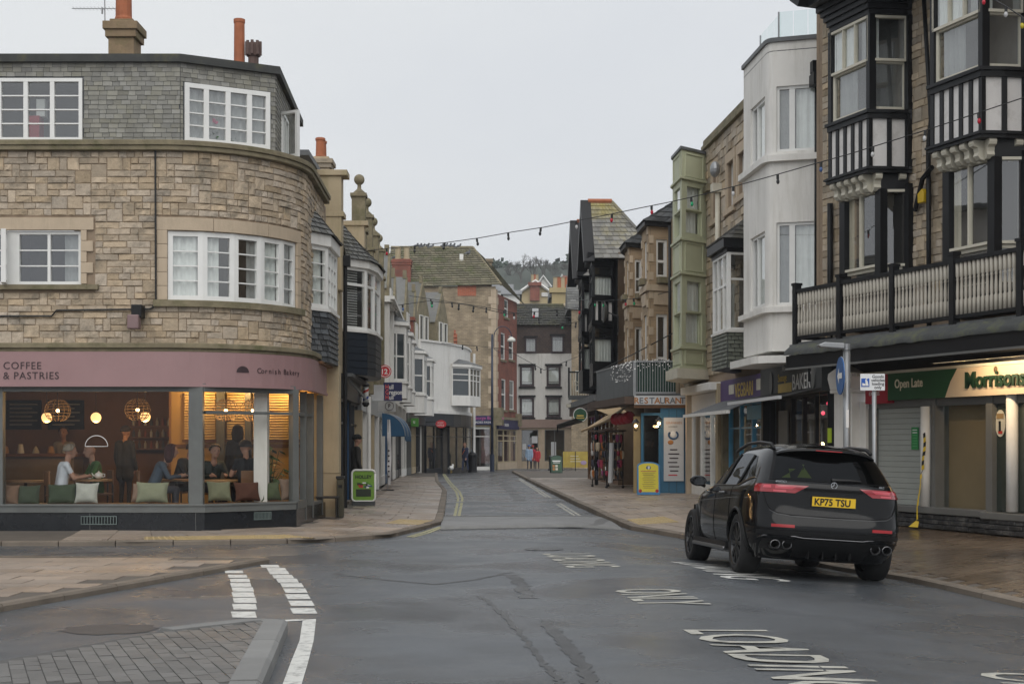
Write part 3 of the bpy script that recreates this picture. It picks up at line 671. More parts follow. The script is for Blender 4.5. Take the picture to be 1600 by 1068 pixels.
# ================================================================ corner cafe building
CO = (-6.06, 24.5)
CAFE = thing('cafe_building', 'corner building of pale stone with a pink bakery fascia and a slate-hung top storey', 'building', (CO[0], CO[1], 0))
cz = lambda py: EYE+(HY-py)*24.5/F
cxp = lambda px: (px-CX)*24.5/F-CO[0]
RAD = 2.2; AL = RAD*math.pi/2
def cpos(s, off, z, rad=RAD):
    if s <= 0: return (s, -off, z)
    if s <= AL:
        a = s/RAD; return ((RAD+off)*math.sin(a), RAD-(RAD+off)*math.cos(a), z)
    return (RAD+off-(s-AL)*.03, RAD+(s-AL), z)
def cpath(s0, s1, n=14):
    ss = sorted({s0, s1, *[x for x in [AL*i/n for i in range(n+1)] if s0 < x < s1]}); return [cpos(s, 0, 0)[:2] for s in ss]
PINK = mat('pink_fascia_paint', (.30, .183, .184), .55, .08, 1.5, stain=(.30, .17, .17), stain_amt=.3, streak=True)
BLACKR = mat('black_glossy_tile', (.012, .014, .017), .22, .3, 2)
DTEXT = mat('dark_maroon_letters', (.035, .018, .022), .5)
SFRAME = mat('grey_green_frame', (.115, .122, .118), .45, .15, 4, stain=(.07, .07, .065), stain_amt=.4)
zc0, zc1 = 3.33, 6.66
# wall core (mortar) with window holes, stones in front
WL_ = (-9.5, -1.36, 4.36, 5.29)
core = MB()
def core_band(s0, s1, z0, z1):
    p = cpath(s0, s1); core.grid([[(x, y, z0) for x, y in p], [(x, y, z1) for x, y in p]])
core_band(-10, AL+3.6, zc0, 4.08); core_band(-10, WL_[0], 4.08, zc1); core_band(WL_[0], WL_[1], 4.08, WL_[2]); core_band(WL_[0], WL_[1], WL_[3], zc1)
core_band(WL_[1], .13, 4.08, zc1); core_band(.13, 2.78, 5.29, zc1); core_band(2.78, AL+3.6, 4.08, zc1)
core.build('wall', MORTAR, CAFE)
stones(CAFE, cpos, -3.1, AL+3.0, zc0+.005, zc1-.005, [(-9.6, -1.14, 4.24, 5.52), (-.06, 2.95, 3.98, 5.53)], STONE, mh=.112, cw=.068, wmin=2, wmax=6, ind=300, jump=.17)
def dress(name, s0, s1, z0, z1, o0=-.02, o1=.035, m=None, bevel=.005):
    b = MB(); b.strip(cpath(s0, s1), o0, o1, z0, z1); return b.build(name, m or ASHLAR, CAFE, bevel=bevel)
# dressed lintels and jambs
dress('lintel', -9.6, -1.14, 5.30, 5.51)
for i, (a, c) in enumerate(((-.06, .9), (.905, 1.95), (1.955, 2.95))): dress('lintel', a, c, 5.30, 5.52)
for k in range(5):
    z0 = 4.37+k*.186; dress('jamb_stone', -1.36, -1.15 if k % 2 else -1.26, z0+.003, z0+.183)
    z1_ = 4.10+k*.24; dress('jamb_stone', -.05, .125, z1_+.003, z1_+.237)
    dress('jamb_stone', 2.79, 2.95, z1_+.003, z1_+.237)
dress('sill', -9.6, -1.05, 4.27, 4.355, -.05, .10, LICHEN); dress('sill', -.1, 3.0, 3.98, 4.095, -.05, .10, LICHEN)
b = MB(); b.strip(cpath(-10, AL+3.2), -.1, .12, 6.66, 6.74); b.strip(cpath(-10, AL+3.2), -.16, .15, 6.74, 6.83); b.build('parapet_coping', LICHEN, CAFE, bevel=.01)
b = MB(); b.strip(cpath(-10, AL+1.6), -.02, .14, 3.20, 3.26); b.strip(cpath(-10, AL+1.6), -.02, .19, 3.26, 3.35); b.build('cornice', LICHEN, CAFE, bevel=.012)
# first floor windows
CW = [(.1, .9, CURT2, .0, 1)]
box_win(CAFE, -3.4, -2.66, 4.36, 5.29, 0, cols=(1,), rows=(1, 1, 1), v=.09)
# casement standing open next to it, then the closed pair
wo_ = window(CAFE, (-2.66, -.02), (-2.585, -.30), 4.37, 5.28, rows=(1, 1, 1), v=.0, room=0, fw=.05)
box_win(CAFE, -2.5, -1.36, 4.36, 5.29, 0, cols=(1, 1), rows=(1, 1, 1), v=.09, curt=[(.72, .98, CURT2, 0, 1)])
bx('mullion', UPVC, CAFE, -2.665, -2.5, .035, .12, 4.36, 5.29)
ws = [.13, .72, 1.28, 1.82, 2.35, 2.78]
for i in range(5):
    p0, p1 = cpos(ws[i], 0, 0), cpos(ws[i+1], 0, 0)
    ct = [[(.0, .95, CURT, 0, .97)], [(.0, .55, CURT, 0, .97)], [(.55, 1, CURT2, 0, .97)], [(.0, 1, CURT, 0, .97)], [(0, 1, CURT2, 0, 1)]][i]
    window(CAFE, p0, p1, 4.10, 5.29, rows=(1, 1, 1, 1), v=.06, fw=.085 if i < 4 else .06, curt=ct, room=.5)
# ---------------------------------------------------------------- second floor, slate hung
S2 = [(-10, .06), (.33, .06), (1.84, .86), (1.64, 5.0)]
zt = 8.20
wall(CAFE, -10, .33, 6.8, zt, .06, [(-3.3, -1.35, 6.84, 7.92)], DSLATE, 'top_storey_wall', .06)
xfc, Lc = seg_xf(S2[1], S2[2]); wall(CAFE, 0, Lc, 6.8, zt, 0, [(.07, 1.6, 6.84, 7.86)], DSLATE, 'top_storey_wall', .06, xfc)
xfs, Ls_ = seg_xf(S2[2], S2[3]); wall(CAFE, 0, Ls_, 6.8, zt, 0, [(.9, 1.75, 6.86, 7.75)], DSLATE, 'top_storey_wall', .06, xfs)
hz = lambda z: (z-6.83)/(zt-6.83)
shingles(CAFE, (-3.6, .06, 6.83), (.33, .06, 6.83), (.33, .06, zt), (-3.6, .06, zt), 17, .155, SLATE, ind=235, jit=.3, th=.005, proud=.007, gap=.022, holes=[((-3.3+3.6)/3.93, (-1.33+3.6)/3.93, -1, hz(7.94))], rj=.06)
A = lambda u, z: xfc(u, 0, z)
shingles(CAFE, A(0, 6.83), A(Lc, 6.83), A(Lc, zt), A(0, zt), 17, .155, SLATE, ind=62, jit=.3, th=.005, proud=.007, gap=.022, holes=[(.05/Lc, 1.62/Lc, -1, hz(7.88))], rj=.06)
A = lambda u, z: xfs(u, 0, z)
shingles(CAFE, A(0, 6.83), A(Ls_, 6.83), A(Ls_, zt), A(0, zt), 17, .155, SLATE, jit=.3, th=.005, proud=.007, gap=.022, holes=[(.88/Ls_, 1.78/Ls_, -1, hz(7.77))])
b = MB(); b.strip(S2, -.3, .09, zt-.005, 8.33); b.build('roof_fascia', mat('mossy_felt', (.045, .047, .045), .8, .3, 4, stain=(.13, .12, .03), stain_amt=.7, stain_scale=2), CAFE)
b = MB(); b.prism([(p[0], p[1]) for p in off_path(S2, -.02)]+[(-10, 5)], 8.29, 8.31); b.build('roof', DARKGREY, CAFE)
rw = box_win(CAFE, -3.3, -1.35, 6.84, 7.92, .06, cols=(1, 1, 1, 1), rows=(1, 1, 1, 1), v=.0, mw=.075, room=1.2, room_mat=mat('pale_room', (.22, .225, .225), .9))
bx('red_chair', mat('red_cloth', (.35, .03, .05), .8), rw, -2.45, -2.2, .35, .6, 6.9, 7.35); bx('lampshade', CURT, rw, -2.27, -2.12, .4, .55, 7.35, 7.65)
q0, q1 = xfc(.07, 0, 0), xfc(1.6, 0, 0)
rw = window(CAFE, q0, q1, 6.84, 7.86, cols=(.85, 1.1, 1.1, .85), rows=(1, 1, 1, 1), v=.0, fw=.08, mw=.09, curt=[(.04, .95, CURT2, .02, 1)], room=1)
def leafy(mb, c, r, n, sz, up=.3):
    for _ in range(n):
        d = Vector((random.gauss(0, 1), random.gauss(0, 1), random.gauss(0, 1)+up)).normalized()*r*random.uniform(.3, 1); p = Vector(c)+d
        a = Vector((random.gauss(0, 1), random.gauss(0, 1), random.gauss(0, 1))).normalized(); e = d.normalized()+a*.6; e.normalize(); s_ = e.cross(a).normalized()*sz*.35
        mb.add([p, p+e*sz*.5+s_, p+e*sz, p+e*sz*.5-s_], [(0, 1, 2, 3)])
LEAF = mat('house_plant_leaf', (.035, .085, .025), .55, .35, 8, rnd=.3)
b = MB(); c = xfc(.62, .10, 6.98); leafy(b, c, .12, 40, .07); c2 = xfc(.95, .10, 6.95); leafy(b, c2, .08, 30, .06); b.build('window_plant', LEAF, rw)
b = MB(); b.ball(xfc(.60, .08, 7.28), (.05, .03, .04), 8, 6); b.ball(xfc(.66, .08, 7.25), (.04, .03, .03), 8, 6); b.tube([xfc(.64, .09, 7.27), xfc(.7, .1, 7.1), xfc(.72, .1, 6.9)], .006, 5); b.build('orchid_flower', mat('pink_flower', (.5, .06, .16), .6), rw)
q0, q1 = xfs(.9, 0, 0), xfs(1.75, 0, 0)
window(CAFE, q0, q1, 6.86, 7.75, cols=(1, 1), v=.0, room=.5)
e0 = Vector(q0[:2]); window(CAFE, (e0.x, e0.y), (e0.x+.36, e0.y-.22), 6.88, 7.73, v=.0, room=0, fw=.05, name='open_casement')
# chimneys with pots
def chimney(parent, x, y, z0, z1, w_, d_, m, pots, cap=.18, cm=None):
    b = MB(); b.box(x-w_/2, x+w_/2, y-d_/2, y+d_/2, z0, z1-cap); b.box(x-w_/2-.05, x+w_/2+.05, y-d_/2-.05, y+d_/2+.05, z1-cap, z1-cap*.55); b.box(x-w_/2-.09, x+w_/2+.09, y-d_/2-.09, y+d_/2+.09, z1-cap*.55, z1-.02); b.box(x-w_/2+.02, x+w_/2-.02, y-d_/2+.02, y+d_/2-.02, z1-.02, z1+.05)
    o = b.build('chimney', m, parent, bevel=.012)
    for (px_, py_, h, r, pm) in pots:
        p = MB(); p.lathe([(r*1.05, 0), (r*1.1, h*.06), (r, h*.1), (r*.92, h*.85), (r*1.08, h*.87), (r*1.08, h*.97), (r*.95, h), (r*.75, h), (r*.7, h*.8)], (px_, py_, z1+.04), 14); p.build('chimney_pot', pm, o, smooth=False)
    return o
CHM = mat('lichened_render', (.23, .165, .10), .9, .3, 3, .4, 20, stain=(.10, .11, .03), stain_amt=.7, stain_scale=2.2)
cx1 = (195-CX)*28/F-CO[0]; zt1 = EYE+(HY-28)*28/F
chimney(CAFE, cx1, 3.5, 8.2, zt1-.14, .5, .55, CHM, [(cx1-.02, 3.5, 1.1, .16, TERRA)], cap=.32)
cx2 = (374-CX)*27/F-CO[0]; zb2 = 8.25
b = MB(); b.lathe([(.125, 0), (.125, .25), (.105, .25), (.10, 1.0), (.11, 1.02), (.11, 1.08), (.08, 1.08)], (cx2, 2.5, zb2+.34), 14); b.build('flue_pot', TERRA, CAFE)
cx3 = (396-CX)*27/F-CO[0]; b = MB(); b.lathe([(.10, 0), (.10, .3), (.13, .3), (.14, .52), (.11, .55), (.08, .5)], (cx3, 2.5, zb2+.42), 10); b.build('louvred_pot', mat('brown_pot', (.11, .07, .06), .8, .2, 6), CAFE)
for k in range(8):
    a = k*math.pi/4; bx('louvre', MATS['brown_pot'], CAFE, cx3+.13*math.cos(a)-.025, cx3+.13*math.cos(a)+.025, 2.5+.13*math.sin(a)-.025, 2.5+.13*math.sin(a)+.025, zb2+.74, zb2+1.0)
b = MB(); az = EYE+(HY-21)*28/F; ax = cx1
b.tube([(ax-.95, 3.2, az), (ax-.1, 3.2, az)], .008, 5); b.tube([(ax-1.15, 3.2, az+.30), (ax-.1, 3.2, az+.30)], .010, 5)
for k in range(12): b.tube([(ax-.9+k*.07, 3.08, az), (ax-.9+k*.07, 3.32, az)], .004, 4)
b.tube([(ax-.36, 3.2, az-.1), (ax-.36, 3.2, az+.02)], .02, 5); b.tube([(ax-.32, 3.25, az-.25), (ax-.32, 3.22, az+.35)], .012, 5); b.build('aerial', STEEL, CAFE)
# drainpipe, cable, lamp box on the wall
b = MB(); xp = cxp(244); b.tube([(xp, -.06, 6.68), (xp+.01, -.06, 4.1), (xp-.05, -.05, 3.96), (cxp(235), -.05, cz(483)), (cxp(90), -.05, cz(485)), (cxp(82), -.05, cz(494)), (-9, -.05, cz(494))], .017, 6); b.build('wall_cable', CABLE, CAFE)
b = MB(); b.box(cxp(212), cxp(228), -.30, -.04, cz(498), cz(478)); b.build('floodlight_bracket', BPAINT, CAFE, bevel=.01); b = MB(); b.box(cxp(207), cxp(225), -.36, -.18, cz(516), cz(494)); b.build('floodlight', mat('pinkish_housing', (.20, .13, .13), .5), CAFE, bevel=.02)
# ---------------------------------------------------------------- shopfront
SP = [(-10, 0), (.75, .02), (2.12, 1.2), (2.2, 4.55)]
b = MB(); b.strip(cpath(-10, AL+2.2), -.05, .16, 2.64, 3.20); fas = b.build('fascia', PINK, CAFE)
b = MB(); b.strip(cpath(-10, AL+2.2), .13, .185, 2.60, 2.645); b.build('fascia_trim', PINK, CAFE)
lettering('COFFEE', .175, DTEXT, fas, face_M(cxp(10), -.166, cz(577)), spacing=1.12, depth=.002)
lettering('& PASTRIES', .175, DTEXT, fas, face_M(cxp(10), -.166, cz(592.5)), spacing=1.12, depth=.002)
s_ = 1.62
for ch in 'Cornish Bakery':
    if ch != ' ':
        p = Vector(cpos(s_, .166, 0)); q = Vector(cpos(s_+.01, .166, 0)); a = math.atan2(q.y-p.y, q.x-p.x)
        lettering(ch, .135, DTEXT, fas, Matrix.Translation((p.x, p.y, 2.86)) @ Matrix.Rotation(a, 4, 'Z') @ Matrix.Rotation(R(90), 4, 'X'), depth=.002, sx=.95)
    s_ += .077 if ch not in 'i ' else .05
b = MB(); rows = []
for j in range(2): rows.append([cpos(1.36+.11*math.cos(math.pi-math.pi*i/12), .168, 2.865+(.11*math.sin(math.pi*i/12) if j else 0)) for i in range(13)])
b.grid(rows); b.build('half_moon_logo', DTEXT, fas)
# riser, frames, glass
b = MB(); b.strip(SP, -.08, .05, -.1, .44); b.build('stall_riser', BLACKR, CAFE)
b = MB(); b.strip(SP[:3], -.10, .08, .44, .575); b.strip(SP[:3], -.1, .10, .55, .585); b.build('window_sill', SFRAME, CAFE, bevel=.006)
b = MB(); b.strip(SP[:3], -.05, .06, 2.52, 2.66); b.box(-10, cxp(6), -.06, .08, .575, 2.6); b.box(cxp(296), cxp(318), -.07, .08, .575, 2.6)
xfp, Lp = seg_xf(SP[1], SP[2]); b.box(Lp-.06, Lp+.06, -.07, .08, .575, 2.6, xfp); b.box(.02, Lp-.06, -.04, .05, 2.14, 2.19, xfp)
xfd, Ld = seg_xf(SP[2], SP[3]); b.box(.95, 1.05, -.06, .06, .2, 2.6, xfd); b.box(1.05, 1.8, -.05, .05, 2.14, 2.2, xfd); b.box(1.75, 1.85, -.06, .06, .2, 2.6, xfd); b.box(.06, .95, -.05, .05, 2.14, 2.2, xfd); b.box(.06, .95, -.06, .06, .44, .58, xfd); b.box(2.9, 3.0, -.06, .06, .2, 2.6, xfd); b.box(1.85, 2.9, -.05, .05, .2, .5, xfd)
b.build('shop_window_frame', SFRAME, CAFE)
def pane(par, xf, u0, u1, z0, z1, v=0, m=None, name='pane'): return MB().add([xf(u0, v, z0), xf(u1, v, z0), xf(u1, v, z1), xf(u0, v, z1)], [(0, 1, 2, 3)]).build(name, m or SHOPG, par)
idf = lambda u, v, z: (u, v, z)
pg = pane(CAFE, idf, cxp(6), cxp(296), .575, 2.55); pane(CAFE, idf, -9.9, cxp(6)-.1, .575, 2.55)
for (u0, u1) in ((.02, Lp*.47), (Lp*.47, Lp-.06)):
    pane(CAFE, xfp, u0, u1, .575, 2.14)
pane(CAFE, xfp, .02, Lp-.06, 2.19, 2.55)
pane(CAFE, xfd, .06, .95, .58, 2.14); pane(CAFE, xfd, .06, .95, 2.2, 2.55); pane(CAFE, xfd, 1.05, 1.75, .3, 2.14); pane(CAFE, xfd, 1.85, 2.9, .5, 2.5)
b = MB(); c = (cxp(151), -.012, cz(697)); rr = .195
b.tube([(c[0]+rr*math.cos(math.pi*i/20), c[1], c[2]+rr*.95*math.sin(math.pi*i/20)) for i in range(21)]+[(c[0]+rr, c[1], c[2])], .007, 5); b.tube([(c[0]-rr, c[1], c[2]), (c[0]+rr, c[1], c[2])], .007, 5); b.build('half_moon_decal', WPAINT, pg)
def vent(x0, x1, z0, z1, xf):
    b = MB(); b.box(x0, x1, -.065, -.05, z0, z0+.015, xf); b.box(x0, x1, -.065, -.05, z1-.015, z1, xf); n = 12
    for i in range(n+1): u = lerp(x0, x1-.012, i/n); b.box(u, u+.014, -.065, -.05, z0+.015, z1-.015, xf)
    b.build('vent_grille', mat('grey_vent', (.10, .13, .125), .5), CAFE)
vent(cxp(128), cxp(184), .235, .385, idf); vent(.95, 1.3, .28, .42, xfp)
# joints of the riser tiles
for u in (-1.2, .62): bx('riser_joint', GREYP, CAFE, u, u+.008, -.053, -.05, 0, .44)
# ---------------------------------------------------------------- inside the cafe
IW = mat('brown_cafe_wall', (.22, .115, .048), .8, .2, 1.5); IY = mat('ochre_cafe_wall', (.42, .27, .10), .8, .15, 1.5); BL_ = mat('pastry_gold', (.40, .22, .07), .7); IF = mat('dark_cafe_floor', (.05, .035, .025), .5, .2, 3)
room = MB(); room.quad((-10, .1, .26), (2, 1.4, .26), (2.0, 8, .26), (-10, 8, .26)); room.build('room_floor', IF, CAFE)
room = MB(); room.quad((-10, .1, 3.0), (-10, 8, 3.0), (2.0, 8, 3.0), (2, 1.4, 3.0)); room.build('room_ceiling', mat('dark_ceiling', (.07, .045, .03), .8), CAFE)
bx('back_wall', IW, CAFE, -10, -1.15, 7.3, 7.4, .2, 3.0); bx('back_wall', IY, CAFE, -1.15, 2.1, 5.6, 5.7, .2, 3.0); bx('back_wall', IW, CAFE, -1.2, -1.15, 5.6, 7.4, .2, 3); bx('party_wall', IW, CAFE, -10, -9.9, .1, 8, .2, 3); bx('side_wall', IY, CAFE, 2.0, 2.08, 4.6, 5.6, .2, 3)
bx('white_column', WPAINT, CAFE, 1.42, 1.66, 1.05, 1.28, .26, 3.0); bx('dado_rail', WOOD, CAFE, -1.1, 2, 5.55, 5.6, 1.55, 1.62)
BL = mat('warm_blind', (.60, .44, .22), .7, .1, 3)
def blind(x0, x1, z0, z1, y):
    fr = bx('blind', WOOD, CAFE, x0-.05, x1+.05, y, y+.04, z0-.06, z0)
    n = int((z1-z0)/.055)
    for i in range(n):
        z = z0+i*.055; b = MB(); b.add([(x0, y-.02, z+.008), (x1, y-.02, z+.008), (x1, y+.025, z+.05), (x0, y+.025, z+.05)], [(0, 1, 2, 3)]); b.build('slat', BL, fr)
for (x0, x1) in ((-.85, -.2), (.05, .42), (.6, 1.35), (1.5, 1.95)): blind(x0, x1, 1.72, 2.75, 5.5)
for (x0, x1) in ((-.16, .0), (.44, .56), (1.36, 1.48)): bx('window_post', GREYP, CAFE, x0, x1, 5.42, 5.58, .3, 3)
b = MB(); b.box(-6.5, -3.4, 6.2, 6.9, .26, 1.35); b.build('counter', mat('counter_panel', (.20, .16, .12), .6), CAFE); bx('counter_top', WOOD, CAFE, -6.6, -3.3, 6.1, 7.0, 1.35, 1.42)
for z in (1.5, 1.75, 2.0):
    sh_ = bx('shelf', WOOD, CAFE, -2.4, -1.4, 6.9, 7.3, z, z+.03)
    for k in range(7): x = -2.32+k*.13; MB().lathe([(.03, .03), (.032, .13), (.012, .17), (.012, .2)], (x, 7.0, z), 8).build('bottle', [CURT3, TERRA, WPAINT, GREYP][(k+int(z*4)) % 4], sh_)
for k in range(9): x = -6.3+k*.33; MB().lathe([(.07, 0), (.08, .02), (.05, .1+.05*(k % 3)), (.01, .16)], (x, 6.5, 1.42), 10).build('pastry_stand', [CURT3, BL_, WPAINT][k % 3], CAFE)
for k in range(3): mb_ = bx('menu_board', BPAINT, CAFE, -6.2+k*.95, -5.4+k*.95, 7.24, 7.29, 1.95, 2.6); [bx('chalk_line', CURT3, mb_, -6.1+k*.95, -5.6+k*.95+.12*(i % 2), 7.235, 7.24, 2.05+i*.09, 2.065+i*.09) for i in range(6)]
b = MB(); b.box(-10, cxp(296), .12, .62, .26, .585); b.build('window_seat', WOOD, CAFE)
b = MB(); b.box(.04, Lp-.05, .1, .5, .26, .585, xfp); b.build('window_seat', WOOD, CAFE)
# lamps: each has its own light
BULB = mat('glowing_bulb', (1, .8, .5), .5, 0, emit=(1, .62, .26), emit_s=14); GLOBE = mat('glowing_globe', (1, .8, .5), .5, 0, emit=(1, .56, .22), emit_s=1.5)
WICK = mat('wicker', (.19, .12, .05), .8, .2, 20)
def cw(x, y, z): return (CO[0]+x, CO[1]+y, z)
def lamp_light(parent, loc, e, r=.06, col=(1, .60, .26)):
    d = bpy.data.lights.new('lamp_light', 'POINT'); d.energy = e; d.color = col; d.shadow_soft_size = r; o = bpy.data.objects.new('lamp_light', d); COL.objects.link(o); o.parent = parent; o.location = loc; return o
def globe(px, py, Y, label):
    p = at(px, py, Y); t = thing('globe_lamp', label, 'lamp', p, 0, 'globe lamps in the cafe'); MB().ball((0, 0, 0), .105, 16, 12).build('globe', GLOBE, t, smooth=True)
    MB().tube([(0, 0, .1), (0, 0, 3.0-p.z)], .006, 5).build('cord', CABLE, t); lamp_light(t, (0, 0, -.16), 11, .1)
globe(73, 652, 29.2, 'glowing round lamp hanging above the white-shirted man in the cafe'); globe(150, 652, 29.2, 'glowing round lamp hanging above the half-moon sign in the cafe window'); globe(227, 651, 29.2, 'glowing round lamp hanging left of the first slatted blind')
def wicker(px, py, Y, label, r=.26, e=16):
    p = at(px, py, Y); t = thing('wicker_pendant', label, 'lamp', p, 0, 'wicker pendants in the cafe'); b = MB()
    for k in range(14):
        a = k*math.pi/7; b.tube([(r*math.sin(q)*math.cos(a), r*math.sin(q)*math.sin(a), r*.92*math.cos(q)) for q in [.25+i*.27 for i in range(10)]], .005, 4)
    for i in range(9):
        q = .35+i*.28; b.tube([(r*math.sin(q)*math.cos(a), r*math.sin(q)*math.sin(a), r*.92*math.cos(q)) for a in [k*math.pi/8 for k in range(17)]], .005, 4)
    b.build('shade', WICK, t); MB().ball((0, 0, 0), .032, 10, 8).build('bulb', BULB, t, smooth=True); MB().tube([(0, 0, .04), (0, 0, 3.0-p.z)], .007, 5).build('cord', CABLE, t); lamp_light(t, (0, 0, -.07), e, .03)
wicker(90, 641, 26.8, 'round wicker pendant lamp near the left end of the cafe window', .24, 5); wicker(215, 640, 26.8, 'round wicker pendant lamp near the grey window post', .24, 5)
wicker(353, 641, 26.6, 'left of the two wicker pendants in the corner window', .235, 14); wicker(395, 641, 27.0, 'right of the two wicker pendants in the corner window', .24, 14)
def downlight(x, y, z, label):
    t = thing('wall_lamp', label, 'lamp', cw(x, y, z), 0, 'lamps above the cafe blinds'); MB().lathe([(.05, -.02), (.035, .06), (.02, .1)], (0, 0, 0), 10).build('lamp_head', BPAINT, t); MB().ball((0, 0, -.03), .025, 8, 6).build('bulb', BULB, t); lamp_light(t, (0, -.05, -.1), 22, .04, (1, .62, .24))
downlight(-.5, 5.2, 2.88, 'small lamp over the blind beside the grey window post'); downlight(.5, 5.2, 2.88, 'small lamp over the blinds behind the left wicker pendant'); downlight(1.3, 5.2, 2.88, 'small lamp over the blinds behind the right wicker pendant')
# cushions on the window seat
def cushion(px0, px1, py0, py1, Y, col, label, tilt=.25, rz=0):
    col = tuple(c*.62 for c in col); x0, x1 = at(px0, 0, Y).x, at(px1, 0, Y).x; z0, z1 = at(0, py1, Y).z, at(0, py0, Y).z; W, H = (x1-x0)/2, (z1-z0)/2; n = 14; fr, bk = [], []
    ph = random.random()*6
    for j in range(n+1):
        a = [] ; c = []
        for i in range(n+1):
            u, v = 2*i/n-1, 2*j/n-1; d = .085*max(0, (1-u*u)*(1-v*v))**.38*(1+.12*math.sin(5*u+ph)*math.cos(4*v)); px_ = W*u*(1-.10*(1-v*v)*abs(u)); pz_ = H*v*(1-.10*(1-u*u)*abs(v))
            a.append((px_, -d, pz_)); c.append((px_, d, pz_))
        fr.append(a); bk.append(c)
    b = MB(); b.grid(fr); b.grid([r[::-1] for r in bk]); o = b.build('cushion', mat('cushion_'+'%.2f%.2f%.2f' % col, col, .9, .12, 6, .3, 120), None, smooth=True)
    o.location = ((x0+x1)/2, Y, (z0+z1)/2); o.rotation_euler = (-tilt, random.uniform(-.06, .06), rz); props(o, label, 'cushion', 'cushions on the cafe window seat')
cushion(6, 30, 756, 790, 24.72, (.28, .17, .11), 'tan cushion at the far left end of the cafe window seat'); cushion(27, 63, 757, 790, 24.75, (.06, .085, .05), 'dark green cushion second from the left on the window seat')
cushion(74, 120, 755, 788, 24.78, (.055, .085, .045), 'dark green cushion behind the white-shirted man'); cushion(117, 154, 753, 786, 24.72, (.62, .64, .58), 'white cushion in front of the teapot table')
cushion(206, 236, 755, 785, 24.8, (.36, .24, .17), 'tan cushion partly hidden behind a sage green one'); cushion(213, 263, 752, 785, 24.70, (.34, .36, .24), 'sage green cushion near the grey window post', rz=.15)
cushion(322, 363, 751, 783, 25.02, (.32, .33, .21), 'sage green cushion at the left end of the corner window', rz=R(38)); cushion(364, 408, 752, 783, 25.38, (.14, .055, .035), 'brown leather cushion behind the man in black', rz=R(38)); cushion(404, 440, 752, 783, 25.7, (.10, .13, .055), 'olive green cushion under the potted plant', rz=R(38)); cushion(437, 460, 746, 782, 25.9, (.33, .23, .17), 'tan cushion at the corner of the cafe window', rz=.5)
def table(px, py, Y, w_, label):
    p = at(px, py, Y); t = thing('cafe_table', label, 'table', (p.x, p.y, .26), 0, 'cafe tables'); h = p.z-.26
    MB().lathe([(w_, h-.035), (w_, h)], (0, 0, 0), 24).build('table_top', mat('light_oak', (.33, .19, .085), .5, .2, 5), t); MB().lathe([(.03, .03), (.03, h-.035)], (0, 0, 0), 10).build('pedestal', IRON, t); MB().lathe([(.25, 0), (.24, .03), (.04, .04)], (0, 0, 0), 18).build('base', IRON, t); return p
tp = table(143, 748, 25.75, .36, 'round oak cafe table with a white teapot'); table(343, 749, 25.9, .34, 'round oak cafe table in front of the man in black'); table(40, 750, 26.2, .36, 'round oak cafe table at the left end of the window'); table(275, 748, 26.6, .34, 'round oak cafe table beside the person in the red hat')
CHINA = mat('white_china', (.75, .74, .70), .25, .04)
t = thing('teapot', 'white china teapot on the round cafe table', 'teapot', (tp.x+.13, tp.y, tp.z)); MB().ball((0, 0, .065), (.075, .075, .062), 14, 10).build('pot', CHINA, t, smooth=True); MB().tube([(-.06, 0, .05), (-.1, 0, .07), (-.125, 0, .11)], [.016, .012, .008], 8).build('spout', CHINA, t); MB().tube([(.06, 0, .1), (.11, 0, .09), (.11, 0, .05), (.065, 0, .035)], .008, 6).build('handle', CHINA, t); MB().lathe([(.035, .12), (.01, .135), (.012, .15), (.002, .155)], (0, 0, 0), 10).build('lid', CHINA, t)
for dx, lb in ((-.02, 'white cup beside the teapot'), (-.16, 'white cup farther from the teapot')):
    t = thing('cup', lb, 'cup', (tp.x+dx, tp.y-.05, tp.z), 0, 'cups on the teapot table'); MB().lathe([(.02, 0), (.038, .02), (.042, .055), (.038, .055), (.03, .02)], (0, 0, .006), 14).build('bowl', CHINA, t); MB().lathe([(.07, .004), (.06, 0)], (0, 0, .002), 16).build('saucer', CHINA, t); MB().tube([(.04, 0, .05), (.062, 0, .04), (.04, 0, .022)], .005, 5).build('handle', CHINA, t)
pp = at(422, 780, 26.6); t = thing('potted_plant', 'leafy green pot plant by the white column in the cafe', 'plant', (pp.x, pp.y, .26)); MB().lathe([(.12, 0), (.17, .35), (.18, .38), (.15, .38), (.13, .3)], (0, 0, 0), 16).build('pot', TERRA, t)
b = MB()
for k in range(46):
    a = random.uniform(0, 6.28); el = random.uniform(.5, 1.5); l = random.uniform(.35, 1.0); tip = Vector((math.cos(a)*math.cos(el)*l*.55, math.sin(a)*math.cos(el)*l*.55, .36+math.sin(el)*l)); b.tube([(0, 0, .36), tip*.5+Vector((0, 0, .25)), tip], .005, 4)
    d = Vector((math.cos(a), math.sin(a), -.5)).normalized(); s_ = Vector((-math.sin(a), math.cos(a), 0))*.055; b.add([tip, tip+d*.09+s_, tip+d*.2, tip+d*.09-s_], [(0, 1, 2, 3)]); d2 = Vector((math.cos(a+1), math.sin(a+1), .2)); m_ = tip*.6+Vector((0, 0, .2)); b.add([m_, m_+d2*.08+s_*.8, m_+d2*.17, m_+d2*.08-s_*.8], [(0, 1, 2, 3)])
b.build('foliage', LEAF, t)
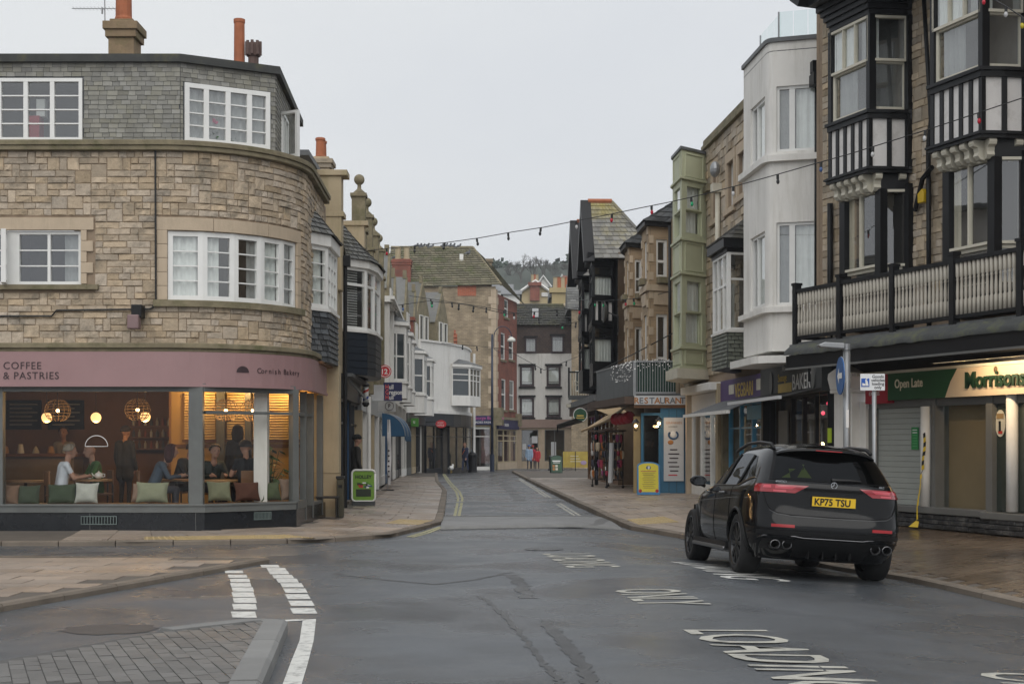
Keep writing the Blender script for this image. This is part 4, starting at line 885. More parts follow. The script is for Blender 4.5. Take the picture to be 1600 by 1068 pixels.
# ================================================================ left-hand side of the street
CREAM = mat('cream_render', (.40, .325, .215), .85, .12, 1.5, .1, 40, stain=(.22, .20, .09), stain_amt=.55, streak=True)
NAVY = mat('navy_boards', (.012, .018, .028), .4, .2, 3)
SHOPDARK = mat('dark_shopfront', (.018, .02, .026), .35, .2, 3)
BLUEP = mat('blue_paint', (.02, .07, .16), .45, .15, 3)
ROOMG = mat('shop_interior', (.10, .09, .08), .9, .4, 1.2)
def shopfront(par, x0, x1, z0, z1, y, n=2, fm=None, transom=.78, room=1.2, door=None, rm=None, riser=.35, gm=None):
    """glazed shopfront: riser, posts, transom, panes, door, and the space behind the glass"""
    fm = fm or SHOPDARK; b = MB(); b.box(x0, x1, y-.06, y+.1, z0, z0+riser); b.box(x0, x1, y-.05, y+.08, z1-.06, z1); zt_ = lerp(z0, z1, transom)
    w_ = (x1-x0)/n
    for i in range(n+1): u = x0+i*w_; b.box(max(x0, u-.04), min(x1, u+.04), y-.05, y+.08, z0+riser, z1-.06)
    for i in range(n):
        b.box(x0+i*w_+.04, x0+(i+1)*w_-.04, y-.03, y+.05, zt_-.025, zt_+.025)
    o = b.build('shopfront', fm, par)
    for i in range(n):
        a, c = x0+i*w_+.04, x0+(i+1)*w_-.04
        pane(o, idf, a, c, z0+riser, zt_-.025, y, gm or GLASS); pane(o, idf, a, c, zt_+.025, z1-.06, y, gm or GLASS)
    r = MB(); A = [(x0, y+.11, z0), (x1, y+.11, z0), (x1, y+.11, z1), (x0, y+.11, z1)]; B = [(p[0], y+room, p[2]) for p in A]
    r.add(A+B, [(4, 5, 6, 7), (0, 1, 5, 4), (2, 3, 7, 6), (1, 2, 6, 5), (3, 0, 4, 7)]); r.build('interior', rm or ROOMG, o)
    return o
def shell(par, x0, x1, depth, z0, z1, m, name='shell'):
    """side and back walls and top of a building behind its facade"""
    b = MB(); b.quad((x0, depth, z0), (x0, 0.02, z0), (x0, 0.02, z1), (x0, depth, z1)); b.quad((x1, .02, z0), (x1, depth, z0), (x1, depth, z1), (x1, .02, z1)); b.quad((x1, depth, z0), (x0, depth, z0), (x0, depth, z1), (x1, depth, z1)); b.quad((x0, .02, z1), (x1, .02, z1), (x1, depth, z1), (x0, depth, z1)); return b.build(name, m, par)
def gable_roof(par, x0, x1, y0, y1, ze, zr, m, rows=14, wid=.3, name='roof', over=.15):
    """ridge along x"""
    ym = (y0+y1)/2; b = MB(); b.add([(x0, y0-over, ze), (x1, y0-over, ze), (x1, ym, zr), (x0, ym, zr), (x1, y1, ze), (x0, y1, ze)], [(0, 1, 2, 3), (3, 2, 4, 5), (0, 3, 5), (1, 4, 2)]); o = b.build(name, m, par)
    shingles(o, (x0, y0-over, ze), (x1, y0-over, ze), (x1, ym, zr), (x0, ym, zr), rows, wid, m, 'slate'); return o
# ---- cream building with the slate-hung oriel
f1 = Fr(-3.98, 29.25, -4.05, 33.6); B1 = fthing('oriel_building', 'narrow cream building with a slate-hung oriel beside the cafe', 'building', f1)
wall(B1, 0, f1.len, 0, 6.0, 0, [], CREAM); shell(B1, 0, f1.len, 5, 3.3, 6.0, CREAM)
def wl(fr, pts): return [fr.loc(*p) for p in pts]
b = MB(); b.box(-.02, .42, -.42, .0, .05, 3.25); b.build('pilaster', CREAM, B1, bevel=.01); bx('pilaster_joint', LICHEN, B1, -.03, .43, -.43, 0, 1.02, 1.03); bx('pilaster_base', CREAM, B1, -.05, .45, -.46, 0, .0, .28)
op = wl(f1, [(-4.0, 27.25), (-3.60, 27.85), (-3.60, 29.3), (-4.0, 29.8)])
b = MB(); b.strip(op, -.25, 0, 3.22, 4.2); b.build('oriel_apron', DSLATE, B1)
for i in range(3):
    xf, Ln = seg_xf(op[i], op[i+1]); P = lambda u, z: xf(u, -.002, z); shingles(B1, P(0, 3.22), P(Ln, 3.22), P(Ln, 4.2), P(0, 4.2), 9, .2, DSLATE, 'slate', ind=30 if i < 2 else 0, jit=.25)
b = MB(); b.strip(op, -.3, .05, 4.2, 4.26); b.build('oriel_sill', WPAINT, B1); b = MB(); b.strip(op, -.3, .06, 5.47, 5.7); b.build('oriel_fascia', WPAINT, B1, bevel=.01)
bx('oriel_soffit', WOOD, B1, op[0][0]+.1, op[3][0]-.1, -.3, .1, 3.17, 3.22)
for i in range(3): window(B1, op[i], op[i+1], 4.26, 5.47, rows=(1, 1, 1, 1), v=.05, fw=.08, curt=[(.05, .95, CURT, 0, 1)], room=.4, cols=(1,) if i != 1 else (1, 1, 1))
o2 = off_path(op, .1); ap = [(op[0][0]+.05, .15), (op[1][0]+.25, .05), (op[2][0]-.25, .05), (op[3][0]-.05, .15)]
for i in range(3):
    A_, B_ = o2[i], o2[i+1]; C_, D_ = ap[i+1], ap[i]
    q = MB(); q.quad((A_.x, A_.y, 5.7), (B_.x, B_.y, 5.7), (C_[0], C_[1], 6.35), (D_[0], D_[1], 6.35)); q.build('oriel_roof', ROOFSLATE, B1)
    shingles(B1, (A_.x, A_.y, 5.7), (B_.x, B_.y, 5.7), (C_[0], C_[1], 6.35), (D_[0], D_[1], 6.35), 6, .22, ROOFSLATE, 'slate', ind=20 if i < 2 else 0)
fx = lambda x0, x1, y0, y1: None
b = MB(); (a0, c0), (a1, c1) = f1.loc(-4.9, 33.0), f1.loc(-3.97, 33.5)
b.box(a0, a1, c1, c0, 5.2, 6.9); b.box(a0-.03, a1+.03, c1-.06, c0, 6.9, 7.02); b.box(a0, a1, c1, c0, 7.02, 7.85); b.box(a0-.06, a1+.06, c1-.14, c0, 7.85, 7.98); b.build('parapet_block', CREAM, B1, bevel=.01)
chx = f1.loc(-4.9, 36.5); o = chimney(B1, chx[0], chx[1], 6, 8.9, .6, .5, STONE2, [(chx[0]-.15, chx[1], .5, .12, TERRA), (chx[0]+.2, chx[1], .5, .12, TERRA)], cap=.25)
dm = f1.loc(-5.3, 32.2); b = MB(); b.box(dm[0]-.6, dm[0]+1.2, dm[1]-.5, dm[1]+1, 6.8, 8.0); b.build('dormer', WPAINT, B1); b = MB(); b.box(dm[0]-.8, dm[0]+1.5, dm[1]-.8, dm[1]+1.2, 8.0, 8.12); b.build('dormer_roof', LEAD, B1)
b = MB(); xk = f1.len-.12; b.tube([(xk, -.12, 5.9), (xk, -.12, .1)], .05, 8); b.box(xk-.1, xk+.1, -.24, -.02, 5.8, 6.05); b.build('drainpipe', BPAINT, B1)
# ---- navy bay building
f2 = Fr(-4.05, 33.6, -4.2, 38.7); B2 = fthing('navy_bay_building', 'narrow building with a navy boarded bay under a slate roof', 'building', f2)
wall(B2, 0, f2.len, 3.2, 6.9, 0, [], CREAM); shell(B2, 0, f2.len, 5, 3.2, 6.9, CREAM)
op = wl(f2, [(-4.07, 34.1), (-3.55, 34.75), (-3.42, 35.5), (-3.42, 37.0), (-3.6, 37.8), (-4.1, 38.3)])
b = MB(); b.strip(op, -.3, 0, 3.3, 4.33); b.build('bay_apron', NAVY, B2)
for k in range(6):
    z = 3.31+k*.17; b = MB(); b.strip(op, 0, .02, z, z+.155); b.build('weatherboard', NAVY, B2)
b = MB(); b.strip(op, -.3, .06, 4.33, 4.39); b.build('bay_sill', WPAINT, B2); b = MB(); b.strip(op, -.3, .07, 5.9, 6.08); b.build('bay_fascia', WPAINT, B2)
VB = mat('venetian_blind', (.42, .42, .40), .6)
for i in range(5):
    wq = window(B2, op[i], op[i+1], 4.39, 5.9, rows=(3, 1) if i in (0, 1, 2) else (3, 1), v=.05, fw=.075, bw=.06, room=.4)
    if i < 2:
        xf, Ln = seg_xf(op[i], op[i+1])
        for k in range(22): b = MB(); b.box(.08, Ln*.75, .12, .14, 4.47+k*.062, 4.50+k*.062, xf); b.build('blind_slat', VB, wq)
o2 = off_path(op, .12); n = len(op); ap = [(op[0][0]+.1, .1)]+[(lerp(op[0][0]+.3, op[-1][0]-.3, (i-1)/(n-3)), .05) for i in range(1, n-1)]+[(op[-1][0]-.1, .1)]
for i in range(n-1):
    A_, B_ = o2[i], o2[i+1]; C_, D_ = ap[i+1], ap[i]; qd = [(A_.x, A_.y, 6.08), (B_.x, B_.y, 6.08), (C_[0], C_[1], 6.95), (D_[0], D_[1], 6.95)]
    MB().quad(*qd).build('bay_roof', ROOFSLATE, B2); shingles(B2, *qd, 9, .2, ROOFSLATE, 'slate', ind=40 if i < 2 else 0)
b = MB(); (a0, c0), (a1, c1) = f2.loc(-4.9, 38.2), f2.loc(-3.98, 38.6); b.box(a0, a1, c1, c0, 5.2, 7.5); b.box(a0-.05, a1+.05, c1-.1, c0, 7.5, 7.62); b.build('parapet_block', CREAM, B2)
b = MB(); b.box(0, f2.len, -.1, .1, 2.7, 3.3); fa = b.build('fascia', SHOPDARK, B2); b = MB(); b.box(0, f2.len, -.28, .05, 3.22, 3.3); b.build('fascia_cornice', LEAD, B2)
shopfront(B2, 0, 1.7, .12, 2.7, .05, 2); shopfront(B2, 2.9, f2.len, .12, 2.7, .05, 2)
b = MB(); b.box(1.7, 2.9, .9, .96, .12, 2.7); b.build('door', BLUEP, B2); bx('door_pane', DGLASS, B2, 1.95, 2.65, .88, .9, 1.0, 2.2); bx('doorway_side', SHOPDARK, B2, 1.68, 1.72, .05, .95, .12, 2.7); bx('doorway_side', BLUEP, B2, 2.88, 2.92, .05, .95, .12, 2.7); bx('doorstep', KERB, B2, 1.7, 2.9, -.05, .9, .08, .2)
b = MB(); b.tube([(1.5, -.08, 3.2), (2.0, -.45, 2.75)], .03, 6); b.build('awning_arm', STEEL, B2)
# ---- stone building with ball finials
f3 = Fr(-4.22, 38.75, -4.85, 52.6); B3 = fthing('finial_building', 'stone terrace with ball finials on tall parapet piers', 'building', f3)
RUB = brick_mat('far_rubble', (.33, .26, .175), (.25, .20, .135), (.20, .16, .11), 1, .36, .14, .012, var=.35, bump=.8, stain=(.12, .11, .07), stain_amt=.5)
RUB2 = brick_mat('far_rubble_pale', (.37, .295, .20), (.28, .22, .15), (.24, .19, .13), 1, .3, .11, .01, var=.35, bump=.8, stain=(.17, .14, .09), stain_amt=.6)
ops = [(1.2+i*3.4, 2.4+i*3.4, 4.0, 5.6) for i in range(4)]
wall(B3, 0, f3.len, 3.1, 6.6, 0, ops, RUB); shell(B3, 0, f3.len, 7, 0, 6.6, RUB)
for o_ in ops: box_win(B3, *o_, 0, rows=(1, 1), v=.1, fm=WPAINT, gm=DGLASS, room=0)
b = MB(); b.box(0, f3.len, -.12, .1, 6.6, 6.75); b.box(0, f3.len, -.08, .1, 3.0, 3.15); b.build('string_course', LICHEN, B3)
for i in range(4):
    x = .95+i*3.75; z0 = 6.75; b = MB()
    b.box(x-.24, x+.24, -.20, .24, 3.15, 7.5); b.box(x-.29, x+.29, -.25, .28, 7.5, 7.6); b.box(x-.2, x+.2, -.18, .2, 7.6, 8.5); b.box(x-.25, x+.25, -.22, .24, 8.5, 8.6); b.build('pier', LICHEN, B3, bevel=.015)
    b = MB(); b.lathe([(.16, 0), (.17, .04), (.06, .14), (.05, .24), (.08, .28)], (x, 0, 8.6), 14); b.ball((x, 0, 9.0), .15, 14, 10); b.build('ball_finial', LICHEN, B3, smooth=True)
    for k_, (dx_, zt4) in enumerate(((.2, 8.15), (.42, 7.8), (.64, 7.5), (.86, 7.2))): bx('gable_step', LICHEN, B3, x+dx_, x+dx_+.24, -.14, .2, 6.75, zt4)
    if i < 3:
        xm = x+1.87; pr = [(xm-1.4, 6.75), (xm+1.4, 6.75), (xm+1.2, 7.1), (xm+.75, 7.25), (xm+.6, 7.7), (xm+.2, 7.95), (xm-.2, 7.95), (xm-.6, 7.7), (xm-.75, 7.25), (xm-1.2, 7.1)]; b = MB(); b.xprism(pr, -.08, .25); b.build('shaped_gable', RUB, B3)
gable_roof(B3, .2, f3.len-.2, .4, 6.5, 6.5, 8.0, ROOFSLATE, 10)
b = MB(); b.box(0, f3.len, -.12, .05, 2.55, 3.05); b.build('fascia', mat('pale_grey_sign', (.42, .43, .43), .5), B3)
xs_ = [0, 3.2, 6.4, 9.6, f3.len]
for i in range(4):
    shopfront(B3, xs_[i]+.15, xs_[i+1]-.15, .1, 2.55, .06, 2, [WPAINT, SHOPDARK, BLUEP, WPAINT][i]); bx('pilaster', [CREAM, WPAINT, CREAM, WPAINT][i], B3, xs_[i]-.15, xs_[i]+.15, -.14, .1, .1, 2.55)
b = MB(); b.tube([(2.2, -.2, 3.0), (2.2, -.2, .12)], .06, 8); b.build('downpipe', WPAINT, B3)
# ---- white building with a two-storey bay
f4 = Fr(-4.85, 52.6, -5.6, 72); B4L = fthing('white_bay_building', 'tall white building with cornices and a pointed attic gable', 'building', f4)
ops = [(1.5, 3.3, 4.1, 6.2), (6.5, 8.3, 4.1, 6.2), (11, 12.5, 4.1, 6.2), (15.5, 17.2, 4.1, 6.2)]
wall(B4L, 0, f4.len, 3.3, 6.9, 0, ops, RENDER); shell(B4L, 0, f4.len, 7, 0, 6.9, RENDER)
for o_ in ops: box_win(B4L, *o_, 0, cols=(1, 1), rows=(1, 1), v=.08, fm=WPAINT, gm=DGLASS, room=0)
for k, x in enumerate((.2, 3.9, 9.2, 13.8, 18.5)):
    b = MB(); b.box(x, x+.5, -.3, .1, 3.3, 6.9); b.box(x-.1, x+.6, -.42, .1, 6.9, 7.05); b.build('pilaster', RENDER, B4L)
b = MB(); b.box(0, f4.len, -.35, .1, 6.9, 7.0); b.box(0, f4.len, -.5, .1, 7.0, 7.12); b.build('cornice', RENDER, B4L)
def pointed(par, x, z0, w_, hw, hp, m, y=0, win=True, mw=None):
    b = MB(); b.xprism([(x-w_/2, z0), (x+w_/2, z0), (x+w_/2, z0+hw), (x, z0+hw+hp), (x-w_/2, z0+hw)], y, y+.4); b.box(x-.1, x+.1, y+.05, y+.25, z0+hw+hp-.1, z0+hw+hp+.35); o = b.build('pointed_gable', m, par)
    r = MB(); r.add([(x-w_/2-.1, y+.1, z0+hw-.1), (x, y+.1, z0+hw+hp), (x, y+3, z0+hw+hp), (x-w_/2-.1, y+3, z0+hw-.1), (x+w_/2+.1, y+.1, z0+hw-.1), (x+w_/2+.1, y+3, z0+hw-.1)], [(0, 1, 2, 3), (1, 4, 5, 2)]); r.build('gable_roof', ROOFSLATE, o)
    c = MB(); c.box(x-w_/2, x-w_/2+.02, y+.4, y+3, z0, z0+hw); c.box(x+w_/2-.02, x+w_/2, y+.4, y+3, z0, z0+hw); c.build('cheek', m, o)
    if win:
        for s_ in (-1, 1):
            box_win(o, x+s_*w_*.2-w_*.14, x+s_*w_*.2+w_*.14, z0+.25, z0+hw-.05, y-.06, v=.04, fm=mw or WPAINT, gm=DGLASS, room=0, fw=.05)
    return o
pointed(B4L, 7.5, 7.0, 2.2, 1.2, 1.5, LICHEN); pointed(B4L, 13, 7.0, 2.0, 1.0, 1.4, LICHEN)
gable_roof(B4L, 0, f4.len, .5, 6.5, 6.95, 8.6, ROOFSLATE, 12, .35)
b = MB(); b.box(0, f4.len, -.25, .1, 2.8, 3.35); b.build('fascia', mat('stone_fascia', (.30, .27, .23), .7), B4L)
for i in range(6): shopfront(B4L, .2+i*3.2, 3.2+i*3.2, .08, 2.8, .06, 2, [WPAINT, BLUEP, GREYP, WPAINT, GREYP, SHOPDARK][i])
# ---- white building with two bays, then the curved-fronted one
f5 = Fr(-5.6, 72, -5.55, 86.2); B5 = fthing('white_bay_house', 'white rendered building with two projecting sash bays', 'building', f5, -.12)
wall(B5, 0, f5.len, 3.3, 7.2, 0, [], RENDER); shell(B5, 0, f5.len, 7, 0, 7.2, RENDER)
def sash_bay(par, xl, xr, d, c, z0, z1, zb, zt_, gm=None):
    p = bay_path(xl, xr, d, c, c); b = MB(); b.strip(p, -.4, 0, zb, z0-.1); b.strip(p, -.4, .06, z0-.1, z0); o = b.build('bay_apron', RENDER, par); b = MB(); b.strip(p, -.4, 0, z1, zt_); b.strip(p, -.5, .12, zt_, zt_+.14); b.build('bay_head', RENDER, par)
    for i in range(3): window(o, p[i], p[i+1], z0, z1, rows=(1, 1), cols=(1, 1) if i != 1 else (1, 1, 1), v=.06, fm=WPAINT, gm=gm or DGLASS, room=0, fw=.09, bw=.07, mw=.06)
    b = MB(); t_ = off_path(p, .12); b.add([(q.x, q.y, zt_+.14) for q in t_]+[(lerp(xl, xr, .2), .1, zt_+.6), (lerp(xl, xr, .8), .1, zt_+.6)], [(0, 1, 4), (1, 2, 5, 4), (2, 3, 5)]); b.build('bay_roof', LEAD, o); return o
for xq_ in (4.6, 9.9, 14.6): sash_bay(B4L, xq_, xq_+3.2, .75, .7, 4.2, 6.2, 3.5, 6.45)
sash_bay(B5, 1.5, 5.5, 1.0, .9, 4.4, 6.3, 3.4, 6.5); sash_bay(B5, 8.0, 12.0, 1.0, .9, 4.4, 6.3, 3.4, 6.5)
pointed(B5, 4, 7.2, 2.3, 1.6, 1.9, LICHEN); pointed(B5, 10.5, 7.2, 2.3, 1.6, 1.9, LICHEN)
gable_roof(B5, 0, f5.len, .5, 6.5, 7.2, 9.6, ROOFSLATE, 12, .4); bx('parapet', RENDER, B5, 0, f5.len, -.05, .3, 7.2, 7.5)
b = MB(); b.box(0, f5.len, -.3, .1, 2.9, 3.35); b.build('fascia', SHOPDARK, B5)
for i in range(4): shopfront(B5, .3+i*3.5, 3.4+i*3.5, .12, 2.9, .06, 2, [WPAINT, GREYP, CREAM, SHOPDARK][i])
b = MB(); b.box(6.6, 7.4, -.1, .3, 3.4, 8.6); b.box(6.5, 7.5, -.2, .4, 8.6, 8.8); b.build('chimney', BRICKR, B5)
f6 = Fr(-5.55, 86.2, -2.84, 97); B6 = fthing('curved_white_building', 'white rendered building with a bowed parapet and one sash bay', 'building', f6, -.2)
n = 9; cp = [(f6.len*i/(n-1), -.9*math.sin(math.pi*i/(n-1))) for i in range(n)]
b = MB(); b.strip(cp, -.3, 0, 3.9, 8.1); b.build('wall', RENDER, B6); b = MB(); b.strip(cp, -.4, .1, 8.1, 8.22); b.strip(cp, -.35, .12, 3.75, 3.95); b.build('coping', RENDER, B6)
shell(B6, .3, f6.len-.3, 7, 0, 8.0, RENDER)
p = [(3.8, -.85), (4.9, -1.75), (7.4, -1.75), (8.4, -.8)]; b = MB(); b.strip(p, -.5, 0, 4.3, 4.85); o = b.build('bay_apron', RENDER, B6); b = MB(); b.strip(p, -.5, .1, 6.75, 6.95); b.build('bay_head', RENDER, B6)
for i in range(3): window(o, p[i], p[i+1], 4.85, 6.75, cols=(1,) if i != 1 else (1, 1, 1), rows=(1.3, .5, .5), v=.06, fm=WPAINT, gm=DGLASS, room=0, fw=.1, bw=.06, mw=.09)
t_ = off_path(p, .14); b = MB(); b.add([(q.x, q.y, 6.95) for q in t_]+[(5.2, -.9, 7.3), (7.2, -.9, 7.3)], [(0, 1, 4), (1, 2, 5, 4), (2, 3, 5)]); b.build('bay_roof', LEAD, o)
pointed(B6, 3.4, 8.0, 2.6, 2.0, 2.1, LICHEN, .9); pointed(B6, 7.6, 8.0, 2.6, 1.9, 2.0, LICHEN, .9)
gable_roof(B6, .5, f6.len-.5, 1, 7, 8.0, 10.2, ROOFSLATE, 10, .4)
b = MB(); b.strip(cp, -.3, .05, 3.0, 3.75); b.build('fascia', SHOPDARK, B6)
for i in range(3): shopfront(B6, .4+i*3.6, 3.8+i*3.6, .0, 3.0, .2-.8*math.sin(math.pi*(i+.5)/3), 2, SHOPDARK)
b = MB(); b.tube([(f6.len-.3, -.35, 8.0), (f6.len-.3, -.35, .2)], .09, 6); b.build('downpipe', WPAINT, B6)
# ================================================================ street furniture, left
def board_sign(name, label, cat, px0, px1, py0, py1, Y, col, texts=(), th=.06, frame=None, bracket=None):
    """a flat sign facing down the street; texts = (string, px, py, size, colour)"""
    A_, B_ = at(px0, py1, Y), at(px1, py0, Y); t = thing(name, label, cat, (A_.x, Y, A_.z)); W, H = B_.x-A_.x, B_.z-A_.z
    b = MB(); b.box(0, W, 0, th, 0, H); o = b.build('panel', col, t, bevel=.008)
    for (s, px, py, sz, cm) in texts:
        q = at(px, py, Y); lettering(s, sz, cm, t, face_M(q.x-A_.x, -.006, q.z-A_.z), depth=.002, bold=.003, sx=.74)
    if bracket: MB().box(-bracket, 0, .02, .05, H*.85, H*.9).build('bracket', IRON, t)
    return t
WL = mat('white_letters', (.75, .74, .72), .5, .03); RL = mat('red_letters', (.5, .03, .04), .5, .03); RLB = mat('bright_red_letters', (.7, .12, .10), .5); NAVS = mat('navy_sign', (.012, .016, .075), .4, .1)
board_sign('hanging_sign', 'navy hanging sign with white lettering above the pavement', 'sign', 599, 628, 597, 626, 46, NAVS, [('H', 602, 607.5, .21, RLB), ('ull', 608, 607.5, .21, WL), ('G', 602, 615.8, .21, RLB), ('regson', 608, 615.8, .21, WL), ('H', 602, 623.8, .21, RLB), ('ull', 608, 623.8, .21, WL)], .1)
LBOX = mat('lightbox_white', (.55, .56, .57), .5, .05)
board_sign('light_box_sign', 'plain pale box sign beside the barber pole', 'sign', 577, 599, 601, 626, 44.5, LBOX, (), .25)
PS = board_sign('grey_hanging_sign', 'pale grey hanging sign with a dark emblem under the navy sign', 'sign', 590, 618, 626, 643, 47, mat('pale_sign', (.45, .45, .44), .5), [('P', 606.5, 637, .2, DTEXT)], .08)
b = MB(); c_ = at(608.5, 634, 47); o_ = PS.location; b.tube([(c_.x-o_.x+.14*math.cos(a*.3), -.01, c_.z-o_.z+.14*math.sin(a*.3)) for a in range(-5, 17)], .008, 4); b.build('emblem', DTEXT, PS)
c_ = at(601.5, 580, 44); t = thing('round_sign', 'round red and white sign on the wall above the navy sign', 'sign', c_); b = MB(); b.lathe([(.2, -.04), (.2, .04)], (0, 0, 0), 28, lambda x, y, z: (x, z, y)); b.build('disc', mat('red_sign', (.5, .02, .03), .4), t); b = MB(); b.tube([(.165*math.cos(a*math.pi/14), -.045, .165*math.sin(a*math.pi/14)) for a in range(29)], .012, 5); b.build('ring', WL, t); lettering('12', .22, WL, t, face_M(-.13, -.046, -.08), depth=.003, bold=.005); MB().box(-.5, -.18, -.02, .02, -.02, .02).build('bracket', IRON, t)
bp = at(571.5, 616, 38.5); t = thing('barber_pole', 'striped barber pole fixed beside the dark doorway', 'barber pole', bp)
BW = mat('pole_white', (.7, .7, .68), .3); MB().lathe([(.075, -.22), (.075, .22)], (0, 0, 0), 16).build('cylinder', BW, t, smooth=True)
for k in range(3):
    b = MB(); rows = []
    for j in (0, 1): rows.append([(.078*math.cos(q), .078*math.sin(q), max(-.22, min(.22, -.3+k*.2+j*.07+q*.03))) for q in [i*math.pi/8-math.pi for i in range(17)]])
    b.grid(rows); b.build('stripe', mat('pole_red', (.5, .05, .03), .3) if k != 1 else mat('pole_blue', (.05, .08, .3), .3), t)
MB().lathe([(.1, .22), (.1, .27), (.05, .33)], (0, 0, 0), 14).build('cap', IRON, t); MB().lathe([(.05, -.33), (.1, -.27), (.1, -.22)], (0, 0, 0), 14).build('cap', IRON, t); MB().box(-.35, -.07, -.03, .03, -.05, .05).build('bracket', IRON, t)
# blue dome awning
aw = at(597, 681, 49.5); t = thing('dome_awning', 'blue dutch canopy over the shop with postcards outside', 'awning', (aw.x, 49.5, aw.z)); AWB = mat('blue_canvas', (.012, .07, .15), .7, .12, 4)
b = MB(); W, H, D = .8, .8, 2.8; rows = []
for j in range(9):
    q = j/8*math.pi/2; rows.append([(W*math.cos(q) if True else 0, -0+D*i/6, H*math.sin(q)) for i in range(7)])
b.grid(rows); b.add([(0, 0, 0)]+[(W*math.cos(j/8*math.pi/2), 0, H*math.sin(j/8*math.pi/2)) for j in range(9)], [tuple(range(10))]); b.add([(0, D, 0)]+[(W*math.cos(j/8*math.pi/2), D, H*math.sin(j/8*math.pi/2)) for j in range(9)], [tuple(range(10))]); b.build('canvas', AWB, t)
for j in (0, 3, 6): MB().tube([(W*math.cos(q)+.005, D*j/6, H*math.sin(q)+.005) for q in [k*math.pi/16 for k in range(9)]], .015, 5).build('rib', STEEL, t)
b = MB()
for i in range(8): b.box(W-.01, W+.01, D*i/8+.02, D*(i+1)/8-.02, -.14-(.04 if i % 2 else 0), 0)
b.build('valance', AWB, t)
# feather flag
fp = at(606, 730, 47); fp.z = ground(fp.x, 47)+.12; t = thing('feather_flag', 'tall narrow white flag standing by the blue canopy', 'flag', fp); ft = at(605, 655, 47).z-fp.z
MB().tube([(0, 0, 0), (0, 0, ft*.6), (.02, 0, ft)], .012, 6).build('pole', STEEL, t); b = MB(); b.grid([[(-.02+.0, .02*math.sin(z*6), z), (.07+.05*math.sin((z/ft)*3.1), .03*math.sin(z*6+1), z)] for z in [.2+(ft-.2)*i/14 for i in range(15)]]); b.build('cloth', mat('flag_white', (.62, .60, .60), .8), t); MB().box(-.2, .2, -.2, .2, 0, .04).build('base', IRON, t)
for k in range(6): MB().box(0, .06, -.035, -.03, .45+k*.17, .5+k*.17).build('mark', DTEXT, t)
# card rack and stock outside
rk = gpt(612, 747, .12); t = thing('card_rack', 'postcard rack with a clear cover outside the blue-canopied shop', 'rack', rk)
b = MB()
for x in (-.3, .3):
    for y in (-.25, .25): b.tube([(x, y, 0), (x, y, 1.15)], .018, 6)
b.build('frame', IRON, t)
for k in range(4):
    MB().box(-.3, .3, -.28, .25, .2+k*.26, .22+k*.26).build('tray', BLUEP, t)
    for i in range(6):
        x = -.27+i*.09; o = MB().box(x, x+.075, -.27, -.25, .22+k*.26, .38+k*.26).build('card', mat('card%d' % ((i*5+k*3) % 5), [(.5, .5, .48), (.1, .2, .4), (.4, .12, .1), (.3, .35, .2), (.5, .42, .25)][(i*5+k*3) % 5], .5), t)
b = MB(); b.grid([[(.32*math.cos(q), y, .7+.55*math.sin(q)) for y in (-.3, .3)] for q in [i*math.pi/10 for i in range(11)]]); b.build('cover', glass_mat('clear_plastic', (.8, .85, .85), .12, .15), t)
rs = gpt(627, 742, .12); t = thing('red_stock_stand', 'red and orange display stand outside the shop', 'stand', rs); MB().box(-.25, .25, -.2, .2, .05, .5).build('lower_crate', mat('red_plastic', (.42, .03, .02), .4), t, bevel=.02); MB().box(-.22, .22, -.18, .18, .5, .95).build('upper_crate', mat('orange_plastic', (.5, .14, .02), .4), t, bevel=.02); MB().box(-.24, .24, -.24, -.2, .55, .62).build('lip', RL, t)
# green pavement board
gb = gpt(568, 789, .12); t = thing('pavement_board', 'bright green pavement board with a white rim near the cafe', 'a-board', gb, R(4)); sc_ = gb.y/F
W, H = 36*sc_, 55*sc_
def rim(W, H, r, th, d):
    p = []
    for cx_, cz_, a0 in ((W/2-r, H-r, 0), (-W/2+r, H-r, 90), (-W/2+r, .1+r, 180), (W/2-r, .1+r, 270)): p += [(cx_+r*math.cos(R(a0+i*15)), d, cz_+r*math.sin(R(a0+i*15))) for i in range(7)]
    return p+[p[0]]
LIME = mat('lime_poster', (.15, .29, .03), .5, .2, 5)
MB().tube(rim(W, H, .09, .03, 0), .026, 8).build('rim', WPAINT, t, smooth=True); MB().box(-W/2+.02, W/2-.02, -.005, .01, .12, H-.02).build('poster', LIME, t)
MB().yprism([(-.22, 0), (.22, 0), (.12, .1), (-.12, .1)], -W/2, W/2).build('base', IRON, t, bevel=.015)
lettering('HOLLEY', .11, mat('dark_print', (.02, .03, .015), .5), t, face_M(-W/2+.08, -.012, H-.2), depth=.001, bold=.004)
for k in range(14):
    x = random.uniform(-W/2+.08, W/2-.16); z = random.uniform(.42, H-.33); MB().box(x, x+random.uniform(.03, .1), -.012-k*.0004, -.008, z, z+random.uniform(.02, .07)).build('print_patch', [MATS['dark_print'], WL, MATS['red_plastic'], BLUEP, mat('print_green', (.08, .22, .03), .5)][k % 5], t)
MB().box(-W/2+.1, W/2-.1, -.014, -.008, .22, .4).build('print_patch', MATS['dark_print'], t)
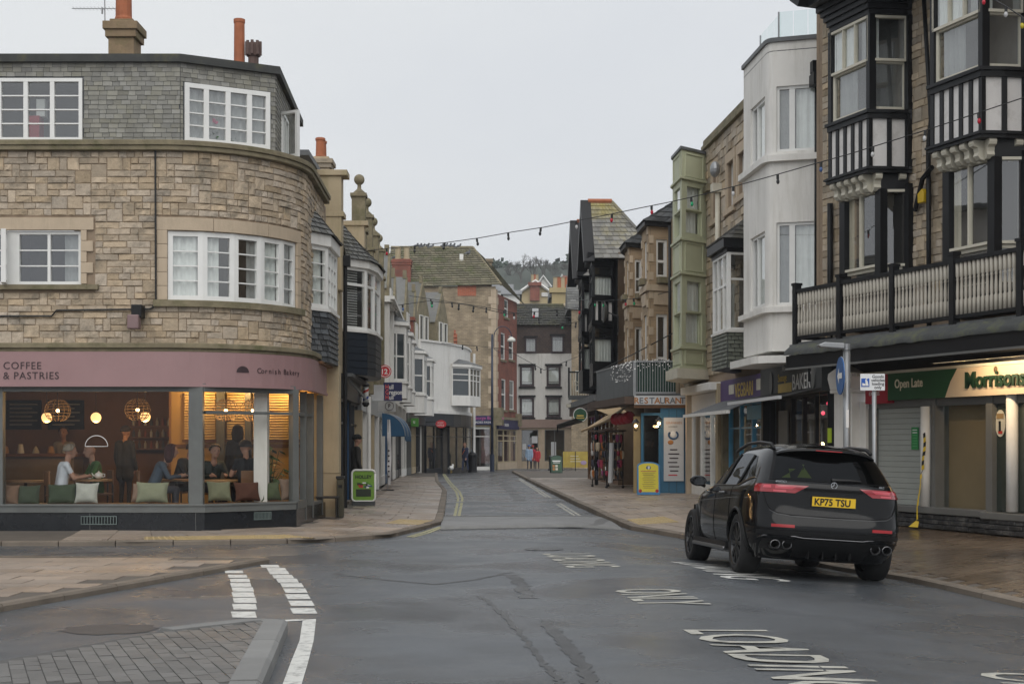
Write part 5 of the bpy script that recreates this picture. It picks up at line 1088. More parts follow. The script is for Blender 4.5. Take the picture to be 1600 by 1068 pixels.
# small black stool by the cafe
sp = Vector((-3.72, 28.72, ground(-3.72, 28.7)+.13)); t = thing('stool', 'small black metal stool against the cream pilaster', 'stool', sp); MB().box(-.22, .22, -.18, .18, .40, .44).build('seat', IRON, t, bevel=.01)
for x in (-.19, .19):
    for y in (-.15, .15): MB().tube([(x, y, 0), (x*.95, y*.95, .4)], .014, 6).build('leg', IRON, t)
bn = Vector((-3.5, 29.02, ground(-3.5, 29)+.13)); t = thing('slim_post_bin', 'slim dark post box standing at the end of the cream pilaster', 'bin', bn); MB().box(-.07, .07, -.07, .07, 0, .78).build('body', mat('olive_bin', (.05, .045, .025), .5), t, bevel=.01); MB().box(-.085, .085, -.085, .085, .78, .84).build('lid', IRON, t, bevel=.01); MB().box(-.04, .04, -.073, -.07, .6, .66).build('slot', BPAINT, t)
# far hanging signs
board_sign('green_shop_sign', 'small green square sign hanging outside a shop', 'sign', 642, 654, 653, 666, 74, mat('green_sign', (.06, .22, .03), .4), [('u', 645.5, 661, .3, WL)], .1, bracket=.5)
c_ = at(689, 662, 84); t = thing('oval_sign', 'red oval sign with white lettering hanging on the curved white building', 'sign', c_); MB().lathe([(.3, -.05), (.3, .05)], (0, 0, 0), 24, lambda x, y, z: (x*1.05, z, y*.78)).build('disc', MATS['red_sign'], t); lettering('POST', .15, WL, t, face_M(-.2, -.06, .01), depth=.002); lettering('OFFICE', .14, WL, t, face_M(-.25, -.06, -.13), depth=.002); MB().box(-.9, -.3, -.02, .02, .1, .14).build('bracket', IRON, t)
# ================================================================ end of the street
Z0 = -.24
# stone building with a mossy stone-tiled roof and a brick flank
f7 = Fr(-9, 105, -1.2, 105); f7b = Fr(-1.2, 105, .38, 112)
B7 = thing('mossy_roof_building', 'tall rubble stone building with a mossy tiled roof and red brick front', 'building', (-9, 105, Z0))
ze = 13.55
wall(B7, 0, 7.8, 0, ze, 0, [(6.0, 7.35, .1, 3.2)], RUB2)
xfr, Lr = seg_xf((7.8, 0), (9.38, 7)); zz = lambda px, py: EYE+(HY-py)*f7b.Y(px)/F-Z0
us = lambda px: f7b.s(px)
bops = [(us(788), us(794), zz(791, 496), zz(791, 468)), (us(782.5), us(789), zz(786, 562), zz(786, 520)), (us(795), us(802), zz(799, 562), zz(799, 525)), (us(783.5), us(790), zz(787, 640), zz(787, 592)), (us(796), us(803), zz(799, 640), zz(799, 594))]
wall(B7, 0, Lr, 3.9, ze-.5, 0, bops, BRICKR, 'brick_wall', .12, xfr)
for (a, c, d, e) in bops:
    p0, p1 = xfr(a, 0, 0), xfr(c, 0, 0); window(B7, p0, p1, d, e, rows=(1, 1), v=.08, fm=WPAINT, gm=DGLASS, room=0, fw=.09, bw=.1); b = MB(); b.box(a-.2, c+.2, -.12, .05, d-.15, d, xfr); b.build('window_ledge', LICHEN, B7)
for k in range(17):
    w_ = .55 if k % 2 else .35; b = MB(); b.box(7.8-w_, 7.83, -.04, .0, 4+k*.55+.01, 4+(k+1)*.55-.01); b.build('quoin', ASHLAR, B7); b = MB(); b.box(-.03, w_*1.3, -.04, 0, 4+k*.55+.01, 4+(k+1)*.55-.01, xfr); b.build('quoin', ASHLAR, B7)
BRP = brick_mat('patch_brick', (.42, .12, .06), (.33, .09, .05), (.3, .2, .14), 1, .3, .1, .008)
bx('brick_patch', BRP, B7, f7.s(715), f7.s(744), -.03, 0, 1.6+(695-462)*105/F-Z0, 1.6+(695-446)*105/F-Z0)
for k in range(7): bx('brick_patch', BRP, B7, f7.s(708+random.uniform(-1, 2)), f7.s(713+random.uniform(-1, 2)), -.03, 0, 1.6+(695-510+k*6-2)*105/F*1-Z0-2.2, 1.6+(695-510+k*6+2)*105/F-Z0-2.05)
bx('side_wall', RUB2, B7, -.05, 0, 0, 9, 0, ze)
# roof slopes: hipped towards the street
R0 = f7.s(640); yr = 4.2; zr = 1.6+(695-386)*109/F-Z0
A_ = (-.3, -.25, ze-.1); B_ = (8.2, -.25, ze+.1); C_ = (6.0, yr, zr); D_ = (-.3, yr, zr)
MB().quad(A_, B_, C_, D_).build('roof', MOSSTILE, B7); shingles(B7, A_, B_, C_, D_, 17, .55, MOSSTILE, 'stone_tile', ind=250, th=.03, proud=.05, jit=.35)
E_ = (9.9, 7.2, ze-.6); G_ = (7.4, 8.2, zr-.9); MB().add([B_, E_, G_, C_], [(0, 1, 2, 3)]).build('roof', MOSSTILE, B7); shingles(B7, B_, E_, G_, C_, 14, .5, MOSSTILE, 'stone_tile', th=.03, proud=.05)
MB().tube([B_, C_], .1, 6).build('hip_ridge', LICHEN, B7); MB().tube([D_, C_], .12, 6).build('ridge', LICHEN, B7)
px_ = f7.s(627); chimney(B7, px_, .6, ze-2.8, 1.6+(695-405)*105/F-Z0, 1.35, 1.0, BRICKR, [(px_-.3, .6, .95, .22, CREAM), (px_+.35, .6, 1.0, .22, CREAM)], cap=.4)
px_ = f7.s(756); b = MB(); b.box(px_-1.0, px_+.5, 5.5, 6.3, ze+.5, 1.6+(695-414)*110/F-Z0+.3); b.box(px_-1.1, px_+.6, 5.4, 6.4, 1.6+(695-414)*110/F-Z0+.3, 1.6+(695-414)*110/F-Z0+.55); b.build('chimney', RUB2, B7)
bx('rooflight', WPAINT, B7, f7.s(716), f7.s(722), 2.6, 3.2, zr-1.4, zr-.7)
# ground floor shop on the corner
b = MB(); b.box(f7.s(739), f7.s(768), -.15, .0, 1.6+(695-663)*105/F-Z0, 1.6+(695-649)*105/F-Z0); fa = b.build('fascia', NAVS, B7); PKL = mat('pink_letters', (.5, .1, .3), .5)
lettering('Gorge Boutique', .34, PKL, fa, face_M(f7.s(740.5), -.16, 1.6+(695-655)*105/F-Z0), depth=.002); lettering('LADIES FASHION', .22, WL, fa, face_M(f7.s(740.5), -.16, 1.6+(695-661)*105/F-Z0), depth=.002)
shopfront(B7, f7.s(735), f7.s(766), 0, 3.1, .05, 1, WPAINT, riser=.25, transom=.8)
b = MB(); b.box(.1, Lr, -.2, 0, 3.05, 3.75, xfr); fa = b.build('fascia', NAVS, B7); lettering('thestore', .42, WL, fa, xf_M(xfr, 2.0, -.21, 3.25), depth=.002); lettering('M', .42, PKL, fa, xf_M(xfr, 1.2, -.21, 3.25), depth=.002)
b = MB(); b.box(0, Lr, -.25, .1, 3.75, 3.95, xfr); b.box(-.25, .5, -.5, .3, 3.3, 4.6, xfr); b.box(Lr-.5, Lr+.1, -.4, .3, 3.3, 4.3, xfr); b.build('stone_corbel', LICHEN, B7)
xa = [(.4, 2.4), (2.4, 4.6), (4.6, 6.9)]; b = MB(); b.box(0, Lr, -.05, .1, 0, .5, xfr); b.build('stall_riser', ASHLAR, B7)
for (a, c) in xa: window(B7, xfr(a, 0, 0), xfr(c, 0, 0), .5, 3.05, rows=(4, 1, 1), v=.0, fm=CREAM, fw=.1, bw=.08, room=1.2, room_mat=mat('pinkish_stock', (.22, .13, .13), .9, .5, 1.5), name='shop_window')
b = MB(); b.box(-.3, .35, -.05, .3, 0, 3.3, xfr); b.build('pier', LICHEN, B7)
# white four-storey building
f8 = Fr(.38, 115, 5.5, 115); B8 = thing('white_flats', 'white four-storey building with dark framed windows and a brown mansard', 'building', (.38, 115, Z0-.06))
zq = lambda py: EYE+(HY-py)*115/F-Z0+.06; xq = lambda px: (px-CX)*115/F-.38
bops = [(xq(a), xq(a+22), zq(y1), zq(y0)) for a in (812.5, 854) for (y0, y1) in ((571, 604), (620, 652))]
wall(B8, 0, 5.35, zq(656), zq(552), 0, bops, RENDER); shell(B8, 0, 5.35, 6, 0, zq(552), RENDER)
MAR = mat('dark_maroon_frame', (.035, .018, .022), .5)
for (a, c, d, e) in bops:
    box_win(B8, a, c, d, e, 0, rows=(1, 4, .8), v=.02, deep=.18, fm=MAR, gm=GLASS, fw=.16, room=.6, curt=[(.1, .9, CURT, .15, .95)]); b = MB(); b.box(a-.12, c+.12, -.22, 0, e, e+.14); b.box(a-.1, c+.1, -.2, 0, d-.12, d); b.build('window_hood', BPAINT, B8)
BRT = brick_mat('brown_hung_tile', (.10, .07, .06), (.075, .055, .05), (.05, .04, .035), 1, .25, .16, .012)
mops = [(xq(820), xq(838.5), zq(551), zq(527)), (xq(861), xq(881), zq(551), zq(524))]
wall(B8, 0, 5.0, zq(552), zq(507), .05, mops, BRT, 'mansard_wall')
for (a, c, d, e) in mops: box_win(B8, a, c, d, e, .0, rows=(4, 1), v=.02, deep=.15, fm=MAR, gm=GLASS, fw=.12, room=.6, curt=[(.1, .9, CURT2, 0, .8)]); bx('dormer_top', BPAINT, B8, a-.1, c+.1, -.2, .1, e, e+.1)
A_, B_, C_, D_ = (-.1, -.2, zq(508)), (5.15, -.2, zq(508)), (3.9, 3.2, zq(474)+.2), (-.1, 3.2, zq(474)+.2)
MB().quad(A_, B_, C_, D_).build('roof', ROOFSLATE, B8); shingles(B8, A_, B_, C_, D_, 12, .4, mat('dark_mossy_tile', (.055, .055, .048), .85, .25, 3, rnd=.2, stain=(.16, .15, .03), stain_amt=.5, stain_scale=.5), 'tile', ind=120, th=.03, proud=.04)
MB().tube([D_, C_], .12, 6).build('ridge', MATS['dark_mossy_tile'], B8)
q = MB(); a0 = Vector((xq(832), 1.0, zq(508)+.75)); q.box(a0.x, a0.x+.5, .85, 1.5, a0.z, a0.z+.7); q.build('rooflight', LBOX, B8)
MB().tube([(5.2, -.3, zq(508)), (3.95, 3.1, zq(474)+.25)], .09, 6).build('barge_board', CREAM, B8)
PKB = mat('pinkish_fascia_stone', (.30, .215, .18), .8, .12, 1.5)
b = MB(); b.box(0, 5.4, -.2, .05, zq(668), zq(655)); b.build('fascia', PKB, B8)
wall(B8, 0, 5.4, 0, zq(668), -.02, [(xq(815), xq(841), zq(720), zq(671)), (xq(851), xq(882), zq(720), zq(671)), (xq(905), xq(922), zq(720), zq(671))], ASHLAR, 'ground_floor_wall')
for (a, c) in ((815, 841), (851, 882)): box_win(B8, xq(a), xq(c), zq(720), zq(671), 0, cols=(1, 1), v=.05, fm=GREYP, gm=GLASS, room=1.5, room_mat=ROOMG, name='shop_window')
for (a, c, d, e) in ((831, 842, 692, 681), (816, 822, 702, 693), (861, 869, 712, 690)): bx('window_poster', LBOX, B8, xq(a), xq(c), .03, .04, zq(d), zq(e))
# cottages and roofs behind and on the hill
def cottage(px0, px1, pyb, pye, pyr, Y, m, roofm, label, gable=False, wins=(), dep=8, ch=None):
    X0, X1 = (px0-CX)*Y/F, (px1-CX)*Y/F; zb, ze_, zr_ = [EYE+(HY-p)*Y/F for p in (pyb, pye, pyr)]; t = thing('cottage', label, 'house', (X0, Y, zb-6), 0, 'houses on the hillside'); W = X1-X0; he, hr = ze_-zb+6, zr_-zb+6
    b = MB()
    if gable: b.add([(0, 0, 0), (W, 0, 0), (W, 0, he), (W/2, 0, hr), (0, 0, he), (0, dep, 0), (W, dep, 0), (W, dep, he), (W/2, dep, hr), (0, dep, he)], [(0, 1, 2, 3, 4), (6, 5, 9, 8, 7), (1, 6, 7, 2), (5, 0, 4, 9)])
    else: b.box(0, W, 0, dep, 0, he)
    b.build('wall', m, t); r = MB(); k = .06*W
    if gable: r.add([(-k, -.4, he-.3), (W/2, -.4, hr+.1), (W/2, dep, hr+.1), (-k, dep, he-.3), (W+k, -.4, he-.3), (W+k, dep, he-.3)], [(0, 1, 2, 3), (1, 4, 5, 2)]); f_ = MB(); f_.tube([(-k, -.45, he-.3), (W/2, -.45, hr+.1), (W+k, -.45, he-.3)], .22, 4); f_.build('barge_board', WPAINT, t)
    else: r.add([(-.3, -.5, he), (W+.3, -.5, he), (W+.3, dep/2, hr), (-.3, dep/2, hr), (W+.3, dep, he), (-.3, dep, he)], [(0, 1, 2, 3), (3, 2, 4, 5), (0, 3, 5), (1, 4, 2)])
    r.build('roof', roofm, t)
    for (a, c, d, e) in wins: box_win(t, (a-CX)*Y/F-X0, (c-CX)*Y/F-X0, EYE+(HY-e)*Y/F-zb+6, EYE+(HY-d)*Y/F-zb+6, 0, cols=(1, 1), v=-.05, fm=WPAINT, gm=DGLASS, room=0, fw=.25, mw=.25, deep=.15)
    if ch:
        for (a, c, d, e, pm, np_) in ch:
            b = MB(); x0, x1 = (a-CX)*Y/F-X0, (c-CX)*Y/F-X0; z0, z1 = EYE+(HY-e)*Y/F-zb+6, EYE+(HY-d)*Y/F-zb+6; b.box(x0, x1, -.6, .9, z0, z1); b.box(x0-.25, x1+.25, -.85, 1.15, z1, z1+.5); o = b.build('chimney', pm, t)
            for i in range(np_): x = lerp(x0+.4, x1-.4, i/max(1, np_-1)); MB().lathe([(.28, 0), (.24, 1.1), (.3, 1.2), (.2, 1.2)], (x, .1, z1+.5), 10).build('chimney_pot', TERRA if i % 2 else CREAM, o)
    return t
BUFFR = mat('buff_far_wall', (.42, .34, .20), .9, .12, .4); REDT = mat('red_clay_tile', (.22, .10, .075), .85, .2, .8); GRT = mat('grey_far_tile', (.20, .205, .21), .85, .2, .8)
cottage(805, 868, 478, 461, 440, 205, BUFFR, GRT, 'buff gabled house with white barge boards behind the flats', True, [(846, 856, 457, 463)], 10, [(828, 843, 447, 470, BRICKR, 3)])
cottage(862, 900, 500, 465, 452, 150, mat('buff_gable_wall', (.40, .32, .17), .9, .15, .5), GRT, 'plain buff chimney gable with a row of pots behind the flats', False, (), 6, [(862, 897, 458, 480, MATS['buff_gable_wall'], 5)])
cottage(884, 930, 475, 452, 425, 215, BUFFR, REDT, 'house with a red tiled roof and white dormer window on the hill', False, [(893, 909, 455, 467)], 9, [(890, 912, 424, 440, BRICKR, 2)])
cottage(786, 812, 480, 460, 448, 190, WPAINT, GRT, 'pale grey roofed house half hidden by the red brick building', False, (), 8)
cottage(770, 800, 470, 455, 440, 260, RENDER, GRT, 'small white hillside house under the bare trees', False, (), 8)
cottage(838, 860, 455, 446, 432, 290, RENDER, REDT, 'distant white hillside house with a red roof', True, (), 8)
cottage(872, 884, 450, 443, 430, 280, RENDER, GRT, 'tiny white gabled house at the foot of the wood', True, (), 8)
# hill and wood
HILLM = mat('hill_grass', (.045, .055, .042), .95, .3, .02)
b = MB(); prof = [(-400, 20), (-150, 34), (-60, 40), (-20, 44), (0, 45), (25, 47), (60, 52), (150, 60), (400, 45)]
b.grid([[(x*1.0, 140, Z0-.3) for x, z in prof], [(x, 230, z*.42) for x, z in prof], [(x, 330, z*.95) for x, z in prof], [(x, 420, z*1.0) for x, z in prof], [(x*1.3, 700, z*.5) for x, z in prof]]); st(b.build('hill', HILLM, smooth=True))
def wood(name, label_kind, n, box, m, r0, r1):
    b = MB()
    for _ in range(n):
        x = random.uniform(box[0], box[1]); y = random.uniform(box[2], box[3]); z = box[4]+(box[5]-box[4])*random.random()**1.3; r = random.uniform(r0, r1)
        for _k in range(26):
            d = Vector((random.gauss(0, 1), random.gauss(0, .8), random.gauss(0, .6))); d *= r/max(1, d.length)*1.0; p = Vector((x, y, z))+d; s_ = random.uniform(.35, .8)*r*.55; a = Vector((random.gauss(0, 1), random.gauss(0, 1), random.gauss(0, 1))).normalized(); c = a.orthogonal().normalized()
            b.add([p+a*s_, p+c*s_, p-a*s_*.8, p-c*s_], [(0, 1, 2, 3)])
    return props(b.build(name, m), label_kind, None, None, 'stuff')
EVG = mat('evergreen', (.035, .05, .035), .9, .3, .3, rnd=.3)
PZ = lambda py, Y: EYE+(HY-py)*Y/F
PX = lambda px, Y: (px-CX)*Y/F
props(wood('hillside_wood', 'dark evergreen wood covering the top of the far hill', 330, (PX(755, 340), PX(1010, 340), 330, 380, PZ(468, 340), PZ(432, 340)), EVG, 1.6, 3.2), cat='wood')
props(wood('hilltop_pines', 'dark pines on the hilltop beside the black timbered building', 110, (PX(880, 345), PX(1000, 345), 335, 360, PZ(440, 345), PZ(410, 345)), EVG, 1.6, 3.0), cat='wood')
props(wood('hilltop_pines', 'dark pine clump showing over the red brick building', 40, (PX(765, 345), PX(792, 345), 335, 350, PZ(436, 345), PZ(418, 345)), EVG, 1.3, 2.4), cat='wood')
BARK = mat('hazed_bark', (.13, .125, .115), .95, .2, 1)  # bark colour lightened so that distance haze is painted into it
def bare_tree(px, pyt, pyb, Y, label, sp=1.0):
    H = (pyb-pyt)*Y/F; t = thing('bare_tree', label, 'tree', (PX(px, Y), Y, PZ(pyb, Y)), 0, 'bare trees on the hill'); tr = MB(); cr_ = MB()
    tr.tube([(0, 0, -2), (0, 0, H*.25), (.1, 0, H*.5)], [.28, .22, .15], 7)
    def br(p, d, l, r, dep):
        mid = p+d*l*.5+Vector((random.gauss(0, .05), random.gauss(0, .05), 0))*l; q = p+d*l; cr_.tube([p, mid, q], [r, r*.8, r*.6], 4, False)
        if dep == 0: return
        for _ in range(3 if dep > 1 else 4):
            nd = (d+Vector((random.gauss(0, .45)*sp, random.gauss(0, .45)*sp, random.gauss(.12, .25)))).normalized(); br(p+d*l*random.uniform(.45, 1), nd, l*random.uniform(.55, .78), max(.016, r*.58), dep-1)
    for k in range(6):
        a = k*1.05+random.random(); br(Vector((0, 0, H*random.uniform(.2, .45))), Vector((math.cos(a)*.5*sp, math.sin(a)*.4*sp, .85)).normalized(), H*.34, .09, 4)
    tr.build('trunk', BARK, t); cr_.build('crown', BARK, t)
bare_tree(814, 404, 446, 300, 'tallest bare tree, leftmost of the row on the hill'); bare_tree(834, 407, 444, 302, 'second bare tree from the left on the hill', .7); bare_tree(848, 406, 442, 304, 'third bare tree from the left on the hill', .7); bare_tree(864, 411, 442, 310, 'fourth bare tree from the left on the hill', .9); bare_tree(884, 412, 440, 318, 'rightmost bare tree on the hill, beside the pines', .9); bare_tree(800, 416, 448, 315, 'small bare tree showing over the red brick building', .9)
# curved lamp post
lp = gpt(769, 733, .1); lp.y = 100; lp.x = (769-CX)*100/F; lp.z = ground(lp.x, 100); t = thing('street_lamp', 'tall dark blue lamp post with a hooped arm and globe lantern', 'street lamp', lp)
LB = mat('dark_blue_metal', (.012, .02, .045), .4, .15); h = PZ(522, 100)-lp.z; MB().tube([(0, 0, 0), (0, 0, 1.2)], .16, 12).build('base', LB, t); MB().tube([(0, 0, 1.2), (0, 0, h)], [.10, .07], 12).build('column', LB, t, smooth=True)
r = .62; MB().tube([(.12+r*1.0-r*math.cos(q)*1.0, 0, h-.2+.75*math.sin(q)) for q in [i*math.pi/14 for i in range(15)]], .035, 6).build('hooped_arm', LB, t); MB().tube([(.12, 0, h-.9), (.12, 0, h-.2)], .03, 6).build('arm_stay', LB, t)
MB().lathe([(.05, .02), (.27, -.12), (.29, -.3), (.25, -.32)], (.12+2*r, 0, h-.2), 16).build('lantern', mat('lantern_white', (.6, .6, .55), .4), t, smooth=True); MB().tube([(.12, 0, h-1.0), (.5, 0, h-1.3), (.7, 0, h-1.0)], .02, 5).build('scroll', LB, t)
# birds on the ridge
BIRD = mat('pigeon_grey', (.10, .105, .115), .7)
bnum = 0
for (px, py) in [(618.5, 401), (650, 384), (655.5, 384), (661, 384.5), (668, 384), (674.5, 385), (690.5, 384.5), (696, 384), (702.5, 384), (708, 384), (717, 384.5), (731.5, 394.5)]:
    Y = 109.2 if 640 < px < 722 else 105.8; p = at(px, py, Y)
    p.z -= .02
    od = ['first', 'second', 'third', 'fourth', 'fifth', 'sixth', 'seventh', 'eighth', 'ninth', 'tenth']
    lab = od[bnum-1]+' pigeon from the left along the mossy roof ridge' if 640 < px < 722 else ('grey pigeon on the cap of the brick chimney' if px < 640 else 'grey pigeon on the hip at the right of the mossy roof')
    t = thing('pigeon', lab, 'bird', p, random.uniform(-.8, .8), 'pigeons on the roof'); bnum += 1
    MB().ball((0, 0, 0), (.19, .12, .12), 10, 7).build('body', BIRD, t, smooth=True); MB().ball((.14, 0, .17), .075, 8, 6).build('head', BIRD, t, smooth=True); MB().tube([(.08, 0, .05), (.13, 0, .15)], [.09, .06], 6).build('neck', BIRD, t); MB().tube([(-.15, 0, -.02), (-.36, 0, -.1)], [.07, .04], 6).build('tail', BIRD, t); MB().tube([(0, 0, -.1), (0, 0, -.25)], .02, 5).build('legs', BIRD, t)
# ================================================================ right-hand side: the timbered supermarket building
fM = Fr(6.49, 30.0, 8.67, 24.1); BM = fthing('timbered_building', 'black and white timbered building with bowed bays above a balcony and supermarket', 'building', fM)
mS, mZ = fM.s, fM.z
DIRTYW = mat('grimy_white_panel', (.66, .64, .62), .8, .06, 2, stain=(.33, .31, .27), stain_amt=.5, stain_scale=3)
CREAMP = mat('cream_woodwork', (.55, .52, .43), .55, .1, 4, stain=(.3, .26, .2), stain_amt=.4)
wall(BM, -.1, 13, 3.0, 12.2, 0, [], MORTAR); 
wall(BM, -.02, 0, 0, 12.2, 0, [], MORTAR, 'end_wall')
mpos = lambda s, off, z: (s, -off, z)
s1a, s1b = mS(1420), mS(1462)
stones(BM, mpos, s1a-.1, s1b+.35, 3.9, 11.6, [], STONE2, mh=.135, cw=.08, wmin=2, wmax=4, ind=170, jump=.25); stones(BM, mpos, .12, .95, 3.9, 11.6, [], STONE2, mh=.135, cw=.08, wmin=2, wmax=4, ind=100, jump=.25)
SH = mS(1458, -.8)-mS(1298, -.8)
zw1, zw0, zp0 = mZ(1358, 22, -.8), mZ(1358, 172, -.8), mZ(1358, 262, -.8); z1t = mZ(1374, 296, -.55)
def timber_bay(dx, right_vis):
    xl, xc, xr = mS(1298, -.8)+dx, mS(1358, -.8)+dx, mS(1425)+dx
    P = [(xl-.3, 0), (xl, -.8), (xc, -.8), (lerp(xc, xr, .48), -.44), (xr-.05, -.07), (xr, 0)]
    b = MB(); b.strip(P, -.5, 0, zp0, zw0-.12); ap = b.build('bay_apron', DIRTYW, BM)
    b = MB(); b.strip(P, -.6, .06, zw0-.16, zw0-.04); b.strip(P, -.6, .1, zw0-.06, zw0); b.build('bay_sill', BPAINT, BM); b = MB(); b.strip(P, -.6, .08, zp0-.1, zp0+.02); b.strip(P, -.6, .12, zp0-.04, zp0); b.build('apron_rail', BPAINT, BM)
    xf, Ln = seg_xf(P[1], P[2])
    for k in range(6): u = Ln*k/5; bx_ = MB(); bx_.box(u-.045, u+.045, -.03, .05, zp0, zw0-.15, xf); bx_.build('stud', BPAINT, BM)
    for (i, us) in ((2, (.9,)), (3, (.86,))):
        xf2, L2 = seg_xf(P[i], P[i+1])
        for u in us:
            bb = MB(); bb.box(L2*u, L2*u+.09, -.03, .05, zp0, zw0-.15, xf2); bb.build('stud', BPAINT, BM)
    # windows of the upper floor: sash on the front, bowed sash facing the street
    for (a, c, cc) in ((1, 2, (1, 1, 1)), (2, 4, (1,)), (0, 1, (1,))):
        xf3, L3 = seg_xf(P[a], P[c]); h = lerp(zw0, zw1, .53)
        up = window(BM, P[a], P[c], h-.03, zw1-.02, cols=cc, v=.02, fm=CREAMP, fw=.05, mw=.03, room=0, curt=[(.05, .55, CURT, 0, 1), (.7, .97, CURT2, 0, 1)] if a != 2 else [(.0, .3, CURT, 0, 1), (.8, 1, CURT2, 0, 1)], name='upper_sash')
        lo = window(BM, P[a], P[c], zw0+.02, h, v=.08, fm=CREAMP, fw=.06, room=0, curt=[(.08, .55, CURT2, 0, 1)] if a == 1 else [(.02, .2, CURT, 0, 1)], name='lower_sash')
    bay_room(BM, P, zw0, zw1, mat('grey_room', (.19, .19, .185), .9), .08)
    for q in (P[1], P[2]): bb = MB(); bb.box(q[0]-.055, q[0]+.055, q[1]-.03, q[1]+.12, zw0, zw1); bb.build('bay_post', BPAINT, BM)
    q = P[4]; bb = MB(); bb.box(q[0]-.06, q[0]+.08, q[1]-.04, q[1]+.1, zp0, zw1); bb.build('bay_post', BPAINT, BM)
    for k, (d_, z_) in enumerate(((.02, 0), (.07, .1), (.12, .2), (.17, .3), (.24, .4))): bb = MB(); bb.strip(P, -.7, d_, zw1+z_, zw1+z_+.105); bb.build('cornice_step', BPAINT, BM)
    # first floor bay
    ql, qc = mS(1318, -.55)+dx, mS(1374, -.55)+dx; Q = [(ql-.25, 0), (ql, -.55), (qc, -.55), (xr-.06, -.05)]; zb = 3.85
    b = MB(); b.strip(Q, -.5, .02, zb, 4.35); b.build('bay_base', BPAINT, BM); b = MB(); b.strip(Q, -.5, .03, z1t, zp0-.08); b.build('bay_head', BPAINT, BM)
    for (a, c, cc) in ((1, 2, (1, 1)), (2, 3, (1,))):
        window(BM, Q[a], Q[c], 5.0, z1t, cols=cc, v=.02, fm=CREAMP, fw=.05, mw=.04, room=0, curt=[(.0, .22, CURT3, 0, 1), (.8, 1, CURT3, 0, 1)], name='upper_sash'); window(BM, Q[a], Q[c], 4.3, 5.0, v=.08, fm=CREAMP, fw=.07, room=0, name='lower_sash')
    bay_room(BM, Q, 4.3, z1t, None, .08)
    for q in (Q[1], Q[2]): bb = MB(); bb.box(q[0]-.09, q[0]+.09, q[1]-.04, q[1]+.12, zb, z1t); bb.build('bay_post', BPAINT, BM)
    bb = MB(); bb.box(xr-.1, xr+.06, -.12, .1, zb, z1t+.1); bb.build('bay_post', BPAINT, BM)
    # scrolled brackets carrying the upper bay
    prof = [(0, 0), (-.26, 0), (-.28, -.05), (-.26, -.10), (-.18, -.13), (-.16, -.2), (-.18, -.26), (-.12, -.32), (0, -.34)]
    for (i, us) in ((1, (.03, .22, .41, .60, .79)), (3, (.55,)), (2, (.3,))):
        xf4, L4 = seg_xf(P[i], P[i+1])
        for u in us:
            bb = MB(); n_ = len(prof); c0 = L4*u; V = [xf4(c0, .22+v_, zp0-.1+z_) for v_, z_ in prof]+[xf4(c0+.13, .22+v_, zp0-.1+z_) for v_, z_ in prof]
            bb.add(V, [tuple(range(n_)), tuple(range(n_, 2*n_))[::-1]]+[((j+1) % n_, j, n_+j, n_+(j+1) % n_) for j in range(n_)]); bb.build('bracket', CREAMP, BM, fix=True)
timber_bay(0, True); timber_bay(SH, False)
# jettied top storey
zj = zw1+.5
jx = mS(1262, -1.25)
b = MB(); b.box(jx, 13, -1.25, .2, zj, zj+.2); b.box(jx-.05, 13, -1.3, .2, zj+.2, zj+.34); b.build('jetty_beam', BPAINT, BM)
b = MB(); b.box(jx+.3, 13, -1.05, .2, zj+.34, zj+2.4); b.build('jetty_wall', DIRTYW, BM)
for k in range(22): u = jx+.3+k*.42; bx('stud', BPAINT, BM, u, u+.13, -1.09, -1.0, zj+.34, zj+2.4)
b = MB(); b.xprism([(jx-.35, zj+.2), (jx-.05, zj+.0), (jx+.3, zj+.6), (jx+.3, zj+.95), (jx+.0, zj+.9)], -1.45, -.9); b.build('barge_foot', BPAINT, BM); bx('gutter', BPAINT, BM, jx-.5, jx+.2, -1.4, -1.25, zj+.36, zj+.46)
bx('side_wall', MORTAR, BM, -.12, -.1, 0, 6, 3, zj+2)
# balcony with turned balusters
zr0, zr1 = 3.78, 4.70; xb0 = mS(1243, -1.2)
b = MB(); b.box(xb0-.05, 13, -1.25, -1.14, zr1-.05, zr1+.02); b.box(xb0-.05, 13, -1.24, -1.15, zr0-.06, zr0); b.box(xb0-.05, xb0+.05, -1.2, 0, zr1-.05, zr1+.02); b.box(xb0-.05, xb0+.05, -1.2, 0, zr0-.06, zr0); b.build('balcony_rail', BPAINT, BM)
for px in (1245, 1314, 1397, 1491, 1597): u = mS(px, -1.2); b = MB(); b.box(u-.06, u+.06, -1.27, -1.13, zr0-.18, zr1+.1); b.box(u-.075, u+.075, -1.285, -1.115, zr1+.1, zr1+.15); b.build('newel_post', BPAINT, BM)
hb = zr1-zr0-.05; prof = [(.034, 0), (.034, .28*hb), (.022, .31*hb), (.028, .34*hb), (.030, .42*hb), (.026, .55*hb), (.020, .66*hb), (.030, .68*hb), (.020, .70*hb), (.026, .72*hb), (.034, .74*hb), (.034, hb)]
BALM = mat('weathered_baluster', (.44, .41, .35), .7, .1, 6, stain=(.22, .18, .13), stain_amt=.55, stain_scale=4)
m = MB(); m.lathe(prof, (0, 0, 0), 8); proto = m.build('baluster', BALM, BM, smooth=True); proto.location = (xb0+.13, -1.2, zr0)
u = xb0+.13+.108
while u < mS(1640, -1.2):
    c = proto.copy(); COL.objects.link(c); c.location = (u, -1.2, zr0); c.rotation_euler.z = random.random()*3; u += .108
for k in range(1, 9): c = proto.copy(); COL.objects.link(c); c.location = (xb0, -1.2+k*.13, zr0)
b = MB(); b.box(xb0-.1, 13, -1.28, 0, 3.5, 3.62); b.box(xb0-.08, 13, -1.2, 0, 3.62, 3.66); b.build('balcony_deck', LEAD, BM)
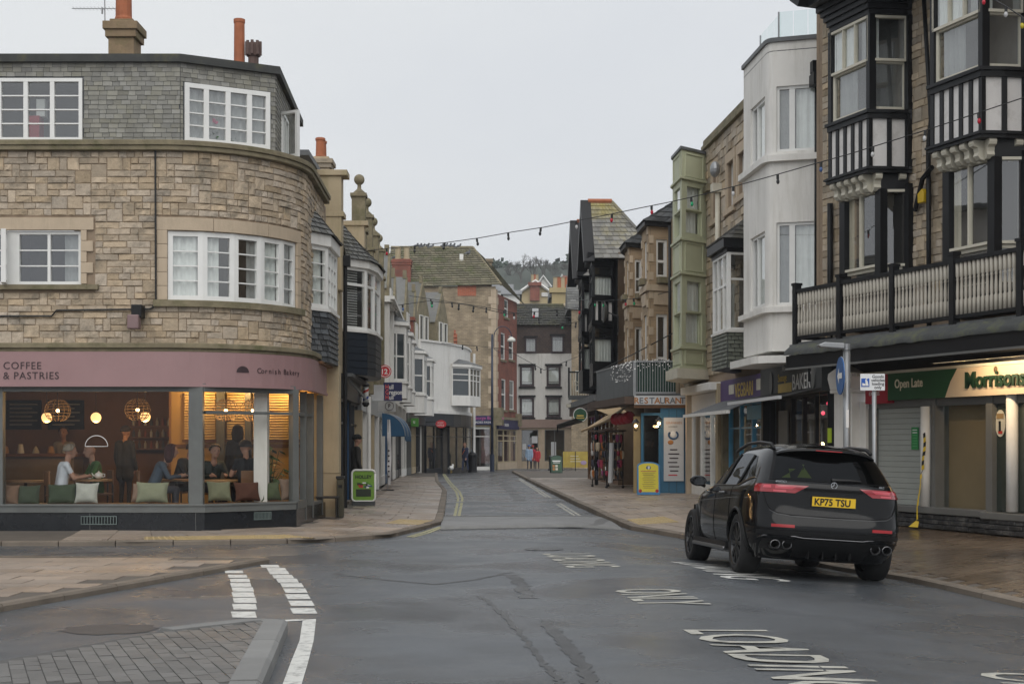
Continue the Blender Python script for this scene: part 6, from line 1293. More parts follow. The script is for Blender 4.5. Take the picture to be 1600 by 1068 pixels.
MOSSL = mat('mossy_lead', (.05, .053, .052), .7, .3, 3, .3, 14, stain=(.12, .13, .03), stain_amt=.6, stain_scale=3)
# lumpy lead edge and canopy over the pavement
rows = []; cx0 = mS(1228, -1.42)
for j, (y, z) in enumerate(((-1.26, 3.62), (-1.34, 3.56), (-1.46, 3.47), (-1.46, 3.38))):
    rows.append([(x, y+random.uniform(-.02, .02), z+random.uniform(-.015, .015)) for x in [cx0+i*.2 for i in range(66)]])
b = MB(); b.grid(rows); b.build('canopy_lead', MOSSL, BM, smooth=True)
b = MB(); b.box(cx0, 13, -1.42, -1.3, 3.12, 3.38); b.build('canopy_fascia', BPAINT, BM); b = MB(); b.box(cx0, 13, -1.35, 0, 3.34, 3.4); b.build('canopy_soffit', BPAINT, BM); bx('canopy_trim', GREYP, BM, cx0, 13, -1.44, -1.42, 3.10, 3.14)
b = MB(); b.box(-.3, 13, -.1, .1, 2.95, 3.34); b.build('upper_fascia', BPAINT, BM)
# supermarket fascia
GRN = mat('dark_green_fascia', (.012, .075, .028), .45, .05, 2); CRS = mat('cream_fascia', (.62, .50, .36), .5, .04, 2); REDF = mat('red_fascia', (.36, .012, .03), .45, .04)
y0 = -.2; f0, f1_ = 2.46, 2.97; xR, xG, xC = mS(1352, y0), mS(1387, y0), mS(1497, y0)
FA = bx('fascia', GRN, BM, xG, xC+.3, y0, .1, f0, f1_)
bx('red_panel', REDF, FA, xR, xG-.002, y0, .1, f0-.05, f1_)
xCb = mS(1478, y0); b = MB(); b.xprism([(xCb, f0+.0), (9.5, f0), (9.5, f1_+.0), (xC, f1_), (lerp(xCb, xC, .5)-.02, lerp(f0, f1_, .55))], y0-.02, y0+.2); b.build('cream_panel', CRS, FA)
bx('fascia_top_trim', CREAMP, BM, xR-.3, 9.5, y0-.06, .1, f1_, f1_+.05)
kx = lambda px: mS(px, y0-.03); kz = lambda px, py: mZ(px, py, y0-.03)
lettering('Open Late', .235, mat('cream_letters', (.68, .62, .48), .5), FA, face_M(kx(1396), y0-.006, kz(1396, 606)), depth=.003, sx=.86, bold=.004)
me_ = lettering('Morrisons', .40, mat('deep_green_letters', (.004, .03, .012), .5), FA, face_M(kx(1509), y0-.05, kz(1509, 606)), depth=.02, sx=.94, bold=.007)
lettering('EXPRESS', .10, WL, FA, face_M(kx(1356), y0-.006, kz(1356, 618)), depth=.002, sx=.95)
b = MB(); b.ball((kx(1555.5), y0-.03, kz(1555, 577)), (.045, .02, .055), 10, 8); b.build('berry_mark', mat('berry', (.10, .05, .01), .5), FA)
TL = mat('trough_lamp', (1, .85, .6), .5, 0, emit=(1, .78, .5), emit_s=.35)
tr_ = bx('trough_housing', BPAINT, BM, xC+.1, 9.4, y0-.68, y0-.58, f1_+.07, f1_+.15); bx('trough_light', TL, tr_, xC+.15, 9.35, y0-.65, y0-.61, f1_+.066, f1_+.069)
d_ = bpy.data.lights.new('trough_lamp_light', 'AREA'); d_.shape = 'RECTANGLE'; d_.size = 3.2; d_.size_y = .04; d_.energy = 45; d_.color = (1, .74, .45); lo_ = bpy.data.objects.new('trough_lamp_light', d_); COL.objects.link(lo_); lo_.parent = BM; lo_.location = ((xC+9.4)/2+.0, y0-.62, f1_+.05); lo_.rotation_euler = (R(62), 0, 0)
# shop face below
SHUT = mat('grey_shutter', (.31, .33, .31), .5, .08, 2); BOARD = mat('brown_board', (.17, .135, .075), .7, .12, 1.2)
zf = .06
sx_ = lambda px: mS(px, 0)
b = MB(); b.box(mS(1342), mS(1361), -.12, .1, zf, f0); b.build('white_pilaster', WPAINT, BM); b = MB(); b.box(mS(1361), 9.5, -.05, .1, f0-.14, f0-.0); b.box(mS(1361), mS(1371), -.06, .1, zf, f0-.14); b.box(mS(1461), mS(1467), -.08, .12, zf+.38, f0); b.box(mS(1546), mS(1556), -.08, .12, zf+.3, f0); b.build('shop_frame', GREYP, BM)
n = 18; a, c = mS(1371), mS(1461)
for k in range(n): z = zf+.4+k*(f0-.14-zf-.4)/n; bb = MB(); bb.cbox(a, c, .02, .1, z+.002, z+(f0-.14-zf-.4)/n-.002, .006); bb.build('shutter_slat', SHUT, BM)
b = MB(); b.lathe([(.10, zf+.4), (.10, f0-.14)], (mS(1451), -.06, 0), 16); b.build('round_column', WPAINT, BM, smooth=True)
bx('shop_back', SHUT, BM, a, 9.5, .3, .32, 0, f0); bx('boarding', BOARD, BM, mS(1467), mS(1546), .22, .27, zf+.25, f0-.02)
b = MB(); b.box(mS(1556), 9.5, .02, .04, zf+.4, f0); b.build('dark_glazing', mat('dark_shop_window', (.03, .04, .035), .12, .2, 1, spec=.6), BM)
b = MB(); b.lathe([(.10, zf+.4), (.10, f0-.0)], (mS(1586), -.06, 0), 16); b.build('round_column', WPAINT, BM, smooth=True)
b = MB(); b.box(a-.1, mS(1548), -.14, .1, zf+.27, zf+.40); b.box(mS(1546)-.04, 9.5, -.18, .1, zf+.25, zf+.38); b.build('window_ledge', GREYP, BM, bevel=.02)
PB = mat('peeling_black_brick', (.025, .026, .028), .5, .4, 6, .4, 25, rnd=.4, stain=(.35, .33, .30), stain_amt=.35, stain_scale=6)
for r in range(3):
    u = a-.1; k = 0
    while u < 9.0:
        l = .33 if (k or r % 2 == 0) else .17; yy = -.16 if u > mS(1546)-.05 else -.1; bb = MB(); bb.cbox(u+.004, u+l-.004, yy+random.uniform(-.01, .01), .1, zf+r*.088, zf+(r+1)*.088-.008, .01); bb.build('riser_brick', PB, BM); u += l; k += 1
gp = bx('poster', mat('green_poster', (.02, .22, .06), .5), BM, mS(1424), mS(1434.5), .0, .012, mZ(1430, 702), mZ(1430, 667))
for k in range(7): bx('print_line', WL if k < 2 else mat('pale_green', (.10, .35, .14), .5), gp, mS(1426), mS(1433), -.004, 0, mZ(1430, 672+k*4.2), mZ(1430, 670.6+k*4.2))
cx_, cz_ = (mS(1556)+mS(1567))/2+.02, mZ(1561, 661); b = MB(); b.lathe([(1, 0), (1, .012)], (0, 0, 0), 24, lambda x, y, z: (cx_+x*.13, .012-z, cz_+y*.235)); op_ = b.build('oval_poster', CREAMP, BM); bx('poster_picture', BPAINT, op_, cx_-.03, cx_+.02, -.008, 0, cz_-.14, cz_+.04); bx('poster_picture', MATS['red_plastic'], op_, cx_-.04, cx_+.06, -.008, 0, cz_-.18, cz_-.13); bx('poster_band', mat('tan_print', (.3, .2, .09), .5), op_, cx_-.09, cx_+.09, -.006, 0, cz_+.08, cz_+.17)
# hazard tape hanging by the column
TY = mat('hazard_yellow', (.60, .42, .02), .5); tp_ = thing('hazard_tape', 'strip of yellow and black hazard tape hanging beside the boarded doorway', 'tape', (*fM.w(mS(1458), -.2), zf), fM.rot)
zs = [1.75-.085*i for i in range(20)]; xs2 = [.02*math.sin(i*.7)-.012*i*(1 if i > 8 else .3) for i in range(20)]
for i in range(19): b = MB(); w_ = .034 if i < 8 else .014; b.add([(xs2[i]-w_, 0, zs[i]), (xs2[i]+w_, .004*i % .02, zs[i]+.03), (xs2[i+1]+w_, .004*i % .02, zs[i+1]+.03), (xs2[i+1]-w_, 0, zs[i+1])], [(0, 3, 2, 1)]); b.build('tape_band', TY if i % 2 or i > 8 else BPAINT, tp_)
b = MB(); b.add([(xs2[-1]-.12, -.1, .015), (xs2[-1]+.1, -.05, .015), (xs2[-1]+.03, .02, .12), (xs2[-1]-.04, 0, .13)], [(0, 1, 2, 3)]); b.build('tape_tail', TY, tp_)
# left stone pilaster with a scrolled capital
b = MB(); u0, u1 = mS(1303, -.3), mS(1331, -.3); b.box(u0, u1, -.3, .1, .06, 2.65); b.box(u0-.06, u1+.06, -.36, .1, 2.65, 2.72); b.xprism([(u0-.02, 2.72), (u1+.02, 2.72), (u1+.12, 2.95), (u1+.10, 3.05), ((u0+u1)/2, 3.2), (u0-.10, 3.05), (u0-.12, 2.95)], -.38, .1); b.build('capital_pilaster', WPAINT, BM, bevel=.012)
# drainpipes, alarm box
def pipe(par, pts, r, m=BPAINT): return MB().tube(pts, r, 8).build('drainpipe', m, par, smooth=True)
u = mS(1452, -.1); pipe(BM, [(u, -.12, zp0+.3), (u+.02, -.12, 3.7)], .045); pipe(BM, [(.55, -.1, 6.6), (.55, -.1, 3.7)], .06); pipe(BM, [(u+.1, -.3, 9.9), (u+.1, -.14, 7.6), (u, -.12, 7.2), (u, -.12, 6.2)], .04)
b = MB(); u = mS(1438, -.2); b.xprism([(u-.09, 6.1), (u+.09, 6.1), (u+.10, 6.28), (u+.04, 6.36), (u-.10, 6.28)], -.2, -.05); b.build('alarm_box', mat('yellow_box', (.55, .36, .01), .4), BM, bevel=.015)
b = MB(); b.tube([(u-.3, -.1, 6.0), (u, -.15, 6.55), (u+.35, -.2, 6.7)], .05, 6); b.build('pipe_bend', BPAINT, BM)
# ================================================================ the row beyond: common facade line
fR = Fr(5.52, 44, 6.49, 30.0)
L_ = lambda pts: [fR.loc(*p) for p in pts]
rS, rZ = fR.s, fR.z
# ---- white building with a rounded corner
BW_ = fthing('white_rounded_building', 'white rendered building with a rounded corner and a glass roof terrace', 'building', fR)
P = L_([(6.2, 33.7), (5.375, 33.0), (5.53, 31.0), (5.55, 30.9), (5.58, 30.82), (5.64, 30.76), (6.62, 30.45)])
zb, zl0, zl1, zu0, zu1, zt_ = 3.66, 4.66, 6.28, 7.93, 9.22, 10.3
for i in range(6):
    xf, Ln = seg_xf(P[i], P[i+1]); ops = []
    if i == 1: ops = [(Ln*.32, Ln*.96, zl0, zl1), (Ln*.32, Ln*.96, zu0, zu1)]
    if i == 5: ops = [(.08, Ln-.06, zl0-.04, zl1+.12), (.08, Ln-.06, zu0, zu1+.12)]
    wall(BW_, 0, Ln, zb, zt_, 0, ops, RENDER, xf=xf)
    for (a, c, d, e) in ops:
        if i == 1: window(BW_, xf(a, 0, 0), xf(c, 0, 0), d, e, cols=(1, 2), v=.1, room=.7, curt=[(.34, 1, CURT, 0, 1)])
        else: window(BW_, xf(a, 0, 0), xf(c, 0, 0), d, e, cols=(.8, 1.5), v=.1, mw=.12, room=.7, curt=[(.45, .98, CURT, 0, 1), (0, .3, CURT2, 0, 1)])
b = MB(); b.strip(P[1:], -.5, .32, 3.36, 3.52); b.build('canopy_board', WPAINT, BW_); b = MB(); b.strip(P, -.3, .05, zt_, zt_+.09); b.build('coping', LEAD, BW_); b = MB(); b.strip(P, -.2, .12, zu0-.22, zu0-.08); b.build('ledge', RENDER, BW_, bevel=.02); b = MB(); b.strip(P, -.2, .12, zl0-.2, zl0-.08); b.build('ledge', RENDER, BW_, bevel=.02)
b = MB(); b.prism([(q[0], q[1]) for q in P]+[(P[-1][0], 4), (P[0][0], 4)], zb-.03, zb); b.build('soffit', RENDER, BW_); b = MB(); b.prism([(q[0], q[1]) for q in P]+[(P[-1][0], 4), (P[0][0], 4)], zt_-.2, zt_-.18); b.build('roof_deck', LEAD, BW_)
b = MB(); b.box(P[0][0], P[0][0]+.02, P[0][1], 4, zb, zt_); b.build('side_wall', RENDER, BW_)
GB = glass_mat('balustrade_glass', (.80, .88, .87), .10)
Pg = off_path(P, -.35)
for i in (1, 5):
    for k in range(3): a_, c_ = Pg[i].lerp(Pg[i+1], k/3+.01), Pg[i].lerp(Pg[i+1], (k+1)/3-.01); MB().quad((a_.x, a_.y, zt_), (c_.x, c_.y, zt_), (c_.x, c_.y, zt_+.75), (a_.x, a_.y, zt_+.75)).build('glass_panel', GB, BW_)
    MB().tube([(Pg[i].x, Pg[i].y, zt_), (Pg[i].x, Pg[i].y, zt_+.75)], .02, 6).build('terrace_post', STEEL, BW_)
q = P[-1]; pipe(BW_, [(q[0]+.02, q[1]-.1, 9.6), (q[0]+.06, q[1]-.12, 4.6)], .05); b = MB(); b.box(q[0]-.12, q[0]+.12, q[1]-.22, q[1], 9.55, 9.8); b.box(q[0]-.05, q[0]+.3, q[1]-.25, q[1]+.05, 9.25, 9.5); b.build('rainwater_head', BPAINT, BW_)
bx('stone_pier', ASHLAR, BW_, q[0]+.12, q[0]+.32, q[1]-.05, q[1]+.5, 3.6, 9.2)
# ---- stone building with the slated oriel
BS = fthing('rock_faced_building', 'rock-faced stone building with a white oriel window over a slate apron', 'building', fR)
s0, s1 = rS(1103), L_([(6.2, 34.0)])[0][0]
wops = [(rS(1138), rS(1148), rZ(1143, 325), rZ(1143, 252)), (rS(1155), rS(1166), rZ(1160, 305), rZ(1160, 238)), (rS(1114.5), rS(1121), rZ(1118, 343), rZ(1118, 265))]
wall(BS, s0, s1, 3.3, 10.35, 0, wops, MORTAR); shell(BS, s0, s1, 5, 3.3, 10.3, RUB)
for (a, c, d, e) in wops: box_win(BS, a, c, d, e, 0, rows=(1, 1), v=.14, fm=WPAINT, gm=GLASS, room=.5); 
for (a, c, d, e) in wops:
    for (u0, u1, z0_, z1_) in ((a-.18, a, d, e), (c, c+.18, d, e), (a-.2, c+.2, e, e+.28), (a-.25, c+.25, d-.15, d)): bx('dressing', ASHLAR, BS, u0, u1, -.05 if z1_ > d else -.1, .0, z0_+.003, z1_-.003)
stones(BS, mpos, s0, s1, 3.6, 10.2, [(a-.22, c+.22, d-.17, e+.3) for (a, c, d, e) in wops], STONE2, mh=.22, cw=.14, wmin=2, wmax=4, ind=260, proud=.05, jump=.1)
b = MB(); b.box(s0-.05, s1, -.14, .3, 10.2, 10.32); b.box(s0-.05, s1, -.08, .3, 10.32, 10.5); b.build('parapet_coping', LICHEN, BS, bevel=.01)
b = MB(); b.box(s0+.1, s0+.95, -.16, .1, rZ(1110, 300), rZ(1110, 290)); b.build('string_course', LICHEN, BS)
u = rS(1128); pipe(BS, [(u, -.12, 8.6), (u, -.12, 5.2)], .07, CREAMP); b = MB(); b.box(u-.14, u+.14, -.3, 0, 8.6, 8.85); b.build('hopper', CREAMP, BS, bevel=.02); b = MB(); b.ball((u+.25, -.25, 9.2), (.2, .14, .22), 12, 8); b.build('alarm_bell', STEEL, BS)
O = L_([(6.1, 38.2), (5.15, 36.5), (5.27, 34.75), (6.0, 34.95)]); ob, ow0, ow1 = 3.5, 4.42, 6.32
b = MB(); b.strip(O, -.4, 0, ob, ow0); o = b.build('oriel_apron', DSLATE, BS)
GSL = mat('green_grey_slate', (.12, .13, .105), .7, .2, 6, .2, 40, rnd=.25)
for i in (1, 2):
    xf, Ln = seg_xf(O[i], O[i+1]); Pq = lambda u, z: xf(u, -.002, z); shingles(BS, Pq(0, ob), Pq(Ln, ob), Pq(Ln, ow0-.05), Pq(0, ow0-.05), 9, .2, GSL, 'slate', ind=60)
b = MB(); b.strip(O, -.4, .05, ow0-.06, ow0); b.build('oriel_sill', WPAINT, BS); b = MB(); b.strip(O, -.4, .03, ow1, ow1+.1); b.strip(O, -.5, .14, ow1+.1, ow1+.32); b.build('oriel_gutter', BPAINT, BS)
window(BS, O[1], O[2], ow0, ow1, cols=(1, 1.2, 1), rows=(1.5, 1), v=.05, bw=.06, room=0); window(BS, O[2], O[3], ow0, ow1, rows=(2, 1), v=.05, bw=.05, room=0, curt=[(.1, .3, VB, 0, .6)]); bay_room(BS, O, ow0, ow1, None, .12); window(BS, O[0], O[1], ow0, ow1, v=.05, room=0)
t_ = off_path(O, .16); top = [(O[0][0]+.2, .05), (O[1][0]+.35, .05), (O[2][0]-.1, .05), (O[3][0], .05)]
for i in range(3):
    qd = [(t_[i].x, t_[i].y, ow1+.32), (t_[i+1].x, t_[i+1].y, ow1+.32), (*top[i+1], ow1+1.15), (*top[i], ow1+1.15)]; MB().quad(*qd).build('oriel_roof', ROOFSLATE, BS); shingles(BS, *qd, 8, .2, ROOFSLATE, 'slate', ind=30 if i else 0)
# ---- green bay building
GP = mat('sage_green_paint', (.43, .445, .31), .6, .06, 2, stain=(.30, .315, .20), stain_amt=.4)
BG = fthing('green_bay_building', 'tall building with a sage green panelled bay of two storeys', 'building', fR)
G = L_([(5.55, 44.2), (4.755, 42.1), (4.85, 40.65), (5.66, 41.45)]); gz = [3.85, 4.35, 6.48, 7.45, 9.2, 10.05]
for i in range(3):
    xf, Ln = seg_xf(G[i], G[i+1]); wf = (.17, .83) if i == 2 else (.15, .85)
    ops = [(Ln*wf[0], Ln*wf[1], 4.50, 6.36), (Ln*wf[0], Ln*wf[1], 7.66, 9.08)] if i else []
    wall(BG, 0, Ln, gz[0], gz[5], 0, ops, GP, xf=xf)
    for (a, c, d, e) in ops:
        h = lerp(d, e, .5); window(BG, xf(a, 0, 0), xf(c, 0, 0), h-.02, e, v=.05, fm=GP, fw=.05, room=0, curt=[(.0, .95, CURT, 0, 1)], name='upper_sash'); window(BG, xf(a, 0, 0), xf(c, 0, 0), d, h, v=.11, fm=GP, fw=.05, room=0, curt=[(.0, .95, CURT, 0, 1)], name='lower_sash')
    if i:
        for (z0_, z1_) in ((gz[0]+.08, gz[1]-.02), (gz[2]+.12, gz[3]-.02), (gz[4]+.1, gz[5]-.06)):
            b = MB(); u0, u1 = Ln*.12, Ln*.88
            for (a, c, d, e) in ((u0, u1, z0_, z0_+.05), (u0, u1, z1_-.05, z1_), (u0, u0+.05, z0_+.05, z1_-.05), (u1-.05, u1, z0_+.05, z1_-.05)): b.box(a, c, -.025, 0, d, e, xf)
            b.build('panel_moulding', GP, BG)
bay_room(BG, G, 4.4, 6.4); bay_room(BG, G, 7.6, 9.15)
for z in (gz[1], gz[2], gz[3], gz[4]): b = MB(); b.strip(G, -.2, .07, z, z+.07); b.build('bay_moulding', GP, BG, bevel=.01)
b = MB(); b.strip(G, -.3, .05, gz[5], gz[5]+.08); b.build('coping', LEAD, BG); b = MB(); b.strip(G, -.3, .1, gz[0]-.08, gz[0]); b.build('bay_base', GP, BG)
b = MB(); a_ = G[0]; b.prism([(q[0], q[1]) for q in off_path(G, .2)], 3.5, 3.78); b.build('canopy', CREAMP, BG)
wall(BG, G[0][0]-1.5, G[3][0], 3.3, 10.0, .02, [], RUB)
# ---- shops below
SR = fthing('shop_row', 'row of three small shopfronts under the green bay and white building', 'building', fR)
x0, xa, xb, xc = rS(1082), rS(1132), rS(1197), rS(1290)
bx('wall_backing', SHOPDARK, SR, x0, xc+.4, .6, .7, 0, 3.6)
# white shop
b = MB(); b.box(x0-.1, x0+.12, -.2, .1, .1, 3.3); b.build('stone_pier', ASHLAR, SR); b = MB(); b.box(x0+.25, xa-.1, -.42, .1, 3.12, 3.34); b.build('blind_box', WPAINT, SR, bevel=.02); b = MB(); b.box(x0+.1, xa-.2, -.05, .1, 2.6, 3.1); b.build('fascia', LBOX, SR)
o = shopfront(SR, x0+.15, xa-.25, .1, 2.6, .0, 3, WPAINT, transom=.99); bx('turquoise_poster', mat('turquoise', (.02, .30, .42), .5), o, rS(1109), rS(1119), .14, .15, 1.9, 2.6); b = MB(); b.box(xa-.25, xa+.05, -.2, .1, .1, 3.3); b.build('pilaster', CREAM, SR)
# purple shop
PUR = mat('purple_fascia', (.065, .035, .135), .5, .08); b = MB(); b.box(xa+.05, xb, -.12, .1, 2.72, 3.35); fa = b.build('fascia', PUR, SR); YL = mat('gold_letters', (.62, .44, .10), .5)
lettering('VEGBARI', .50, YL, fa, face_M(rS(1148.5, -.12), -.125, 2.86), depth=.004, sx=1.02, bold=.008); bx('sign_panel', CREAMP, fa, rS(1182, -.12), rS(1192, -.12), -.125, -.12, 2.95, 3.22); bx('sign_panel', CREAMP, fa, rS(1139, -.12), rS(1147, -.12), -.125, -.12, 2.95, 3.2)
o = shopfront(SR, xa+.3, xb-.3, .1, 2.7, .1, 3, mat('bright_blue_frame', (.09, .36, .60), .45), transom=.75, rm=mat('pale_blue_stock', (.20, .25, .28), .9, .6, 2)); b = MB(); b.box(xa+.05, xa+.3, -.12, .1, .1, 2.72); b.build('pilaster', LICHEN, SR)
bx('blue_panel', mat('sky_blue_panel', (.10, .36, .55), .5), o, rS(1167), rS(1190), .0, .03, 2.25, 2.6); bx('red_panel', REDF, o, rS(1182), rS(1186), .14, .16, .4, 2.1)
b = MB(); b.add([(xa-.3, -1.05, 2.42), (xb+.5, -1.05, 2.42), (xb+.9, -.1, 2.8), (xa+.1, -.1, 2.8)], [(0, 1, 2, 3)]); aw_ = b.build('awning', mat('grey_canvas', (.12, .125, .13), .8), SR); b = MB(); b.box(xa-.3, xb+.5, -1.1, -1.0, 2.36, 2.44); b.build('awning_bar', WPAINT, aw_)
# bakery
b = MB(); b.box(xb, xc+.2, -.14, .1, 2.72, 3.42); fa = b.build('fascia', DARKGREY, SR); lettering('BAKERY', .50, WL, fa, face_M(rS(1238, -.14), -.146, 2.82), depth=.004, sx=.98); lettering('Swanage', .26, YL, fa, face_M(rS(1216, -.14), -.146, 3.05), depth=.004, sx=.85); lettering('THE', .14, WL, fa, face_M(rS(1222, -.14), -.146, 3.28), depth=.004); bx('gold_panel', YL, fa, rS(1216, -.14), rS(1237, -.14), -.145, -.14, 2.76, 3.0)
for px in (1206, 1272):
    b = MB(); uu = rS(px, -.14); b.lathe([(1, 0), (1, .03)], (0, 0, 0), 20, lambda x, y, z: (uu+x*.14, -.14-z, 3.05+y*.26)); b.build('fascia_roundel', GREYP, fa)
o = shopfront(SR, xb+.15, xc, .1, 2.72, .1, 5, BPAINT, transom=.995, rm=mat('bakery_interior', (.10, .07, .05), .9, .5, 2)); b = MB(); b.box(xb, xb+.15, -.12, .1, .1, 2.72); b.build('pilaster', BPAINT, SR)
b = MB(); b.add([(xb+.2, -.95, 2.60), (xc+.0, -.95, 2.60), (xc+.2, -.12, 2.80), (xb+.4, -.12, 2.80)], [(0, 1, 2, 3)]); aw_ = b.build('awning', mat('black_canvas', (.03, .03, .03), .8), SR); b = MB(); b.box(xb+.2, xc, -1.0, -.93, 2.56, 2.63); b.build('awning_bar', LBOX, aw_)
bx('hi_vis_sticker', mat('hi_vis', (.45, .62, .02), .5), o, rS(1287, -.1), rS(1292, -.1), -.02, .0, 1.65, 1.95); bx('blue_poster', BLUEP, o, rS(1236), rS(1243), .13, .14, 1.7, 2.6); bx('door_panel', GREYP, o, rS(1215), rS(1229), .02, .05, .2, 2.4)
for k, (px, z) in enumerate(((1252, 2.4), (1258, 2.3), (1266, 2.5), (1257, 1.62))): b = MB(); b.ball((rS(px), .4, z), .045, 8, 6); b.build('pink_lamp', mat('pink_glow', (1, .1, .2), .5, 0, emit=(1, .08, .15), emit_s=1.6) if k < 3 else BULB, o)
# ================================================================ restaurant with its roof terrace
fT = Fr(3.02, 50.5, 3.78, 44.0); fTf = Fr(3.78, 44.0, 5.6, 43.95)
BT = thing('restaurant', 'blue-fronted restaurant with a railed roof terrace above its lettered sign', 'building', (3.78, 44, 0))
rx = lambda px: (px-CX)*44/F-3.78; rz_ = lambda py: EYE+(HY-py)*44/F
BLU = mat('restaurant_blue', (.035, .13, .22), .5, .12, 2); zt0 = rz_(618)
fl = [(3.02-3.78, 6.5), (0, 0), (1.85, -.05)]
b = MB(); b.box(rx(1032), rx(1076), 0, .1, -.0, rz_(636)); b.build('blue_wall', BLU, BT)
for px in (1045, 1057, 1069): bx('board_joint', SHOPDARK, BT, rx(px), rx(px)+.012, -.004, 0, 0, 2.7)
b = MB(); b.box(0, rx(1076), -.05, .2, rz_(636)-.02, rz_(632)); b.build('soffit_beam', WOOD, BT)
b = MB(); b.box(0, rx(1073), -.12, 0, rz_(632), zt0); sg = b.build('sign_board', LBOX, BT); OR = mat('orange_letters', (.42, .17, .04), .5)
for k, ch in enumerate('RESTAURANT'): lettering(ch, .265, OR if k % 2 == 0 else mat('slate_letters', (.16, .17, .19), .5), sg, face_M(rx(990)+k*.158, -.126, rz_(630.2)), depth=.002, bold=.006)
wq = window(BT, (rx(1004), .35), (rx(1034), .05), .75, 2.6, v=.0, fm=BLU, fw=.08, room=1.5, cols=(1,), room_mat=mat('cosy_room', (.10, .09, .08), .9)); bx('door', mat('oak_door', (.30, .22, .10), .5), BT, rx(992), rx(1003), .5, .55, .1, 2.5); b = MB(); b.box(rx(1003), rx(1035), .05, .4, .1, .75); b.build('stall_riser', BLU, BT)
bx('party_wall', BLU, BT, rx(1076), rx(1078), 0, 3, 0, zt0)
mp_ = bx('menu_panel', mat('menu_white', (.52, .52, .52), .5, .03), BT, rx(1037), rx(1068), -.05, -.004, rz_(751), rz_(652))
lettering('GRANNIES', .105, OR, mp_, face_M(rx(1040), -.056, rz_(662)), depth=.001)
c = (rx(1051.5), -.055, rz_(679)); b = MB(); b.tube([(c[0]+.14*math.cos(a), c[1], c[2]+.12*math.sin(a)) for a in [i*.3+2.4 for i in range(17)]], .03, 6); b.build('logo_ring', BLUEP, mp_); b = MB(); b.ball((c[0], c[1], c[2]+.03), (.08, .008, .09), 12, 8); b.build('logo_bird', WL, mp_); b = MB(); b.ball((c[0]-.08, c[1], c[2]-.23), (.09, .008, .07), 10, 8); b.build('logo_orange', OR, mp_)
lettering('LOUNGE', .07, DTEXT, mp_, face_M(rx(1044), -.056, rz_(667.5)), depth=.001)
for k in range(7): bx('menu_line', DTEXT if k < 6 else RL, mp_, rx(1046.5-(k*3 % 5)*.8), rx(1058+(k*2 % 3)*1.5), -.056, -.05, rz_(703+k*6.6), rz_(701.2+k*6.6))
# terrace
xfT, LT = seg_xf((-.76, 6.5), (0, 0)); b = MB(); b.prism([(-.76, 6.5), (0, 0), (1.85, 0), (1.85, 6.5)], zt0-.02, zt0+.08); b.build('terrace_deck', LEAD, BT)
CORR = mat('grey_corrugated', (.105, .115, .12), .5, .1, 3); zr = rz_(563)
for k in range(8): a, c = LT*k/8+.01, LT*(k+1)/8-.01; b = MB(); b.box(a, c, -.02, .02, zt0+.02, zr-.05, xfT); b.build('screen_panel', CORR, BT)
b = MB(); b.box(0, LT, -.04, .04, zr-.05, zr, xfT); b.box(0, rx(1056), -.04, .04, zr-.05, zr); b.box(0, rx(1056), -.04, .04, zt0+.06, zt0+.12); b.box(-.03, .05, -.05, .03, zt0, zr); b.build('terrace_rail', STEEL, BT)
for k in range(16): u = rx(1056)*k/16; bx('railing_bar', STEEL, BT, u, u+.018, -.012, .012, zt0+.12, zr-.05)
bx('green_screen', mat('green_mesh', (.012, .045, .03), .8, .2, 6), BT, .02, rx(1056), .05, .06, zt0+.1, zr-.03)
LITE = mat('tiny_white_light', (1, 1, 1), .5, 0, emit=(1, .97, .9), emit_s=.25)
lt = thing('icicle_lights', 'tangle of tiny white lights draped over the grey terrace screen', 'lights', (3.78, 44, zr)); b = MB()
for _ in range(120): u = LT*(1-random.random()*.55); d = random.random()**1.6*.62*(1-.5*abs(u/LT-.75)); x, y, z = xfT(u, -.06, -d); b.ball((x, y, z), .011, 5, 3)
for _ in range(40): b.ball((random.random()*rx(1050), -.05, -random.random()**2*.35+.03), .013, 5, 3)
props(b.build('bulbs', LITE, lt), kind='stuff'); b = MB()
for k in range(14): u = LT*(1-k*.04); x, y, z = xfT(u, -.05, 0); b.tube([(x, y, .02), (x, y-.01, -.45)], .003, 3)
b.tube([xfT(LT*.45, -.05, .02), xfT(LT, -.05, .02), (rx(1050), -.05, .02)], .004, 4); b.build('wire', CABLE, lt)
# side of the restaurant under the terrace, along the street
BRC = mat('brown_canopy', (.09, .06, .045), .8)
b = MB(); b.box(0, LT, 1.7, 1.8, 0, zt0, xfT); b.build('side_wall', mat('dark_timber', (.10, .075, .055), .7, .3, 2), BT); b = MB(); b.box(0, LT, -.3, .3, zt0-.25, zt0-.02, xfT); b.build('terrace_fascia', BRC, BT)  # side wall in one dark brown timber colour
for k in range(3): a, c = LT*(.06+k*.31), LT*(.3+k*.31); wq = window(BT, xfT(a, 1.67, 0), xfT(c, 1.67, 0), .5, 2.5, v=.0, fm=WOOD, fw=.08, room=0, gm=DGLASS)
def lantern(px, py, Y, label):
    p = at(px, py, Y); t = thing('wall_lantern', label, 'lantern', p, 0, 'lit lanterns at the restaurant door'); b = MB()
    for k in range(4): a = k*math.pi/2+.78; b.tube([(.06*math.cos(a), .06*math.sin(a), -.12), (.1*math.cos(a), .1*math.sin(a), .1)], .007, 4)
    b.lathe([(.13, .1), (.06, .17), (.02, .22)], (0, 0, 0), 8); b.lathe([(.03, -.16), (.07, -.12)], (0, 0, 0), 8); b.box(-.01, .01, 0, .3, .17, .19); b.build('frame', IRON, t); MB().ball((0, 0, 0), .045, 10, 8).build('bulb', BULB, t, smooth=True); lamp_light(t, (0, -.12, 0), 5, .05, (1, .72, .4))
